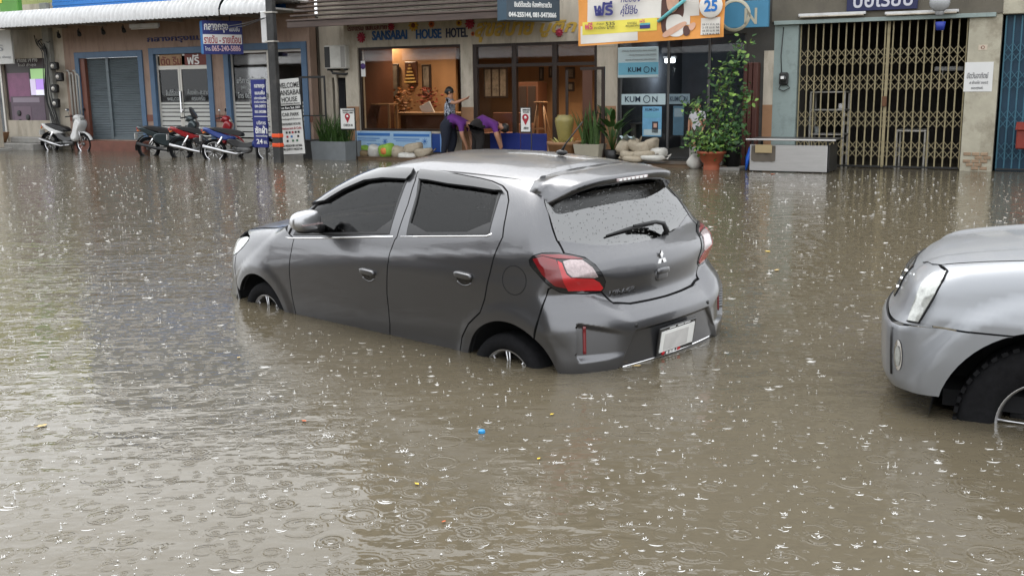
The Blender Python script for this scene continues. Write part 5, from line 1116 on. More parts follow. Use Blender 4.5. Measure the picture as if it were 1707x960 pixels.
fb(MB().box(su(1272), su(1288), -.012, 0, -.2, fp(1280, 175)[1]), 'pillar_tile', M_TAN, kum); fb(MB().box(su(1272), su(1288), -.01, 0, fp(1280, 175)[1], fp(1280, 85)[1]), 'pillar_face', M_CREAM, kum)
upper(kum, s0, s1, Z1, 10.2, mat('centre_upper', C(150, 146, 138, .75), .8, var=.12), 2, M_ALU)
M_SKYB = mat('sky_blue_print', C(115, 180, 205, .8), .45, var=.04); M_PALEB = mat('pale_blue_white_print', C(195, 215, 220, .8), .45); M_NAVYP = mat('navy_letters', C(30, 50, 70, .8), .5)
def kumon(root, u0, v0, u1, v1, d, m_=None):
    m_ = m_ or M_NAVYP; w_ = u1 - u0
    ftext('lettering', 'KUM', m_, root, u0, v0, u0 + w_ * .47, v1, d, bold=.004); ftext('lettering', 'N', m_, root, u0 + w_ * .84, v0, u1, v1, d, bold=.004)
    s_, z_ = fp(u0 + w_ * .67, (v0 + v1) / 2, d); r_ = abs(fp(u0, v0, d)[1] - fp(u0, v1, d)[1]) * .66; q = MB(); q.lathe([(r_ * .80, -.003), (r_, -.003), (r_, .002)], 26, (s_, -d - .004, z_), 'y')
    for k in (-1, 1): q.lathe([(0, -.003), (r_ * .07, -.003)], 8, (s_ + k * r_ * .3, -d - .004, z_ + r_ * .1), 'y')
    q.box(s_ - r_ * .2, s_ + r_ * .2, -d - .006, -d - .004, z_ - r_ * .42, z_ - r_ * .36); fb(q, 'ring_lettering', m_, root)
def sign(name, label, u0, v0, u1, v1, d, m_, th=.02, cat='sign', bev=.004):
    a, c, e, f_ = rect(u0, v0, u1, v1, d); r_ = fthing(name, label, cat, (a + c) / 2, -d, e); fb(MB().box(a, c, -d - th, -d, e, f_, bev), 'board', m_, r_); return r_
k_a = sign('window_sign', 'white and blue rounded sign at the top of the learning centre window', 1030.5, 79, 1098, 130, .02, M_PALEB, .03, bev=.012)
prect(k_a, 'blue_field', 1031, 104.5, 1097.5, 125, .05, M_SKYB, .004); kumon(k_a, 1047, 112.5, 1093, 120.5, .056); 
for (u0, v0, u1, v1) in ((1037, 83, 1094, 86.5), (1049, 90, 1094, 93.5), (1043, 98, 1093, 101.5)): ftext('lettering', 'เรียนรู้ ด้วยตนเอง 044-256605', MATS['grey_print'], k_a, u0, v0, u1, v1, .052)
k_b = sign('strip_sign', 'pale blue strip sign across the left pane of the learning centre', 1030.5, 157, 1109.5, 175, -.045, M_PALEB, .006); kumon(k_b, 1042, 161, 1096, 170.5, -.037)
k_c = sign('grey_strip_sign', 'dim grey strip sign across the middle pane of the learning centre', 1112.5, 157, 1150, 174, -.045, mat('dim_blue_print', C(130, 150, 160, .7), .5), .006); kumon(k_c, 1117, 161, 1146, 169, -.037)
k_d = sign('blue_poster', 'light blue poster with a small portrait on the learning centre glass', 1071, 178, 1103, 228, -.045, mat('poster_blue', C(120, 178, 215, .8), .5, var=.15, vscale=5), .006, 'poster')
kumon(k_d, 1076, 181, 1098, 185, -.037); prect(k_d, 'print_band', 1073, 187, 1101, 197, -.037, M_SKYB, .003); prect(k_d, 'portrait_print', 1087, 203, 1097, 222, -.037, mat('portrait_dark', C(60, 50, 55, .8), .5), .003); prect(k_d, 'portrait_face', 1089.5, 206, 1095, 213, -.033, mat('portrait_skin', C(215, 170, 150, .8), .5), .003)
prect(k_d, 'print_band', 1073, 216, 1102, 226, -.036, M_PALEB, .002)
k_e = sign('dim_poster', 'dim blue poster on the middle pane behind the standing person', 1122, 177, 1140, 226, -.045, mat('poster_dim', C(75, 110, 130, .7), .5, var=.2, vscale=5), .006, 'poster'); prect(k_e, 'print_band', 1124, 181, 1138, 195, -.037, MATS['dim_blue_print'], .003)
k_s = sign('blue_signboard', 'sky blue signboard partly hidden by the banner above the dark glass', 1150, 4, 1283, 48, .35, mat('board_blue', C(75, 140, 175, .8), .5, var=.08), .10)
s_, z_ = fp(1225, 26, .45); fb(MB().lathe([(.24, -.004), (.30, -.004), (.30, .002)], 30, (s_, -.452, z_), 'y'), 'ring_lettering', mat('tan_print', C(190, 185, 165, .8), .5), k_s); ftext('lettering', 'N', MATS['tan_print'], k_s, 1241, 14, 1262, 41, .45, bold=.01)
a, c, e, f_ = rect(1108, 98, 1124, 105, -2.5); tl = fthing('ceiling_tube_lamp', 'lit white tube lamp inside the dark learning centre', 'lamp', a, 2.5, e); fb(MB().box(a, c, 2.5, 2.56, e, f_, .01), 'tube', mat('lit_tube', (.9, .92, .95), .5, emit=(.9, .95, 1), es=5), tl); fb(MB().box(a - .03, c + .03, 2.48, 2.6, f_, f_ + .05), 'housing', M_WHITEMET, tl)
l_ = bpy.data.lights.new('tube_glow', 'POINT'); l_.energy = 10; l_.color = (.85, .93, 1); l_.shadow_soft_size = .15; lo_ = bpy.data.objects.new('tube_glow', l_); link(lo_, tl); lo_.location = (.2, -.1, -.15)
ibox('study_desk', 'grey desk inside the learning centre behind the sandbags', 'desk', [('desk_top', su(1035, 200, -1), su(1062, 200, -1), .9, 1.5, .72, .76, M_CONC), ('front_panel', su(1036, 200, -1), su(1061, 200, -1), .95, 1.0, .1, .72, M_CONC)], 1.)

# ---------------------------------------------------------------- shop with the folding gate
s0, s1 = su(1288), su(1662)
gts = fthing('gate_shop_building', 'old pale shop building with the cream folding gate', 'building', s0)
g1 = rect(1327, 35, 1608, 283); M_BLUEPIL = mat('pale_blue_plaster', C(160, 175, 172, .7), .8, var=.12, vscale=3, dirt=C(90, 95, 92, .7), damt=.5, dscale=3, bump=.15)
M_OLDCR = mat('old_cream_plaster', C(190, 184, 165, .72), .85, var=.14, vscale=3, dirt=C(120, 108, 88, .7), damt=.55, dscale=2.2, bump=.25)
fb(wall(s0, su(1327), -.4, g1[3] + .05, 0, .3), 'pillar', M_BLUEPIL, gts); fb(wall(su(1608), s1, -.4, g1[3] + .05, -.02, .3), 'pillar', M_OLDCR, gts)
fb(MB().box(s0 - .05, s1, -.05, .3, g1[3] + .05, Z1), 'lintel', mat('grey_lintel', C(110, 104, 92, .7), .8, var=.2, vscale=2, dirt=(.08, .07, .06), damt=.6), gts)
fb(MB().box(s0, s1 - .1, -.09, .02, g1[3] - .01, g1[3] + .06, .005), 'gate_rail', M_BLUEPIL, gts)
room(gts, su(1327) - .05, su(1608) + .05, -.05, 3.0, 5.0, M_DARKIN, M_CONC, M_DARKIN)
# spalled foot of the pillar: bricks show
M_BRICK = mat('exposed_brick', C(172, 146, 120, .7), .85, var=.25, vscale=9); pa_, pc_ = su(1612), su(1655)
for r_ in range(7):
    for k in range(3):
        if rng.random() < .25 or r_ > 5 and k == 1: continue
        w_ = (pc_ - pa_) / 3; fb(MB().box(pa_ + w_ * k + .01 + .05 * (r_ % 2), pa_ + w_ * (k + 1) - .01 + .05 * (r_ % 2), -.032 - .008 * rng.random(), -.021, .02 + .062 * r_, .075 + .062 * r_, .005), 'brick', M_BRICK, gts)
upper(gts, s0, s1 + .05, Z1, 10.6, mat('gate_shop_upper', C(170, 165, 150, .75), .8, var=.14), 3, M_ALU)
def folding_gate(name, label, s_a, s_b, z0, z1, nb, m_, y=.10, half=None):
    g = fthing(name, label, 'gate', s_a, y, z0)
    xs = np.linspace(s_a, s_b, nb + 1); pit = xs[1] - xs[0]
    bar = MB().box(-.0125, .0125, -.010, .010, 0, z1 - z0, .003).build('gate_bar', m_, g); bar.location = (0, 0, 0)
    thick = MB().box(-.026, .026, -.02, .02, 0, z1 - z0, .004).build('gate_post', m_, g); thick.location = ((half if half else xs[-1]) - s_a, 0, 0)
    for x in xs[1:]: o = bar.copy(); COL.objects.link(o); o.parent = g; o.location = (x - s_a, 0, 0)
    lat = None
    for zc in (.095, .305, .56, .735):
        zz = (z1 - z0) * zc; hh = .16
        for sg in (1, -1):
            for i in range(nb):
                if lat is None:
                    q = MB(); q.box(-.5, .5, -.003, .003, -.0055, .0055); lat = q.build('lattice_link', m_, g); o = lat
                else: o = lat.copy(); COL.objects.link(o); o.parent = g
                o.scale = (math.hypot(pit, hh) * 1.02, 1, 1); o.location = ((xs[i] + xs[i + 1]) / 2 - s_a, -.018 * sg, zz + (hh / 2 if (i % 2) else -hh / 2) * 0); o.rotation_euler = (0, -sg * math.atan2(hh, pit), 0)
            for i in range(nb):                                           # second row, half a diamond higher
                o = lat.copy(); COL.objects.link(o); o.parent = g; o.scale = (math.hypot(pit, hh) * 1.02, 1, 1); o.location = ((xs[i] + xs[i + 1]) / 2 - s_a, -.018 * sg, zz + hh); o.rotation_euler = (0, sg * math.atan2(hh, pit), 0)
    q = MB().box(xs[0], xs[-1], y - .02, y + .02, z0 - .0, z0 + .03); fb(q, 'bottom_rail', M_DARKMET, g)
    return g
M_GATE = mat('cream_gate_paint', C(172, 160, 124, .62), .5, var=.18, vscale=6, dirt=C(120, 90, 60, .7), damt=.6, dscale=5)
fg_ = folding_gate('folding_gate', 'cream folding lattice gate closed across the dark shop', su(1330), su(1605), .02, g1[3] - .01, 21, M_GATE, .08, su(1475))
fb(MB().box(su(1475) - .05, su(1475) + .03, .03, .07, 1.12, 1.30, .005), 'lock', mat('rust', C(110, 75, 50, .7), .8, var=.3), fg_)
ibox('steel_shelf', 'steel shelf rack behind the left half of the folding gate', 'shelf', [('shelf_board', su(1352, 150, -1), su(1412, 150, -1), .9, 1.4, z_, z_ + .03, M_ALU) for z_ in (.55, 1.02, 1.36)] + [('leg', q, q + .04, yy, yy + .04, -.05, 1.36, M_ALU) for q in (su(1352, 150, -1), su(1412, 150, -1) - .04) for yy in (.9, 1.36)] + [('pot', su(1398, 150, -1), su(1406, 150, -1), 1.0, 1.2, 1.05, 1.16, M_CHROME), ('pot', su(1360, 150, -1), su(1368, 150, -1), 1.0, 1.2, .58, .72, M_CHROME)], .9)
ibox('steel_table', 'low steel table behind the right half of the folding gate', 'table', [('table_top', su(1494, 225, -1.2), su(1545, 225, -1.2), 1.1, 1.7, .62, .66, M_ALU)] + [('leg', q, q + .04, yy, yy + .04, -.05, .62, M_ALU) for q in (su(1494, 225, -1.2), su(1545, 225, -1.2) - .04) for yy in (1.1, 1.6)], 1.1)
ibox('wall_shelf', 'pale shelf on the back wall seen through the gate', 'shelf', [('shelf_board', su(1558, 125, -2), su(1606, 125, -2), 1.9, 2.3, 1.75, 1.83, M_WHITEMET), ('bracket', su(1570, 125, -2), su(1572, 125, -2), 2.0, 2.3, 1.6, 1.75, M_ALU)], 2.)
gsn = sign('dark_blue_signboard', 'dark blue signboard with white letters above the folding gate', 1413, -30, 1531, 17.5, .06, mat('navy_board', C(30, 36, 80, .8), .5), .05); ftext('lettering', 'บอเรียบ', mat('white_board_letters', C(205, 205, 215, .8), .5), gsn, 1423, -20, 1522, 12, .11, bold=.01)
for i, (u0, u1, v) in enumerate(((1331, 1443, 25.5), (1475, 1598, 22))):
    a, c, e, f_ = rect(u0, v - 2, u1, v + 2.5, .12); tl = fthing('gate_tube_lamp', 'unlit tube lamp above the %s half of the folding gate' % ('left', 'right')[i], 'lamp', a, -.1, e); fb(MB().box(a, c, -.13, -.06, e + .02, f_ + .02, .006), 'housing', M_WHITEMET, tl); fb(MB().tube([(a + .03, -.14, e + .01), (c - .03, -.14, e + .01)], .014, 8), 'tube', M_CREAM, tl)
a, z_ = fp(1566, 22, .3); bx_ = fthing('hanging_fan', 'grey wall fan with a blue bucket hanging above the folding gate', 'fan', a, -.3, z_)
fb(MB().lathe([(0, -.42), (.15, -.40), (.17, -.34), (.15, -.28), (0, -.26)], 20, (a, 0, z_ + .18), 'y'), 'fan_cage', mat('fan_grey', (.35, .36, .37), .5, .3), bx_); fb(MB().lathe([(0, .12), (.09, .1), (.07, 0), (.05, -.02)], 14, (a, -.3, z_ - .02), 'z'), 'motor', MATS['fan_grey'], bx_)
a2, c2, e2, f2 = rect(1560, 37, 1575, 51, .3); fb(MB().lathe([(0, 0), (.065, 0), (.085, f2 - e2), (.075, f2 - e2), (.06, .01)], 14, ((a2 + c2) / 2, -.3, e2), 'z'), 'bucket', mat('bucket_blue', C(40, 60, 160, .8), .5), bx_)
pp_ = sign('paper_notice', 'white paper notice with handwriting on the old cream pillar', 1607.5, 104, 1655, 153, .022, mat('paper', (.60, .60, .59), .7, var=.03), .004, 'notice', 0)
M_INK = mat('ink', (.06, .06, .07), .6); ftext('handwriting', 'ปิดวันอาทิตย์', M_INK, pp_, 1612, 121, 1648, 131, .026, shear=.2); ftext('handwriting', 'ส ย้ายไป ซอย2', M_INK, pp_, 1616, 135, 1647, 140, .026, shear=.2); ftext('handwriting', 'ขอบคุณค่ะ', M_INK, pp_, 1619, 144, 1639, 150, .026, shear=.2)
ns = sign('no_smoking_sticker', 'small pale sticker with a red circle on the cream pillar', 1631, 75, 1646, 84, .022, mat('sticker_cream', C(210, 195, 175, .75), .6), .004, 'sticker', 0); a, z_ = fp(1638.5, 79.5, .026); fb(MB().lathe([(.022, -.03), (.03, -.03), (.03, -.026)], 14, (a, 0, z_), 'y'), 'red_ring', M_RDP, ns)
a, c, e, f_ = rect(1299, 121, 1314, 147, .05); em_ = fthing('electricity_meter', 'round black electricity meter on the pale blue pillar', 'meter', a, -.05, e)
fb(MB().box(a, c, -.09, 0, e + .05, f_, .03), 'case', M_DARKMET, em_); fb(MB().lathe([(0, -.15), (.05, -.15), (.07, -.13), (.075, -.09)], 18, ((a + c) / 2, 0, (e + f_) / 2 + .03), 'y'), 'dial_glass', M_GLOSSBLK, em_); fb(MB().box(a + .05, c - .06, -.156, -.15, (e + f_) / 2 + .02, (e + f_) / 2 + .07), 'label_plate', M_WHITE, em_)
fb(MB().tube([(a + .02, -.03, e + .05), (a - .01, -.03, e - .02), ((a + c) / 2, -.03, e - .06), (c + .03, -.03, e), (c - .02, -.03, e + .05)], .009, 6), 'wire_loop', M_DARKMET, em_)
fb(MB().tube([(a + .03, -.02, f_), (a + .01, -.02, f_ + .3), (a + .04, -.02, g1[3] - .05)], .008, 6), 'supply_wire', M_DARKMET, em_)
# ---------------------------------------------------------------- blue gate shop at the right edge
s0, s1 = su(1662), su(1900)
blu = fthing('blue_gate_building', 'building with a dark teal folding gate at the right picture edge', 'building', s0)
fb(MB().box(s0, s1, -.06, .3, fp(1685, 24)[1], Z1, .01), 'fascia', M_OLDCR, blu); room(blu, s0, s1, -.05, 3.0, 4.0, mat('teal_dark', C(30, 62, 80, .6), .7, var=.2), M_CONC, M_DARKIN); upper(blu, s0 + .05, s1, Z1, 10.6, mat('blue_shop_upper', C(160, 160, 150, .75), .8, var=.12), 2, M_ALU)
fb(MB().box(s0 + .05, s1, .14, .16, .0, fp(1685, 24)[1]), 'gate_sheet', mat('teal_sheet', C(28, 70, 95, .7), .5, var=.15, vscale=3), blu)
folding_gate('blue_folding_gate', 'dark teal folding gate at the right picture edge', s0 + .06, s1 - .1, .02, fp(1685, 24)[1] - .02, 16, mat('teal_gate_paint', C(60, 110, 130, .7), .5, var=.15), .06)
a, c, e, f_ = rect(1695, 204, 1722, 248, .15); mbx = fthing('red_mail_box', 'rusty red box hanging on the teal gate', 'box', a, -.15, e); fb(MB().box(a, c, -.35, -.10, e, f_ - .12, .02), 'case', mat('rust_red', C(135, 50, 38, .7), .6, var=.2), mbx); fb(MB().prism([(-.38, f_ - .12), (-.07, f_ - .12), (-.07, f_)], a - .02, c + .02, 'yz'), 'lid', mat('rust_red', C(135, 50, 38, .7)), mbx)
b = MB(); 

# ---------------------------------------------------------------- row behind the photographer: seen only mirrored in glass, paint and water
M_OPA = mat('opposite_red_trim', C(120, 50, 45, .7), .6)
for i, (col_, h_, tr) in enumerate((((110, 96, 88), 6.9, 0), ((116, 82, 72), 7.1, 1), ((120, 84, 74), 6.8, 1), ((112, 98, 86), 7.2, 0), ((104, 70, 62), 6.6, 1), ((110, 100, 92), 7.0, 0))):
    a = -28.9 + 5.2 * i; yb = -(19.8 + 2.6); r_ = thing('opposite_shop_building', 'shop building behind the photographer, mirrored in the windows, number %s from the left' % ('one', 'two', 'three', 'four', 'five', 'six', 'seven')[i], 'building', (*fw_(a, yb), 0), FRZ, 'shops behind the photographer'); ORI[r_.name] = np.array([a, yb, 0])
    ops = [(a + .5, a + 4.7, .1, 2.7)] + [(a + .5 + 2.2 * k, a + 2.3 + 2.2 * k, z_, z_ + 1.5) for k in range(2) for z_ in (4.4, 7.0) if z_ + 1.6 < h_]
    fb(wall(a, a + 5.2, -.4, h_, yb - .2, yb, ops), 'front_wall', mat('opposite_wall_%d' % i, C(*col_, .62), .8, var=.12), r_)
    fb(MB().box(a, a + 5.2, yb - 4, yb - 3.9, -.4, h_), 'back_wall', M_DARKIN, r_); fb(MB().box(a, a + 5.2, yb - 3.9, yb - .2, h_ - .2, h_), 'roof_slab', M_CONC, r_); fb(MB().box(a, a + 5.2, yb - 3.9, yb - .2, 3.2, 3.3), 'floor_slab', M_CONC, r_)
    for o_ in ops[1:]: fb(MB().box(o_[0], o_[1], yb - .12, yb - .10, o_[2], o_[3]), 'upper_window', M_UPWIN, r_)
    q = MB(); n_ = 44; V = []
    for k in range(n_ * 2 + 1):
        t_ = k / (n_ * 2); V += [(a + 5.2 * t_, yb, 3.35), (a + 5.2 * t_, yb + 1.0, 3.12 + .03 * (k % 2)), (a + 5.2 * t_, yb + 1.25, 2.80 + .02 * (k % 2))]
    q.add(V, [(3 * k + j, 3 * k + j + 1, 3 * k + 4 + j, 3 * k + 3 + j) for k in range(n_ * 2) for j in range(2)]); fb(q, 'awning_sheet', M_WHITEMET, r_)
    fb(MB().box(a, a + 5.2, yb - .02, yb + .06, 3.5, 3.95), 'sign_band', M_OPA if tr else M_CREAM, r_)
# ================================================================ signs, pole and street furniture
M_NAVY = mat('navy_sign', C(32, 42, 120, .8), .45, var=.05); M_SIGNBLUE = mat('cyan_blue_case', C(50, 120, 185, .8), .5, var=.06); M_REDPR = mat('red_letters', C(170, 40, 55, .8), .5)
class Frame:
    """work for a while on another upright plane (a sign that projects from the row)"""
    def __init__(s, u, v, d, ang): s.a = (u, v, d, ang)
    def __enter__(s):
        global F0, FE, FN, FRZ
        u, v, d, ang = s.a; s.old = (F0, FE, FN, FRZ); p = np.array(fw_(fp(u, v, d)[0], -d)); F0 = p; FE = np.array([math.cos(ang), math.sin(ang)]); FN = np.array([-FE[1], FE[0]]); FRZ = ang
    def __exit__(s, *x):
        global F0, FE, FN, FRZ
        F0, FE, FN, FRZ = s.old
with Frame(371, 64, 1.0, R(30)):
    hs_ = sign('hanging_sign', 'dark blue hanging box sign with white and red lettering under the white awning', 338, 35, 404, 91, 0, M_NAVY, .03)
    a, c, e, f_ = rect(338, 35, 404, 91, 0); fb(MB().box(a + .002, c - .004, 0, .24, e + .004, f_ - .004, .01), 'case', M_SIGNBLUE, hs_)
    prect(hs_, 'white_band', 338.5, 58, 403, 74, .03, M_WHITE, .004)
    ftext('lettering', 'กลางกรุง', M_WHITE, hs_, 340, 40, 380, 55, .03, bold=.02); ftext('lettering', 'แมนชั่น', M_WHITE, hs_, 382, 45, 399, 53, .03, bold=.01); ftext('lettering', 'รายวัน - รายเดือน', M_REDPR, hs_, 340, 59, 401, 73, .036, bold=.012)
    ftext('lettering', 'โทร.', M_WHITE, hs_, 342, 78, 352, 85, .03); ftext('lettering', '065-240-5886', mat('pale_pink_letters', C(225, 190, 195, .8), .5), hs_, 353, 76.5, 401, 86, .03, bold=.012)
    for q in (a + .15, c - .25): fb(MB().tube([(q, .1, f_ - .01), (q, .1, f_ + .14)], .012, 6), 'hanger', M_DARKMET, hs_)
# black pole with orange bands
pb_ = on_water(465, 271); pole = thing('utility_pole', 'black utility pole with two orange bands standing in the water', 'pole', (pb_[0], pb_[1], 0), FRZ)
M_POLE = mat('black_pole_paint', (.03, .03, .03), .6, var=.35, vscale=3, bump=.15, bscale=30, dirt=(.12, .11, .10), damt=.35, dscale=5)
fb_ = MB().box(-.10, .10, -.075, .075, -.45, 5.5, .02); fb_.v = [(v[0] * (1 - .02 * v[2]), v[1] * (1 - .02 * v[2]), v[2]) for v in fb_.v]; fb_.build('shaft', M_POLE, pole)
mpp = F_PX / np.linalg.norm(pb_[:2]); M_ORB = mat('orange_band', C(230, 85, 40, .9), .45, var=.08)
for v in (228, 243): z_ = (271 - v) / mpp; MB().box(-.107, .107, -.083, .083, z_ - .052, z_ + .052, .02).build('orange_band', M_ORB, pole)
z_ = (271 - 58) / mpp; q = MB().box(-.26, -.10, -.045, -.015, z_ - .33, z_ + .33, .012); q.build('sign_back_plate', M_WHITEMET, pole)
for zz in (z_ - .3, z_ + .3): MB().box(-.13, .11, -.085, .085, zz - .015, zz + .015).build('clamp_band', M_ALU, pole)
for k in range(2): MB().tube([(-.1 + .05 * k, -.1, 3.05), (-.6, -.15, 2.95 - .05 * k), (-2.4, .7, 2.93 - .05 * k)], .008, 5).build('cable', M_BLACKPL, pole)
# upright blue sign
def upright(name, label, u0, v0, u1, v1, d, m_, th=.05, lean=0.):
    """free-standing upright board; pixel corners on a plane parallel to the shop fronts"""
    return sign(name, label, u0, v0, u1, v1, d, m_, th)
vb = upright('upright_blue_sign', 'tall narrow blue sign with white lettering between the motorbikes and the black pole', 423, 133, 446, 246, 1.6, M_NAVY)
for (t_, u0, v0, u1, v1, bo) in (('กลางกรุง', 424, 141, 441, 149, .012), ('แมนชั่น', 425, 151, 441, 158, .012), ('บริการห้องพัก', 424, 161, 443, 166, .004), ('รายวัน-รายเดือน', 424, 168, 444, 172, .004), ('044-240973', 425, 175, 443, 180, .006), ('065-2405886', 425, 184, 444, 189, .006), ('บริการ', 428, 202, 443, 208, .008), ('ซักผ้า', 425.5, 210, 445.5, 223, .016), ('หยอดเหรียญ', 427, 225, 445.5, 229, .004), ('24', 428, 232, 438, 240, .014), ('ชม.', 440, 235, 446, 240, .006)): ftext('lettering', t_, M_WHITE, vb, u0, v0, u1, v1, 1.65, bold=bo)
prect(vb, 'divider_line', 424, 194, 446, 195, 1.65, M_WHITE, .003)
for u in (426, 443): a = su(u, 240, 1.62); fb(MB().box(a - .015, a + .015, -1.62, -1.59, -.3, rect(423, 133, 446, 246, 1.6)[3] - .05), 'support_post', M_DARKMET, vb)
# white stand sign (leans to the right as it falls away)
ws = fthing('white_stand_sign', 'leaning white stand sign with black lettering beside the black pole', 'sign', su(490, 250, 1.9), -1.9, .0)
rt_ = R(5.2)
def wsb(name, m_, u0, v0, u1, v1, th=.02, off=0.):
    a, c, e, f_ = rect(u0, v0, u1, v1, 1.9); q = MB().box(a, c, -1.9 - th - off, -1.9 - off, e, f_, .003); return fb(q, name, m_, ws)
M_STW = mat('stand_white', (.62, .62, .60), .5, var=.04)
fr_ = wsb('frame', M_DARKMET, 466, 131, 509, 258, .02)
wsb('upper_panel', M_STW, 467, 132, 506, 176, .02, .022); wsb('name_strip', M_GLOSSBLK, 467, 177, 507, 183, .02, .022); wsb('lower_panel', M_STW, 468, 184, 509, 257, .02, .022)
for (t_, u0, v0, u1, v1, bo, m_) in (('WELCOME', 468, 138, 504, 147, .004, M_BLACKPR), ('SANSABAI', 468, 150, 505, 159, .004, M_BLACKPR), ('HOUSE', 474, 162, 500, 170, .004, M_BLACKPR), ('Hotel & Boutique Rooms', 470, 171.5, 504, 175, 0, M_BLACKPR), ('Phra Ram Suk 2001', 470, 178, 504, 182, .003, M_WHITE), ('CAR PARK', 474, 188, 502, 194, .004, M_BLACKPR), ('สำหรับลูกค้าโรงแรม', 471, 197, 505, 201, 0, M_BLACKPR), ('SANSABAI HOUSE', 473, 205, 504, 209, 0, M_BLACKPR), ('Restaurant & Cafe', 472, 212, 505, 216, 0, M_REDPR), ('02-1025624 081-5473066', 473, 241, 505, 245, .002, M_BLACKPR), ('085-2570717 / 442257144', 473, 247, 505, 251, .002, M_BLACKPR)): ftext('lettering', t_, m_, ws, u0, v0, u1, v1, 1.944, bold=bo)
for k, (u, v, m_) in enumerate(((480, 221, M_BLACKPR), (485, 221, M_BLACKPR), (490, 221, M_REDPR), (495, 221, M_BLACKPR), (500, 221, M_BLACKPR), (481, 228, M_REDPR), (488, 228, M_SIGNBLUE), (499, 228, M_BLACKPR), (481, 235, M_BLACKPR), (490, 235, mat('green_print', C(60, 110, 80, .8), .5)), (497, 235, MATS['green_print']))): prect(ws, 'icon_print', u - 1.6, v - 1.8, u + 1.6, v + 1.8, 1.944, m_, .003)
ws.rotation_euler = (0, -rt_ * .6, FRZ)
# black rail frame and grey planter
rf_ = fthing('black_rail_frame', 'thin black metal frame standing between the stand sign and the planter', 'frame', su(527, 200, .9), -.9, 0)
a, c, e, f_ = rect(503, 127, 545, 250, .9)
for q in (MB().box(a, c, -.93, -.90, f_ - .05, f_, .004), MB().box(c - .04, c, -.93, -.90, -.3, f_ - .05, .004), MB().box(a, a + .04, -.93, -.90, -.3, f_ - .05, .004), MB().box(a + .04, c - .04, -.925, -.905, .95, .975)): fb(q, 'rail', M_DARKMET, rf_)
kb = fthing('dark_base_box', 'black box base behind the leaning white stand sign', 'box', su(520, 240, .8), -.8, 0); a, c, e, f_ = rect(505, 236, 536, 264, 1.0); fb(MB().box(a, c, -1.0, -.5, -.3, f_, .01), 'case', M_DARKMET, kb); fb(MB().box(a - .02, c + .02, -1.02, -.48, f_, f_ + .03, .006), 'lid', M_DARKMET, kb)
M_GPOT = mat('grey_planter', C(130, 135, 138, .7), .7, var=.1, vscale=5, bump=.1)
M_BLADE = mat('grass_leaf', C(70, 105, 45, .6), .5, var=.35, vscale=7); M_SNAKE = mat('snake_plant_leaf', C(82, 110, 60, .6), .4, var=.4, vscale=9, stretch=(1, 1, 6)); M_BROAD = mat('broad_leaf', C(62, 98, 42, .6), .4, var=.3, vscale=8)
def planter(root, a, c, y0, y1, z0, z1, m_, taper=.06, part='pot'):
    q = MB(); n_ = .02
    V = [(a + taper, y0 + taper, z0), (c - taper, y0 + taper, z0), (c - taper, y1 - taper, z0), (a + taper, y1 - taper, z0), (a, y0, z1), (c, y0, z1), (c, y1, z1), (a, y1, z1), (a + .04, y0 + .04, z1), (c - .04, y0 + .04, z1), (c - .04, y1 - .04, z1), (a + .04, y1 - .04, z1), (a + .04, y0 + .04, z1 - .06), (c - .04, y0 + .04, z1 - .06), (c - .04, y1 - .04, z1 - .06), (a + .04, y1 - .04, z1 - .06)]
    q.add(V, [(3, 2, 1, 0), (0, 1, 5, 4), (1, 2, 6, 5), (2, 3, 7, 6), (3, 0, 4, 7), (4, 5, 9, 8), (5, 6, 10, 9), (6, 7, 11, 10), (7, 4, 8, 11), (8, 9, 13, 12), (9, 10, 14, 13), (10, 11, 15, 14), (11, 8, 12, 15)]); fb(q, part, m_, root)
    fb(MB().box(a + .042, c - .042, y0 + .042, y1 - .042, z1 - .1, z1 - .055), 'soil', mat('soil', (.05, .035, .025), .9, var=.3), root)
def blade(q, base, h, w_, lean, az, curl=.25, seg=6, tip=1.):
    ca, sa = math.cos(az), math.sin(az); V = []
    for i in range(seg + 1):
        t_ = i / seg; r_ = lean * t_ + curl * t_ * t_ * h * .4; ww = w_ * (min(1, .55 + 1.6 * t_) if t_ < .4 else (1 - ((t_ - .4) / .6)**1.6 * tip)); z_ = h * t_ * (1 - .12 * curl * t_)
        cx, cy = base[0] + ca * r_, base[1] + sa * r_
        V += [(cx - sa * ww, cy + ca * ww, base[2] + z_), (cx + ca * ww * .3, cy + sa * ww * .3, base[2] + z_), (cx + sa * ww, cy - ca * ww, base[2] + z_)]
    q.add(V, [(3 * i + k, 3 * i + k + 1, 3 * i + 4 + k, 3 * i + 3 + k) for i in range(seg) for k in range(2)], True); return q
a, c, e, f_ = rect(537, 235, 594, 263, .95)
gp = fthing('grey_planter', 'square grey planter full of long grassy leaves beside the hotel window', 'planter', (a + c) / 2, -.95, 0)
planter(gp, a, c, -1.35, -.75, -.3, f_, M_GPOT, .03)
q = MB()
for k in range(230): blade(q, (rng.uniform(a + .1, c - .1), rng.uniform(-1.25, -.85), f_ - .06), rng.uniform(.35, .80), .011, rng.uniform(.05, .3), rng.uniform(0, 6.3), .5, 5)
tag(fb(q, 'leaves', M_BLADE, gp), kind='stuff')
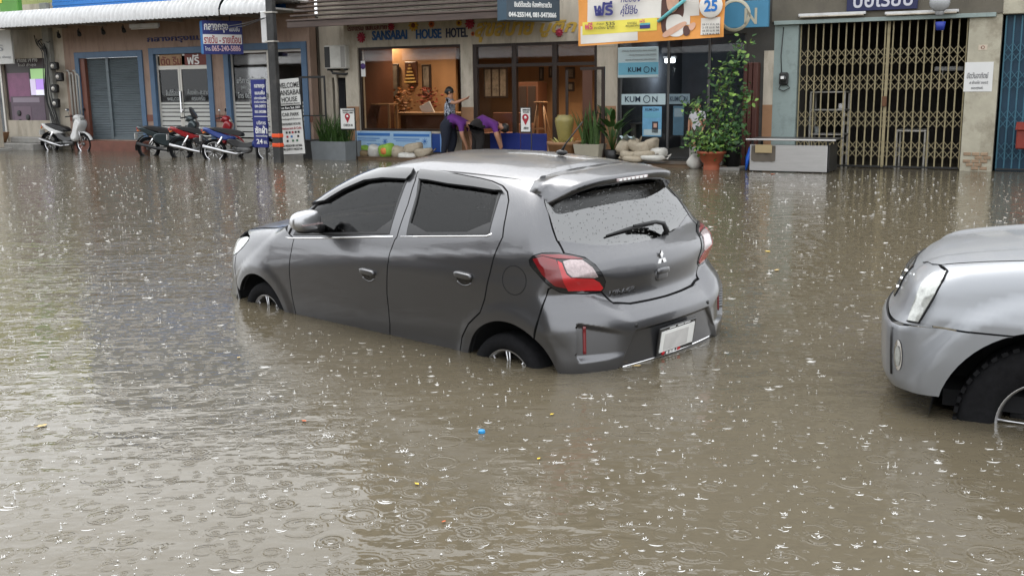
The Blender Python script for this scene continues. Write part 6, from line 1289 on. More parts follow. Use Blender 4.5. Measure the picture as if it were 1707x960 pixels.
# location pin stands
for (nm, u0, v0, u1, v1, d, ub) in (('white notice stand with a red pin mark beside the grey planter', 568, 180, 593, 217, 1.35, 595), ('white notice stand with a red pin mark in front of the hotel door', 868, 179, 886, 222, .6, 886)):
    st = fthing('notice_stand', nm, 'stand', su(u0, 200, d), -d, 0); a, c, e, f_ = rect(u0, v0, u1, v1, d)
    fb(MB().box(a, c, -d - .02, -d, e, f_, .003), 'frame', M_DARKMET, st); fb(MB().box(a + .02, c - .02, -d - .026, -d - .02, e + .03, f_ - .02), 'sheet', M_STW, st); fb(MB().tube([(c, -d - .01, -.2), (c, -d - .01, e + .1)], .012, 6), 'leg', M_DARKMET, st)
    uc, vc = (u0 + u1) / 2, (v0 + v1) / 2; s_, z_ = fp(uc, vc - 1, d); hgt = f_ - e; q = MB(); r_ = hgt * .14; pts = [(s_ + r_ * math.cos(t_), z_ + .04 + r_ * math.sin(t_)) for t_ in np.linspace(R(-25), R(205), 14)] + [(s_, z_ + .04 - r_ * 2.1)]
    q.prism(pts, -d - .032, -d - .027); fb(q, 'pin_print', M_REDPR, st); fb(MB().lathe([(0, -d - .036), (r_ * .42, -d - .036), (r_ * .42, -d - .03)], 12, (s_, 0, z_ + .04), 'y'), 'pin_hole', M_STW, st)
    ftext('lettering', 'SANSABAI HOUSE', M_BLACKPR, st, u0 + 3, v0 + 3, u1 - 3, v0 + 6, d + .027); ftext('lettering', 'HOTEL LOBBY', M_BLACKPR, st, u0 + 4, v0 + 7, u1 - 4, v0 + 9.5, d + .027); ftext('lettering', 'CHECK IN', M_BLACKPR, st, u0 + 5, v1 - 10, u1 - 5, v1 - 6, d + .027)
# dark hanging sign with phone numbers
with Frame(888, 10, 1.4, R(26)):
    ds = sign('dark_hanging_sign', 'dark slate hanging box sign with white phone numbers above the hotel door', 844, -25, 932, 35, 0, mat('slate_sign', C(72, 86, 98, .7), .5, var=.08), .03)
    a, c, e, f_ = rect(844, -25, 932, 35, 0); fb(MB().box(a + .002, c - .01, 0, .42, e + .004, f_, .01), 'case', mat('slate_case', C(58, 86, 105, .7), .5, var=.05), ds)
    ftext('lettering', '044-255144, 081-5473066', M_WHITE, ds, 848, 21, 927, 31, .03, bold=.02, depth=.012); ftext('lettering', 'ยินดีต้อนรับ ห้องพักรายวัน', M_WHITE, ds, 857, 3, 919, 13, .03, bold=.012, depth=.012)
    for q in (a + .1, c - .1): fb(MB().tube([(q, .2, f_ - .1), (q, .2, f_ + .6)], .02, 6), 'hanger', M_DARKMET, ds)
# cloth banner
a, c, e, f_ = rect(965, -45, 1208, 67, 1.3); bn = fthing('cloth_banner', 'orange and white printed cloth banner hanging above the dark glass front', 'banner', (a + c) / 2, -1.3, e)
def cloth_y(s_, z_): t_ = (s_ - a) / (c - a); h_ = (f_ - z_) / (f_ - e); return -1.3 - .022 * math.sin(9 * t_ + 5 * h_) * (1 - .4 * h_) - .014 * math.sin(26 * t_ * (1 - t_) + 9 * h_) - .03 * math.exp(-((t_ - .02) / .1)**2) * h_
def cloth_z(s_, z_): t_ = (s_ - a) / (c - a); return z_ + .09 * (t_ - .5) * ((f_ - z_) / (f_ - e)) * 0.9
def cloth(name, m_, u0, v0, u1, v1, off, nx=34, nz=18, skew=None):
    a_, c_, e_, g_ = rect(u0, v0, u1, v1, 1.3); V = []
    for j in range(nz + 1):
        for i in range(nx + 1):
            s_ = a_ + (c_ - a_) * i / nx; z_ = e_ + (g_ - e_) * j / nz; V.append((s_, cloth_y(s_, z_) - off, cloth_z(s_, z_)))
    q = MB(); q.add(V, [(j * (nx + 1) + i, j * (nx + 1) + i + 1, (j + 1) * (nx + 1) + i + 1, (j + 1) * (nx + 1) + i) for j in range(nz) for i in range(nx)], True); return fb(q, name, m_, bn)
M_BNO = mat('banner_orange', C(235, 160, 80, .85), .65, var=.08, vscale=3); M_BNW = mat('banner_white', C(235, 230, 222, .8), .65, var=.05, vscale=3); M_BNY = mat('banner_yellow', C(240, 225, 95, .85), .65); M_BNB = mat('banner_blue', C(60, 62, 130, .8), .6); M_PNK = mat('banner_pink', C(215, 55, 120, .8), .6); M_SKN = mat('banner_skin', C(222, 176, 150, .8), .65, var=.1, vscale=5); M_HAIRP = mat('banner_brown', C(92, 62, 55, .8), .65)
cloth('sheet', M_BNO, 965, -45, 1208, 70, 0, 60, 30); cloth('white_field', M_BNW, 969, 40, 1064, 69, .006); cloth('white_field', M_BNW, 980, -45, 1166, 32, .006); cloth('yellow_band', M_BNY, 972, 33, 1096, 54, .009); cloth('white_field', M_BNW, 1120, 5, 1150, 44, .010, 14, 12)
def cpoly(name, m_, px, off):
    P_ = smooth_closed(np.array([fp(u, v, 1.3) for u, v in px]), 2); cen = P_.mean(0); V = []; n_ = len(P_)
    for k in (0, .5, 1): V += [(cen[0] + (p[0] - cen[0]) * k, 0, cen[1] + (p[1] - cen[1]) * k) for p in P_]
    V = [(x, cloth_y(x, z) - off, cloth_z(x, z)) for x, _, z in V]
    q = MB(); q.add(V, [(j * n_ + i, j * n_ + (i + 1) % n_, (j + 1) * n_ + (i + 1) % n_, (j + 1) * n_ + i) for j in (0, 1) for i in range(n_)], True); return fb(q, name, m_, bn)
cpoly('portrait_hair', M_HAIRP, [(1106, -22), (1136, -22), (1141, 10), (1139, 30), (1132, 34), (1112, 34), (1110, 60), (1103, 55), (1102, 15)], .012); cpoly('portrait_face', M_SKN, [(1112, -18), (1131, -18), (1133, 6), (1128, 20), (1118, 24), (1111, 10)], .016)
cpoly('portrait_shirt', M_BNW, [(1112, 28), (1132, 24), (1140, 34), (1142, 62), (1118, 64), (1110, 50)], .014); cpoly('portrait_vest', M_HAIRP, [(1138, 46), (1148, 44), (1152, 60), (1140, 64)], .018); cpoly('portrait_arm', M_SKN, [(1103, 58), (1122, 46), (1142, 36), (1146, 42), (1130, 54), (1108, 66)], .020); cpoly('portrait_arm', M_SKN, [(1146, 44), (1158, 38), (1160, 46), (1152, 56)], .020)
def btext(t_, m_, u0, v0, u1, v1, bold=0., shear=0.): return ftext('lettering', t_, m_, bn, u0, v0, u1, v1, 1.372, bold=bold, shear=shear)
btext('ฟรี', M_BNB, 990, 3, 1022, 27, .02); btext('ทดลอง', M_BNB, 1035, -6, 1068, 4, .006, .2); btext('เรียน', M_BNB, 1038, 7, 1060, 16, .008, .2); btext('คุมอง', M_BNB, 1034, 16, 1063, 28, .008, .2)
btext('ฟรี', M_PNK, 975, 38, 988, 50, .012); btext('ค่าสมุด', M_BLACKPR, 995, 38, 1007, 43); btext('ทะเบียน', M_BLACKPR, 991, 44, 1009, 49); btext('535', M_BLACKPR, 1010, 37, 1025, 43, .008); btext('บาท', M_BLACKPR, 1012, 44, 1024, 49, .008); btext('เมษายน', M_BLACKPR, 1046, 37, 1061, 41); btext('พฤษภาคม', M_BLACKPR, 1043, 42, 1066, 46); btext('ฟรี', M_PNK, 1066, 33, 1075, 38, .006)
cloth('blue_book_print', mat('book_teal', C(110, 190, 195, .8), .6), 1068, 39, 1085, 42, .02, 6, 4); cloth('blue_book_print', M_BNB, 1068, 42, 1085, 48, .02, 6, 4)
s0_, z0_ = fp(1097, 37, 1.36); s1_, z1_ = fp(1142, 0, 1.36); fb(MB().tube([(s0_, -1.365, z0_), ((s0_ + s1_) / 2, -1.368, (z0_ + z1_) / 2), (s1_, -1.365, z1_)], .032, 8), 'pencil_print', MATS['book_teal'], bn)
s_, z_ = fp(1185, 10, 1.36); fb(MB().lathe([(0, -1.374), (.20, -1.372), (.215, -1.36)], 28, (s_, 0, z_), 'y'), 'round_badge', M_BNW, bn); ftext('lettering', '25', mat('badge_blue', C(40, 120, 200, .8), .5), bn, 1174, 0, 1196, 20, 1.376, bold=.02)
cloth('date_field', M_BNW, 1168, 32, 1201, 61, .012, 10, 8)
for k, t_ in enumerate(('18-31 มี.ค. 66', '3-18 เม.ย. 66', '18-30 เม.ย. 66', '3-14 พ.ค. 66')): btext(t_, M_BLACKPR, 1171, 39 + 5.4 * k, 1199, 42.6 + 5.4 * k, .002)
for u_ in (967, 1206): s_, z_ = fp(u_, -40, 1.3); fb(MB().tube([(s_, -1.3, z_), (s_, -.6, z_ + .3)], .006, 5), 'tie_rope', M_WHITE, bn)

# ================================================================ pots, plants, vase
vs_ = fthing('tall_urn', 'tall khaki clay urn standing on a round wooden base by the hotel door', 'urn', su(941, 220, .75), -.75, .06)
s_ = su(941, 220, .75); z0_, z1_ = fp(941, 236, .75)[1], fp(941, 192, .75)[1]; H_ = z1_ - z0_
fb(MB().lathe([(0, 0), (.12, 0), (.125, .02), (.16, H_ * .4), (.195, H_ * .75), (.19, H_ * .88), (.14, H_ * .96), (.15, H_), (.12, H_), (.11, H_ * .95), (0, H_ * .9)], 28, (s_, -.75, z0_), 'z'), 'body', mat('khaki_glaze', C(150, 138, 80, .7), .4, var=.15, vscale=6), vs_)
wb_ = fthing('round_wooden_tub', 'round wooden tub with yellow lotus leaves under the tall urn', 'tub', s_, -.75, .06); zt_ = fp(938, 241, .75)[1]
fb(MB().lathe([(0, .0), (.30, .0), (.34, zt_ - .07), (.36, zt_ - .06), (.36, zt_), (.33, zt_), (.32, zt_ - .03), (0, zt_ - .03)], 30, (s_, -.75, .06), 'z'), 'tub', mat('tub_wood', C(150, 110, 75, .7), .6, var=.2), wb_)
M_LOT = mat('lotus_yellow', C(225, 225, 140, .7), .5)
for k in range(9): t_ = 2 * math.pi * k / 9; q = MB(); blade(q, (s_ + .17 * math.cos(t_), -.75 + .17 * math.sin(t_), zt_ + .02), .13, .035, .10, t_, .9, 4); fb(q, 'lotus_petal', M_LOT, wb_)
def snake(label, u0, u1, v0, vr, d, m_pot, nbl, hmax):
    a, c, e, f_ = rect(u0, vr, u1, vr + 22, d); t_ = fthing('snake_plant', label, 'plant', (a + c) / 2, -d, .06); planter(t_, a, c, -d - .2, -d + .2, .06, f_, m_pot, .05)
    for k in range(nbl): q = MB(); blade(q, (rng.uniform(a + .10, c - .10), -d + rng.uniform(-.1, .12), f_ - .06), rng.uniform(.55, 1) * hmax, rng.uniform(.03, .045), rng.uniform(.02, .22), rng.uniform(0, 6.3), rng.uniform(.05, .4), 6); fb(q, 'blade', M_SNAKE, t_)
snake('snake plant with upright pointed blades in a square cream pot beside the urn', 962, 1005, 185, 240, .8, mat('cream_pot', C(175, 168, 150, .7), .6, var=.1), 24, .95)
bp_ = fthing('broad_leaf_plant', 'dark green plant with broad leaves in a black pot left of the sandbags', 'plant', su(1023, 240, .7), -.7, .06); s_ = su(1021, 240, .7)
fb(MB().lathe([(0, 0), (.13, 0), (.17, .24), (.15, .24), (.14, .2), (0, .2)], 20, (s_, -.7, .06), 'z'), 'pot', M_DARKMET, bp_)
for k in range(26):
    t_ = rng.uniform(0, 6.3); h_ = rng.uniform(.25, .80); r_ = rng.uniform(.10, .26); tip = (s_ + r_ * math.cos(t_), -.7 + r_ * math.sin(t_), .25 + h_)
    q = MB(); q.tube([(s_, -.7, .25), ((s_ + tip[0]) / 2, (-.7 + tip[1]) / 2, .25 + h_ * .65), tip], .006, 4); blade(q, tip, .20, rng.uniform(.045, .065), .15, t_, 1.2, 5); fb(q, 'leaf', M_BROAD, bp_)
# climbing shrub in a terracotta pedestal pot
M_TERRA = mat('terracotta', C(165, 88, 58, .7), .65, var=.15, vscale=6); s_, dcl = su(1186, 270, 1.15), 1.15
zb_, ztp = .0, fp(1186, 252, 1.15)[1]
cl_ = fthing('climbing_shrub', 'tall leafy green climbing shrub in an orange terracotta pedestal pot', 'plant', s_, -dcl, 0)
fb(MB().lathe([(.0, -.2), (.17, -.2), (.15, .06), (.14, .10), (.20, .17), (.25, ztp - .05), (.27, ztp - .04), (.27, ztp), (.23, ztp), (.22, ztp - .05), (0, ztp - .06)], 32, (s_, -dcl, 0), 'z'), 'pedestal_pot', M_TERRA, cl_)
fb(MB().lathe([(.0, 0), (.22, .0)], 24, (s_, -dcl, ztp - .05), 'z'), 'soil', MATS['soil'], cl_)
M_LFD = mat('shrub_leaf_dark', C(52, 92, 38, .65), .55, var=.4, vscale=9); M_LFL = mat('shrub_leaf_light', C(118, 152, 66, .72), .55, var=.4, vscale=9)
def leafq(q, c_, n_, L_):
    n_ = n_ / np.linalg.norm(n_); t_ = rng.normal(0, 1, 3); t_ -= n_ * (t_ @ n_); t_ /= np.linalg.norm(t_); g_ = np.cross(n_, t_)
    q.add([c_, c_ + t_ * L_ * .35 + g_ * L_ * .28 + n_ * L_ * .08, c_ + t_ * L_ * .75 + g_ * L_ * .20 + n_ * L_ * .05, c_ + t_ * L_, c_ + t_ * L_ * .75 - g_ * L_ * .20 + n_ * L_ * .05, c_ + t_ * L_ * .35 - g_ * L_ * .28 + n_ * L_ * .08, c_ + t_ * L_ * .5], [(0, 1, 6), (1, 2, 6), (2, 3, 6), (3, 4, 6), (4, 5, 6), (5, 0, 6)], True)
stems = [[(1186, 250), (1192, 215), (1205, 170), (1215, 130), (1228, 95), (1240, 72)], [(1184, 250), (1176, 225), (1168, 200), (1160, 180), (1150, 174)], [(1188, 250), (1202, 225), (1222, 200), (1236, 170), (1242, 150)], [(1186, 250), (1185, 215), (1192, 180), (1200, 150), (1203, 130), (1192, 114)], [(1180, 250), (1168, 238), (1160, 228)], [(1192, 250), (1212, 238), (1225, 225)], [(1186, 250), (1200, 200), (1212, 160), (1222, 120), (1232, 100)]]
qd, ql = MB(), MB()
for st in stems:
    P_ = np.array([(fp(u, v, dcl)[0], -dcl + rng.normal(0, .05), fp(u, v, dcl)[1]) for u, v in st]); P_[0] = (s_ + rng.normal(0, .03), -dcl, ztp - .06); t_ = np.linspace(0, len(P_) - 1, 26); cur = np.stack([pch(t_, np.arange(len(P_)), P_[:, i]) for i in range(3)], 1)
    fb(MB().tube(cur, [.012 - .0003 * i for i in range(26)], 5), 'stem', mat('stem_brown', C(80, 66, 48, .7), .8), cl_)
    for i in range(2, 26):
        for k in range(7):
            c_ = cur[i] + rng.normal(0, 1, 3) * [.115, .11, .08]; n_ = np.array([rng.normal(0, .5), rng.normal(-.5, .5), rng.uniform(.2, 1.2)]); leafq(ql if rng.random() < .32 else qd, c_, n_, rng.uniform(.04, .125))
for k in range(120):
    c_ = np.array([s_, -dcl, ztp + .02]) + rng.normal(0, 1, 3) * [.15, .12, .09] + [0, 0, .06]; leafq(ql if rng.random() < .3 else qd, c_, np.array([rng.normal(0, .6), rng.normal(-.3, .6), 1.]), rng.uniform(.07, .13))
tag(fb(qd, 'dark_foliage', M_LFD, cl_), kind='stuff'); tag(fb(ql, 'light_foliage', M_LFL, cl_), kind='stuff')
bpt = fthing('black_pot_shrub', 'small dark shrub in a black pot behind the terracotta pot', 'plant', su(1220, 265, .75), -.75, .06); s2 = su(1220, 265, .75)
fb(MB().lathe([(0, 0), (.14, 0), (.18, .36), (.19, .38), (.16, .38), (.15, .33), (0, .32)], 22, (s2, -.75, .03), 'z'), 'pot', M_DARKMET, bpt); q = MB()
for k in range(260): leafq(q, np.array([s2, -.75, .72]) + rng.normal(0, 1, 3) * [.13, .12, .24], np.array([rng.normal(0, .6), -.5, 1.]), rng.uniform(.05, .10))
tag(fb(q, 'foliage', M_LFD, bpt), kind='stuff'); fb(MB().tube([(s2, -.75, .35), (s2 + .02, -.74, .9)], .012, 5), 'stem', MATS['stem_brown'], bpt)
# slab under the pots, pedestal block
sl_ = fthing('stone_slab', 'flat stone slab under the black pot', 'slab', s2, -.8, 0); fb(MB().box(s2 - .32, s2 + .26, -1.15, -.52, -.3, .035, .012), 'slab', M_CONC, sl_); fb(MB().box(s2 - .28, s2 + .22, -1.11, -.96, .035, .042), 'worn_edge', M_CONC, sl_)
gb_ = fthing('grey_block', 'grey concrete block behind the terracotta pot', 'block', su(1165, 255, .3), -.3, .06); a, c, e, f_ = rect(1150, 246, 1180, 264, .4); fb(MB().box(a, c, -.45, -.1, .06, f_, .015), 'block', M_CONC, gb_); fb(MB().box(a + .06, c - .06, -.456, -.45, .12, f_ - .06), 'recess', M_CONC, gb_)

# ================================================================ sandbags
M_SACK = mat('sack_cream', C(182, 170, 150, .66), .8, var=.12, vscale=7, bump=.5, bscale=26, dirt=C(140, 120, 92, .7), damt=.5, dscale=6); M_SACKG = mat('sack_green', C(130, 170, 60, .75), .7, var=.2, vscale=5, bump=.4, bscale=26); M_SACKB = mat('sack_brown', C(130, 112, 84, .7), .8, var=.15, bump=.4, bscale=26); M_SACKW = mat('sack_white', C(205, 203, 196, .75), .75, var=.08, bump=.5, bscale=26, dirt=C(150, 135, 112, .7), damt=.4, dscale=6); M_ORG = mat('sack_orange_print', C(215, 130, 70, .75), .7, var=.3, vscale=12)
def sandbag(label, u, v, w_, h_, d, m_, tilt=0., group='sandbags', tie=1, yaw=0.):
    s_, z_ = fp(u, v, d); o = fthing('sandbag', label, 'sandbag', s_, -d, z_, group); q = MB(); n1, n2 = 22, 12; ph = rng.uniform(0, 6.3, 6)
    q.ell((0, 0, 0), (w_ / 2, .17, h_ / 2), n1, n2, .62)
    V = []
    for x, y, z in q.v:
        tt = x / (w_ / 2); k = 1 - .35 * max(0, tie * tt)**3; f1 = 1 + .11 * math.sin(9 * x + ph[0] + 7 * z) + .08 * math.sin(19 * z + ph[1] + 6 * y) + .06 * math.sin(27 * x + ph[2] + 9 * z)
        V.append((x * (1 + .05 * math.sin(11 * z + ph[3])), y * k * f1, z * k * f1 - .04 * h_ * math.cos(3 * tt)))
    q.v = V; b_ = q.build('sack', m_, o); b_.rotation_euler = (0, tilt, yaw)
    e_ = MB(); x0 = tie * w_ / 2 * .93; pts = []
    for k in range(5): a_ = (k - 2) * .35; pts += [(x0, -.06 + .03 * k, -.02 * math.cos(a_)), (x0 + tie * .09, -.085 + .042 * k, .03 * math.sin(4 * a_) + .02)]
    e_.add(pts, [(2 * k, 2 * k + 1, 2 * k + 3, 2 * k + 2) for k in range(4)], True); t_ = e_.build('sack_neck', m_, b_); return o, b_
G1, G2 = 'sandbags in front of the hotel', 'sandbags in front of the learning centre'
sandbag('brown sandbag at the left end of the hotel row', 607, 257, .36, .20, .65, M_SACKB, .15, G1, -1)
sandbag('white sandbag between the brown and the green sandbag', 628, 253, .34, .28, .62, M_SACKW, .25, G1)
o_, b_ = sandbag('bright green sandbag with an orange print', 645, 252, .36, .30, .78, M_SACKG, -.1, G1); q = MB(); q.ell((.02, -.09, .0), (.10, .10, .09), 12, 8, .7); q.build('orange_print', M_ORG, b_)
sandbag('cream sandbag just right of the green one', 664, 254, .36, .27, .66, M_SACK, .2, G1)
sandbag('plump cream sandbag lying on top of the hotel row', 689, 246.5, .44, .22, .55, M_SACK, -.18, G1, -1)
sandbag('flat white sandbag under the plump cream one', 681, 260, .46, .13, .75, M_SACKW, .03, G1)
sandbag('cream sandbag at the right end of the hotel row', 707, 255, .42, .20, .66, M_SACK, -.2, G1)
sandbag('small white and green sandbag tucked behind the white one', 612, 250, .30, .16, .40, M_SACKG, .4, G1)
sandbag('grey sandbag at the left of the learning centre pile, leaning on the plant', 1041, 245, .26, .30, .75, M_SACK, .5, G2)
sandbag('upright sandbag with open neck on top of the learning centre pile', 1060, 243, .24, .30, .70, M_SACK, -.9, G2)
sandbag('round sandbag in the middle of the learning centre pile', 1073, 248, .36, .24, .74, M_SACK, -.2, G2)
sandbag('upright rounded sandbag on the right of the pile', 1086, 242, .26, .30, .66, M_SACK, 1.3, G2)
sandbag('flat sandbag low in the middle of the learning centre pile', 1050, 258, .40, .17, .80, M_SACK, .05, G2, -1)
sandbag('long sandbag under the round one in the learning centre pile', 1075, 258, .44, .17, .84, M_SACK, -.08, G2)
sandbag('sandbag at the right end of the learning centre pile', 1098, 256, .34, .22, .70, M_SACKW, .2, G2)
sandbag('bottom sandbag with a long neck at the right of the pile', 1088, 264, .50, .12, .90, M_SACKW, .02, G2)
sandbag('bottom sandbag at the left of the learning centre pile', 1056, 265, .46, .12, .92, M_SACK, .03, G2, -1)
sandbag('lone white sandbag beside the terracotta pot', 1160, 270, .28, .24, .95, M_SACKW, .6, 'lone sandbags')
sandbag('small white sack between the terracotta pot and the black pot', 1205, 268, .18, .18, .62, M_SACKW, .2, 'lone sandbags', -1)
pu = fthing('folded_sack', 'pale empty sack folded on top of the learning centre sandbags', 'sack', su(1052, 232, .6), -.6, .4); q = MB(); a, c, e, f_ = rect(1042, 229, 1066, 236, .6)
q.add([(a + (c - a) * i / 6, -.6 - .1 * j + .02 * math.sin(3 * i), e + .02 + .05 * math.sin(i * 1.7 + j) + .03 * j) for j in range(4) for i in range(7)], [(j * 7 + i, j * 7 + i + 1, j * 7 + 8 + i, j * 7 + 7 + i) for j in range(3) for i in range(6)], True); fb(q, 'cloth', M_PALEB, pu)

# ================================================================ steel food cart
ct = fthing('steel_food_cart', 'steel food cart with a shiny front panel standing in front of the folding gate', 'cart', su(1318, 260, 1.3), -1.3, 0)
M_STEEL = mat('brushed_steel', (.48, .47, .46), .38, .75, var=.08, vscale=3, stretch=(1, 1, 14))
a, c, e, f_ = rect(1250, 242, 1379, 286, 1.35); zt_ = fp(1315, 232, 1.35)[1]; c2 = su(1394, 262, 1.0)
fb(MB().box(a, c, -1.37, -1.33, e, f_, .006), 'front_panel', M_STEEL, ct); fb(MB().box(a, c + .04, -1.33, -.62, e + .02, e + .06), 'bottom_shelf', M_DARKMET, ct); fb(MB().box(c, c + .03, -1.33, -.62, e, f_, .005), 'end_panel', M_DARKMET, ct)
fb(MB().box(a - .07, c + .14, -1.42, -1.36, zt_ - .03, zt_, .006), 'counter_edge', M_STEEL, ct); fb(MB().box(a - .05, c + .12, -1.36, -.58, zt_ - .02, zt_ - .002), 'counter_top', mat('dark_counter', (.08, .08, .08), .35, .4), ct)
for q_ in (a + .01, c - .03):
    for yy in (-1.32, -.66): fb(MB().box(q_, q_ + .035, yy, yy + .035, -.42, zt_ - .03), 'leg', M_DARKMET, ct)
cc = fthing('brown_cloth', 'brown cloth with a tan label hanging on the left of the food cart', 'cloth', su(1270, 255, 1.4), -1.4, .3); a2, c2_, e2, f2 = rect(1252, 243, 1292, 270, 1.4)
q = MB(); q.add([(a2 + (c2_ - a2) * i / 8, -1.385 - .012 * math.sin(i * 1.9 + j * .6), e2 + (f2 - e2) * j / 6 + (.02 if j == 0 and i % 8 == 0 else 0)) for j in range(7) for i in range(9)], [(j * 9 + i, j * 9 + i + 1, j * 9 + 10 + i, j * 9 + 9 + i) for j in range(6) for i in range(8)], True); fb(q, 'cloth', mat('brown_grey_cloth', C(100, 92, 82, .7), .8, var=.15), cc); prect(cc, 'label', 1259, 241.5, 1287, 255, 1.405, mat('tan_label', C(180, 160, 120, .7), .7, var=.1), .004)
bb_ = fthing('blue_plastic_bag', 'blue plastic bag hanging at the left end of the food cart', 'bag', su(1246, 265, 1.3), -1.3, .1); q = MB()
for k in range(7): q.tube([(su(1252, 252, 1.3) - .01 * k, -1.3 + .02 * k, fp(1252, 246, 1.3)[1]), (su(1248 - k, 262, 1.3), -1.32 + .03 * k, .22), (su(1244 - 1.2 * k * .6, 275, 1.3), -1.3 + .03 * k, .02)], [.012, .035, .02], 6)
tag(fb(q, 'film', mat('blue_film', C(35, 95, 200, .8), .3, var=.2), bb_), kind='stuff')

# ================================================================ motorbikes
M_CHR2 = M_CHROME; M_ENG = mat('engine_grey', (.20, .20, .20), .45, .7, var=.2)
def pad(poly, hw, bulge=.82):
    P_ = smooth_closed(np.array(poly, float), 2); cen = P_.mean(0); q = MB(); n_ = len(P_); V = []
    for yy, k in ((-1, bulge), (-.72, .97), (-.3, 1.0), (.3, 1.0), (.72, .97), (1, bulge)): V += [(cen[0] + (p[0] - cen[0]) * k, yy * hw, cen[1] + (p[1] - cen[1]) * k) for p in P_]
    F_ = [(j * n_ + i, j * n_ + (i + 1) % n_, (j + 1) * n_ + (i + 1) % n_, (j + 1) * n_ + i) for j in range(5) for i in range(n_)]
    q.add(V, F_, True); q.add(V[:n_], [tuple(range(n_))]); q.add(V[-n_:], [tuple(range(n_ - 1, -1, -1))]); return q
def bike_wheel(root, x, r_, rimm, w_=.045):
    e = bpy.data.objects.new('wheel', None); link(e, root); e.location = (x, 0, r_)
    MB().lathe([(r_ - .07, -w_ * .7), (r_ - .03, -w_), (r_, -w_ * .3), (r_, w_ * .3), (r_ - .03, w_), (r_ - .07, w_ * .7), (r_ - .07, -w_ * .7)], 32, axis='y').build('tyre', M_TYRE, e)
    MB().lathe([(r_ - .062, -w_ * .6), (r_ - .085, -w_ * .5), (r_ - .085, w_ * .5), (r_ - .062, w_ * .6), (r_ - .058, 0), (r_ - .062, -w_ * .6)], 32, axis='y').build('rim', rimm, e)
    q = MB()
    for k in range(10): t_ = 2 * math.pi * k / 10; q.tube([(.03 * math.cos(t_), 0, .03 * math.sin(t_)), ((r_ - .08) * math.cos(t_ + .1), 0, (r_ - .08) * math.sin(t_ + .1))], .006, 5)
    tag(q.build('spokes', rimm, e), kind='stuff'); MB().lathe([(0, -.06), (.04, -.055), (.05, 0), (.04, .055), (0, .06)], 16, axis='y').build('hub', M_ENG, e); return e
def motorbike(label, u, v, head, mb_, ma, rimm, style='underbone', helmet=False, zg=-.11):
    p = on_water(u, v); o = thing('motorbike', label, 'motorbike', (p[0], p[1], zg), head, 'motorbikes parked by the mansion'); r_ = .285
    bike_wheel(o, .62, r_, rimm); bike_wheel(o, -.60, r_, rimm)
    maxi = style == 'maxi'
    pad([(.70, .84), (.60, .98), (.48, .98), (.38, .62), (.24, .42), (.36, .32), (.52, .40), (.54, .62)], .17, .75).build('leg_shield', mb_, o)
    pad([(.36, .36), (.40, .52), (.12, .44), (-.12, .58), (-.34, .58), (-.24, .42), (.05, .34)] if not maxi else [(.42, .32), (.46, .60), (.12, .56), (-.12, .68), (-.50, .66), (-.40, .40), (.05, .28)], .13 if not maxi else .18, .8).build('under_body', ma, o)
    pad([(-.02, .60), (-.30, .66), (-.72, .83), (-.84, .84), (-.80, .76), (-.50, .58), (-.22, .50)], .115 if not maxi else .16, .7).build('tail_cover', mb_, o)
    pad([(.12, .60), (-.10, .64), (-.40, .71), (-.68, .79), (-.66, .85), (-.34, .81), (-.05, .76), (.10, .71)], .125 if not maxi else .16, .8).build('seat', M_BLACKPL, o)
    f_ = MB(); f_.lathe([(r_ + .02, -.06), (r_ + .045, -.03), (r_ + .05, 0), (r_ + .045, .03), (r_ + .02, .06)], 16, (.62, 0, r_), 'y', True, R(20), R(150)); f_.build('front_fender', mb_, o, fixn=False)
    f_ = MB(); f_.lathe([(r_ + .03, -.07), (r_ + .05, 0), (r_ + .03, .07)], 12, (-.60, 0, r_), 'y', True, R(60), R(190)); f_.build('rear_fender', M_BLACKPL, o, fixn=False)
    for s_ in (1, -1):
        MB().tube([(.62, s_ * .075, r_), (.54, s_ * .075, .62), (.50, s_ * .06, .80)], .019, 8).build('fork_leg', M_CHR2, o); MB().tube([(-.60, s_ * .09, r_), (-.38, s_ * .10, .62)], [.022, .028], 8).build('shock_absorber', M_CHR2, o); MB().tube([(-.60, s_ * .085, r_), (-.1, s_ * .08, .32)], .02, 6).build('swing_arm', M_ENG, o)
        hb2 = MB().tube([(.46, 0, 1.0), (.44, s_ * .16, 1.03), (.36, s_ * .33, 1.02)], [.014, .014, .018], 7).build('handlebar', M_BLACKPL, o)
        MB().tube([(.42, s_ * .24, 1.03), (.44, s_ * .28, 1.16)], .006, 5).build('mirror_stem', M_DARKMET, hb2); MB().ell((.44, s_ * .30, 1.20), (.015, .065, .042), 12, 8, .8).build('mirror', M_CHROME if s_ < 0 else M_BLACKPL, hb2)
        MB().ell((-.80, s_ * .09, .72), (.03, .022, .022), 8, 6).build('indicator', mat('amber', C(225, 120, 40, .8), .3), o)
    MB().ell((.50, 0, .99), (.12, .15, .085), 16, 10, .8).build('handlebar_cover', mb_ if not maxi else ma, o); MB().ell((.60, 0, .93), (.05, .10, .07), 14, 8, .8).build('headlamp', M_LAMP, o)
    if maxi: pad([(.58, .98), (.68, 1.0), (.52, 1.28), (.48, 1.26)], .14, .7).build('windshield', M_SMOKE, o)
    MB().ell((.08, 0, .33), (.20, .12, .11), 14, 8, .7).build('engine', M_ENG, o); MB().tube([(.18, -.10, .26), (-.10, -.13, .23), (-.35, -.16, .29), (-.82, -.17, .42)], [.016, .022, .036, .040], 10).build('exhaust', M_ALLOY if not maxi else M_BLACKPL, o)
    MB().box(-.86, -.83, -.05, .05, .74, .80, .008).build('tail_lamp', M_RED, o); pl2 = MB().box(-.90, -.888, -.10, .10, .52, .66, .004); pl2.build('number_plate', M_STW, o)
    MB().tube([(.0, .13, .25), (-.05, .22, .02)], .012, 6).build('side_stand', M_DARKMET, o)
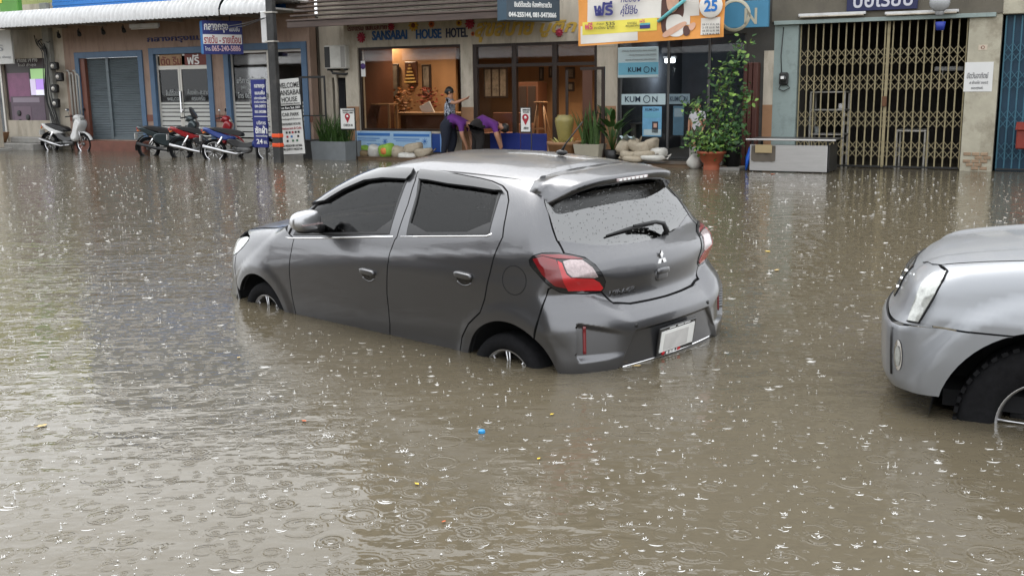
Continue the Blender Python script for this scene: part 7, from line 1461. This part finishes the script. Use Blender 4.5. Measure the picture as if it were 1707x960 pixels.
    MB().box(-.02, .04, -.24, -.12, .27, .30, .008).build('foot_peg', M_BLACKPL, o)
    if helmet:
        h = thing('helmet', 'black helmet hanging on the mirror of the blue motorbike', 'helmet', (0, 0, 0)); h.location = o.matrix_basis @ Vector((0, 0, 0)); cs, sn = math.cos(head), math.sin(head); hx, hy = .40, .20
        h.location = (p[0] + cs * hx - sn * hy, p[1] + sn * hx + cs * hy, zg + 1.36); q = MB(); q.ell((0, 0, 0), (.16, .135, .15), 20, 14, .95); q.build('shell', M_GLOSSBLK, h); q = MB(); q.ell((.06, 0, -.01), (.115, .128, .07), 16, 8, .8); q.build('visor', M_SMOKE, h)
    return o
M_BKW = mat('bike_white', (.66, .66, .65), .25, coat=.6); M_BKG = mat('bike_slate', C(66, 78, 82, .7), .3, .4, coat=.6); M_BKR = mat('bike_red', C(150, 26, 34, .8), .28, coat=.6); M_BKBL = mat('bike_blue', C(30, 62, 140, .8), .28, coat=.6); M_BKBK = mat('bike_black', (.02, .02, .022), .3, coat=.5)
motorbike('white motorbike standing alone in the water before the conduit pipes', 113, 250.5, R(-24), M_BKW, M_BKBK, M_CHROME)
motorbike('slate grey scooter, leftmost of the three motorbikes before the glass door', 289, 259, R(-2), M_BKG, M_BKG, M_DARKMET, 'maxi')
motorbike('red motorbike in the middle of the three before the glass door', 345, 261.5, R(2), M_BKR, M_BKBK, M_DARKMET)
motorbike('blue motorbike with pale wheels, nearest the upright blue sign', 402, 264.5, R(4), M_BKBL, M_BKBK, M_CHROME, helmet=True)

# ================================================================ people
M_SKIN = mat('skin', C(190, 140, 112, .75), .55); M_HAIR = mat('hair_black', (.012, .011, .011), .45); M_PURP = mat('purple_shirt', C(96, 38, 122, .75), .8, var=.12, vscale=9); M_NVT = mat('navy_trousers', C(30, 36, 52, .7), .85, var=.1); M_BLT = mat('black_trousers', C(38, 34, 34, .6), .85, var=.1); M_SHOE = mat('shoe', (.02, .02, .02), .6)
M_PATT = mat('patterned_blouse', C(170, 178, 190, .75), .8, var=.0); 
def pattern_blouse():
    n = M_PATT.node_tree; b = n.nodes['Principled BSDF']; L = n.links.new; t = n.nodes.new('ShaderNodeTexCoord'); v = n.nodes.new('ShaderNodeTexVoronoi'); v.feature = 'DISTANCE_TO_EDGE'; v.inputs['Scale'].default_value = 22; L(t.outputs['Object'], v.inputs[0]); r_ = n.nodes.new('ShaderNodeValToRGB'); L(v.outputs[0], r_.inputs[0]); r_.color_ramp.elements[0].color = (*C(190, 195, 205, .8), 1); r_.color_ramp.elements[1].color = (*C(52, 62, 86, .8), 1); r_.color_ramp.elements[0].position = .08; r_.color_ramp.elements[1].position = .16; L(r_.outputs[0], b.inputs['Base Color'])
pattern_blouse()
M_WSH = mat('white_shirt', C(212, 210, 215, .75), .8, var=.05); M_KHK = mat('khaki_shorts', C(90, 82, 66, .7), .85)
def person(label, s_, y, z, rz, J, mats, hairbun, group=None, skirt=None, face=(1., 0, 0)):
    """one skinned body over connected joints; mats: bone name -> material slot 0 skin 1 top 2 bottom 3 shoe"""
    o = fthing('person', label, 'person', s_, y, z, group); o.rotation_euler = (0, 0, FRZ + rz)
    names = list(J); idx = {n: i for i, n in enumerate(names)}
    bones = [('pelvis', 'waist', 2), ('waist', 'chest', 1), ('chest', 'neck', 1), ('neck', 'head', 0), ('head', 'crown', 0)]
    for s in 'LR': bones += [('chest', 'sh' + s, 1), ('sh' + s, 'el' + s, 1), ('el' + s, 'wr' + s, 0), ('wr' + s, 'ha' + s, 0), ('pelvis', 'hip' + s, 2), ('hip' + s, 'kn' + s, 2), ('kn' + s, 'an' + s, 2 if not skirt else 0), ('an' + s, 'to' + s, 3)]
    me = bpy.data.meshes.new('body_cage'); me.from_pydata([J[n][:3] for n in names], [(idx[a], idx[c]) for a, c, _ in bones], []); ob = bpy.data.objects.new('body_cage', me); COL.objects.link(ob)
    sk = ob.modifiers.new('skin', 'SKIN'); sk.use_smooth_shade = True
    if not me.skin_vertices: me.skin_vertices.new()
    for i, n in enumerate(names): r_ = J[n][3]; me.skin_vertices[0].data[i].radius = (r_, J[n][4] if len(J[n]) > 4 else r_); me.skin_vertices[0].data[i].use_root = n == 'pelvis'
    sb = ob.modifiers.new('sub', 'SUBSURF'); sb.levels = 2; sb.render_levels = 2
    bm_ = bpy.data.meshes.new_from_object(ob.evaluated_get(bpy.context.evaluated_depsgraph_get())); bpy.data.objects.remove(ob)
    V = [tuple(v.co) for v in bm_.vertices]; F_ = [tuple(p.vertices) for p in bm_.polygons]; mi = []
    Jp = {n: np.array(J[n][:3]) for n in names}
    def near(c_):
        best = (9, 0)
        for a, c, m_ in bones:
            A_, B_ = Jp[a], Jp[c]; t_ = np.clip((c_ - A_) @ (B_ - A_) / max((B_ - A_) @ (B_ - A_), 1e-9), 0, 1); d_ = np.linalg.norm(c_ - A_ - (B_ - A_) * t_); mm = m_
            if a.startswith('sh') and t_ > .62: mm = 0
            if a == 'pelvis' and c == 'waist' and t_ > .25: mm = 1
            if skirt and a.startswith('hip') and t_ > skirt: mm = 0
            if a == 'chest' and c == 'neck' and t_ > .7: mm = 0
            if d_ < best[0]: best = (d_, mm)
        return best[1]
    for f_ in F_: mi.append(near(np.mean([V[i] for i in f_], 0)))
    q = MB()
    for s in 'LR':                                                         # four fingers and a thumb on each hand
        w_, h_ = Jp['wr' + s], Jp['ha' + s]; d = h_ - w_; d = d / max(np.linalg.norm(d), 1e-6); side = np.cross(d, [1., 0, 0]); side = side / max(np.linalg.norm(side), .01); nn = np.cross(d, side)
        for k in range(4): b0 = h_ + side * (k - 1.5) * .018; L_ = (.062, .072, .068, .052)[k]; q.tube([b0 - d * .01, b0 + d * L_ * .5 + nn * .006, b0 + d * L_ * .9 + nn * .022], [.009, .008, .006], 5)
        b0 = w_ + (h_ - w_) * .5 + side * .03; q.tube([b0, b0 + side * .025 + d * .03, b0 + side * .03 + d * .06], [.011, .009, .007], 5)
    hd, cr = Jp['head'], Jp['crown']; up = (cr - hd) / np.linalg.norm(cr - hd); fwd = np.array(face, float); fwd = fwd - up * (fwd @ up); fwd /= np.linalg.norm(fwd); sd = np.cross(up, fwd)
    q.ell(hd + fwd * .10 - up * .005, (.018, .016, .024), 8, 6)
    for s in (1, -1): q.ell(hd + sd * s * .082 - up * .0, (.02, .012, .03), 8, 6)
    o0 = len(V); V += q.v; F_ += [tuple(i + o0 for i in f_) for f_ in q.f]; mi += [0] * len(q.f)
    body = mesh_obj('body', V, F_, mats, o, True); body.data.polygons.foreach_set('material_index', mi)
    h = MB(); h.ell(tuple(hd + up * .035 - fwd * .022), (.098, .092, .105), 16, 10)
    if hairbun: h.ell(tuple(hd - fwd * .10 + up * hairbun), (.045, .045, .045), 12, 8)
    h.build('hair', M_HAIR, o)
    ey = MB()
    for s in (1, -1): ey.ell(tuple(hd + fwd * .088 + sd * s * .032 + up * .01), (.008, .012, .006), 6, 4)
    tag(ey.build('eyes', M_BLACKPR, o), kind='stuff')
    return o
def bend(k=0., arm=0., spread=.10, lift=0.):
    J = {'pelvis': (0, 0, .74, .20, .17), 'waist': (.13, 0, .80 + lift, .185, .155), 'chest': (.33, 0, .77 + lift, .20, .15), 'neck': (.47, 0, .70 + lift, .06), 'head': (.55, 0, .66 + lift, .09, .085), 'crown': (.61, 0, .61 + lift, .065, .06)}
    for s, g in (('L', 1), ('R', -1)):
        J.update({'sh' + s: (.38, g * .19, .72 + lift, .075), 'el' + s: (.42 + arm, g * .24, .48, .05), 'wr' + s: (.47 + arm, g * .16, .28, .034), 'ha' + s: (.49 + arm, g * .13, .20, .032, .022), 'hip' + s: (-.02, g * .11, .68, .15), 'kn' + s: (.03 + k * g, g * spread, .38, .10), 'an' + s: (-.04 + k * g, g * spread, .07, .065), 'to' + s: (.10 + k * g, g * spread, .03, .035)})
    return J
J1 = bend(.05)
person('person in a purple shirt and navy trousers bending forward, left of the two', su(748, 240, .45), -.45, .06, R(8), J1, [M_SKIN, M_PURP, M_NVT, M_SHOE], .05, 'people clearing water at the hotel', face=(-.4, 0, -1.))
person('person in a purple shirt and black trousers bending down, right of the two', su(796, 240, .55), -.55, .06, R(24), bend(-.06, .02, .13, -.02), [M_SKIN, M_PURP, M_BLT, M_SHOE], 0, 'people clearing water at the hotel', face=(-.4, 0, -1.))
Js = {'pelvis': (0, 0, .82, .18, .15), 'waist': (.01, 0, .98, .175, .145), 'chest': (0, 0, 1.18, .18, .135), 'neck': (.02, 0, 1.36, .05), 'head': (.03, 0, 1.46, .085, .078), 'crown': (.02, 0, 1.54, .06, .055)}
for s, g in (('L', 1), ('R', -1)): Js.update({'sh' + s: (.0, g * .17, 1.28, .06), 'el' + s: (.20, g * .24, 1.22, .042) if g < 0 else (.02, g * .23, 1.02, .042), 'wr' + s: (.42, g * .22, 1.30, .03) if g < 0 else (.12, g * .21, .84, .03), 'ha' + s: (.50, g * .21, 1.33, .028, .02) if g < 0 else (.15, g * .20, .76, .028, .02), 'hip' + s: (0, g * .09, .82, .105), 'kn' + s: (.01, g * .09, .46, .07), 'an' + s: (0, g * .09, .08, .045), 'to' + s: (.13, g * .10, .03, .035)})
person('person in a blue and white patterned blouse reaching towards the hotel pillar', su(750, 200, .22), -.22, .06, R(12), Js, [M_SKIN, M_PATT, M_NVT, M_SHOE], .03).scale = (.95, .95, .95)
Jk = {k: tuple(v) for k, v in Js.items()}; Jk.update({'elR': (.02, -.23, 1.04, .042), 'wrR': (.06, -.22, .82, .03), 'haR': (.08, -.21, .74, .028, .02)})
person('person in a white shirt and dark shorts standing behind the shrub', su(1163, 220, .1), -.12, .06, R(-100), Jk, [M_SKIN, M_WSH, M_KHK, M_SHOE], 0, None, .75).scale = (.74, .74, .74)

# ================================================================ floating scraps, rain splashes and painted ring glints
M_PET = mat('yellow_petal', C(225, 190, 60, .85), .6); M_LEAFO = mat('orange_leaf', C(190, 95, 45, .8), .6); M_LEAFT = mat('tan_leaf', C(190, 165, 110, .8), .6); M_CAPB = mat('cap_blue', C(40, 140, 200, .85), .4)
cp_ = on_water(803, 721); bc = thing('bottle_cap', 'bright blue bottle cap floating in the middle foreground', 'bottle cap', (cp_[0], cp_[1], .006)); MB().lathe([(0, .008), (.013, .008), (.0155, .005), (.016, -.006), (.015, -.006)], 24).build('cap', M_CAPB, bc); MB().lathe([(.016, -.006), (.0172, -.004), (.016, .0)], 24).build('rim', M_CAPB, bc)
for (u, v, m_, L_, lb) in ((70, 711, M_LEAFT, .065, 'pale yellow leaf floating at the lower left'), (507, 703, M_LEAFO, .035, 'small orange leaf floating left of the blue cap'), (920, 692, M_PET, .028, 'orange petal floating right of the blue cap'), (898, 766, M_PET, .024, 'yellow petal floating below right of the blue cap'), (695, 808, M_PET, .028, 'yellow petal floating below left of the blue cap'), (740, 871, M_LEAFO, .022, 'tiny orange petal floating near the bottom middle'), (1062, 611, M_LEAFT, .06, 'tan leaf floating under the rear bumper'), (1295, 451, M_LEAFT, .075, 'thin tan leaf floating between the car and the pickup'), (1280, 420, M_PET, .07, 'thin yellow leaf floating far behind the pickup'), (398, 597, M_LEAFT, .035, 'small tan leaf floating before the front wheel'), (1288, 291, M_LEAFO, .16, 'brown leaf cluster floating below the food cart')):
    L_ *= .8; p = on_water(u, v); t_ = thing('floating_leaf', lb, 'leaf', (p[0], p[1], .004), rng.uniform(0, 6)); q = MB(); V = []
    for i in range(7): x = (i / 6 - .5) * L_; w_ = L_ * .32 * math.sin(math.pi * (.06 + .88 * i / 6)); z_ = .10 * L_ * math.sin(2.2 * i); V += [(x, -w_, .003 + z_ * .3), (x, 0, .001 + z_ * .1), (x, w_, .003 + z_ * .3)]
    q.add(V, [(3 * i + k, 3 * i + k + 1, 3 * i + 4 + k, 3 * i + 3 + k) for i in range(6) for k in range(2)], True); q.build('blade', m_, t_, fixn=False); MB().tube([(L_ * .48, 0, .002), (L_ * .7, .01 * L_, .004)], .03 * L_, 4).build('stalk', m_, t_)
def in_vehicle(x, y):
    q = np.linalg.inv(CR[:2, :2]) @ np.array([x - CARX, y - CARY]); r_ = PKR[:2, :2].T @ np.array([x - pk_o[0], y - pk_o[1]])
    return (abs(q[0] - .08) < 2.08 and abs(q[1]) < .95) or (-4.3 < r_[0] < 1.0 and abs(r_[1]) < 1.0)
M_SPL = mat('splash_and_glint_white', (.80, .79, .77), .15, spec=.8, trans=.2, ior=1.33)
def splashes():
    V = []; F_ = []
    def tri_cone(b0, tip, r_):
        o = len(V); d = np.array(tip) - np.array(b0)
        for k in range(3): t_ = 2.1 * k; V.append((b0[0] + r_ * math.cos(t_), b0[1] + r_ * math.sin(t_), b0[2]))
        V.append(tuple(tip)); F_.extend([(o, o + 1, o + 3), (o + 1, o + 2, o + 3), (o + 2, o, o + 3)])
    def bead(c_, r_):
        o = len(V)
        for dx, dy, dz in ((1, 0, 0), (0, 1, 0), (-1, 0, 0), (0, -1, 0), (0, 0, 1), (0, 0, -1)): V.append((c_[0] + dx * r_, c_[1] + dy * r_, c_[2] + dz * r_))
        F_.extend([(o, o + 1, o + 4), (o + 1, o + 2, o + 4), (o + 2, o + 3, o + 4), (o + 3, o, o + 4), (o + 1, o, o + 5), (o + 2, o + 1, o + 5), (o + 3, o + 2, o + 5), (o, o + 3, o + 5)])
    def glint_arc(x, y, r_, a0, a1, w_, h_):
        n_ = 8; o = len(V)
        for i in range(n_ + 1):
            t_ = a0 + (a1 - a0) * i / n_; k = math.sin(math.pi * i / n_); c_, s_ = math.cos(t_), math.sin(t_)
            V.extend([(x + (r_ - w_ * k) * c_, y + (r_ - w_ * k) * s_, .0006), (x + r_ * c_, y + r_ * s_, .0006 + h_ * k), (x + (r_ + w_ * k) * c_, y + (r_ + w_ * k) * s_, .0006)])
        for i in range(n_):
            for k in range(2): F_.append((o + 3 * i + k, o + 3 * i + k + 1, o + 3 * i + 4 + k, o + 3 * i + 3 + k))
    N = 0
    while N < 10500:
        y = 1.9 + 20.5 * rng.random()**1.65; x = rng.uniform(-.62, .62) * (y + 1.5)
        if in_vehicle(x, y): continue
        g = FN @ (np.array([x, y]) - F0)
        if g > -1.3: continue
        N += 1; sz = math.exp(rng.normal(-.10, .34)) * (.86 + .024 * y); kind = rng.random(); sz *= .74
        near = lambda r_, wd_: glint_arc(x, y, r_, -1.57 + rng.normal(0, .5) - rng.uniform(.5, 1.3), -1.57 + rng.normal(0, .4) + rng.uniform(.5, 1.3), wd_ * sz, wd_ * .8 * sz)  # white arcs on the viewer's side imitate sky glints on ripple crests
        if kind < .20:                                                     # low crown of droplets
            m_ = rng.integers(4, 8); r_ = .006 * sz
            for k in range(m_):
                t_ = 2 * math.pi * (k + rng.uniform(-.3, .3)) / m_; L_ = rng.uniform(.4, 1.2) * .008 * sz; tri_cone((x + r_ * math.cos(t_), y + r_ * math.sin(t_), 0), (x + (r_ + L_) * math.cos(t_), y + (r_ + L_) * math.sin(t_), rng.uniform(.2, .8) * .008 * sz), .0026 * sz)
            for k in range(rng.integers(1, 4)): bead((x + rng.normal(0, .010) * sz, y + rng.normal(0, .010) * sz, abs(rng.normal(0, .010)) * sz), .0018 * sz)
        elif kind < .30:                                                   # short column with a bead
            h_ = .013 * sz * rng.uniform(.4, 1.4); tri_cone((x, y, 0), (x + rng.normal(0, .002), y, h_), .0035 * sz); bead((x, y, h_ * 1.1), .0030 * sz)
            if rng.random() < .6: near(.013 * sz, .0018)
        elif kind < .66: bead((x, y, .003 * sz), rng.uniform(.002, .0046) * sz)
        else:                                                              # drop inside white arcs painted as sky glints on its rings
            r_ = .017 * sz * rng.uniform(.6, 1.9); near(r_, .0022)
            if rng.random() < .45: near(r_ * .55, .0018)
            if rng.random() < .5: bead((x, y, .003 * sz), .003 * sz)
    return tag(mesh_obj('rain_splashes_and_glints', V, F_, M_SPL), 'countless small white rain splashes and painted ring glints on the water', 'splash', None, 'stuff')
splashes()
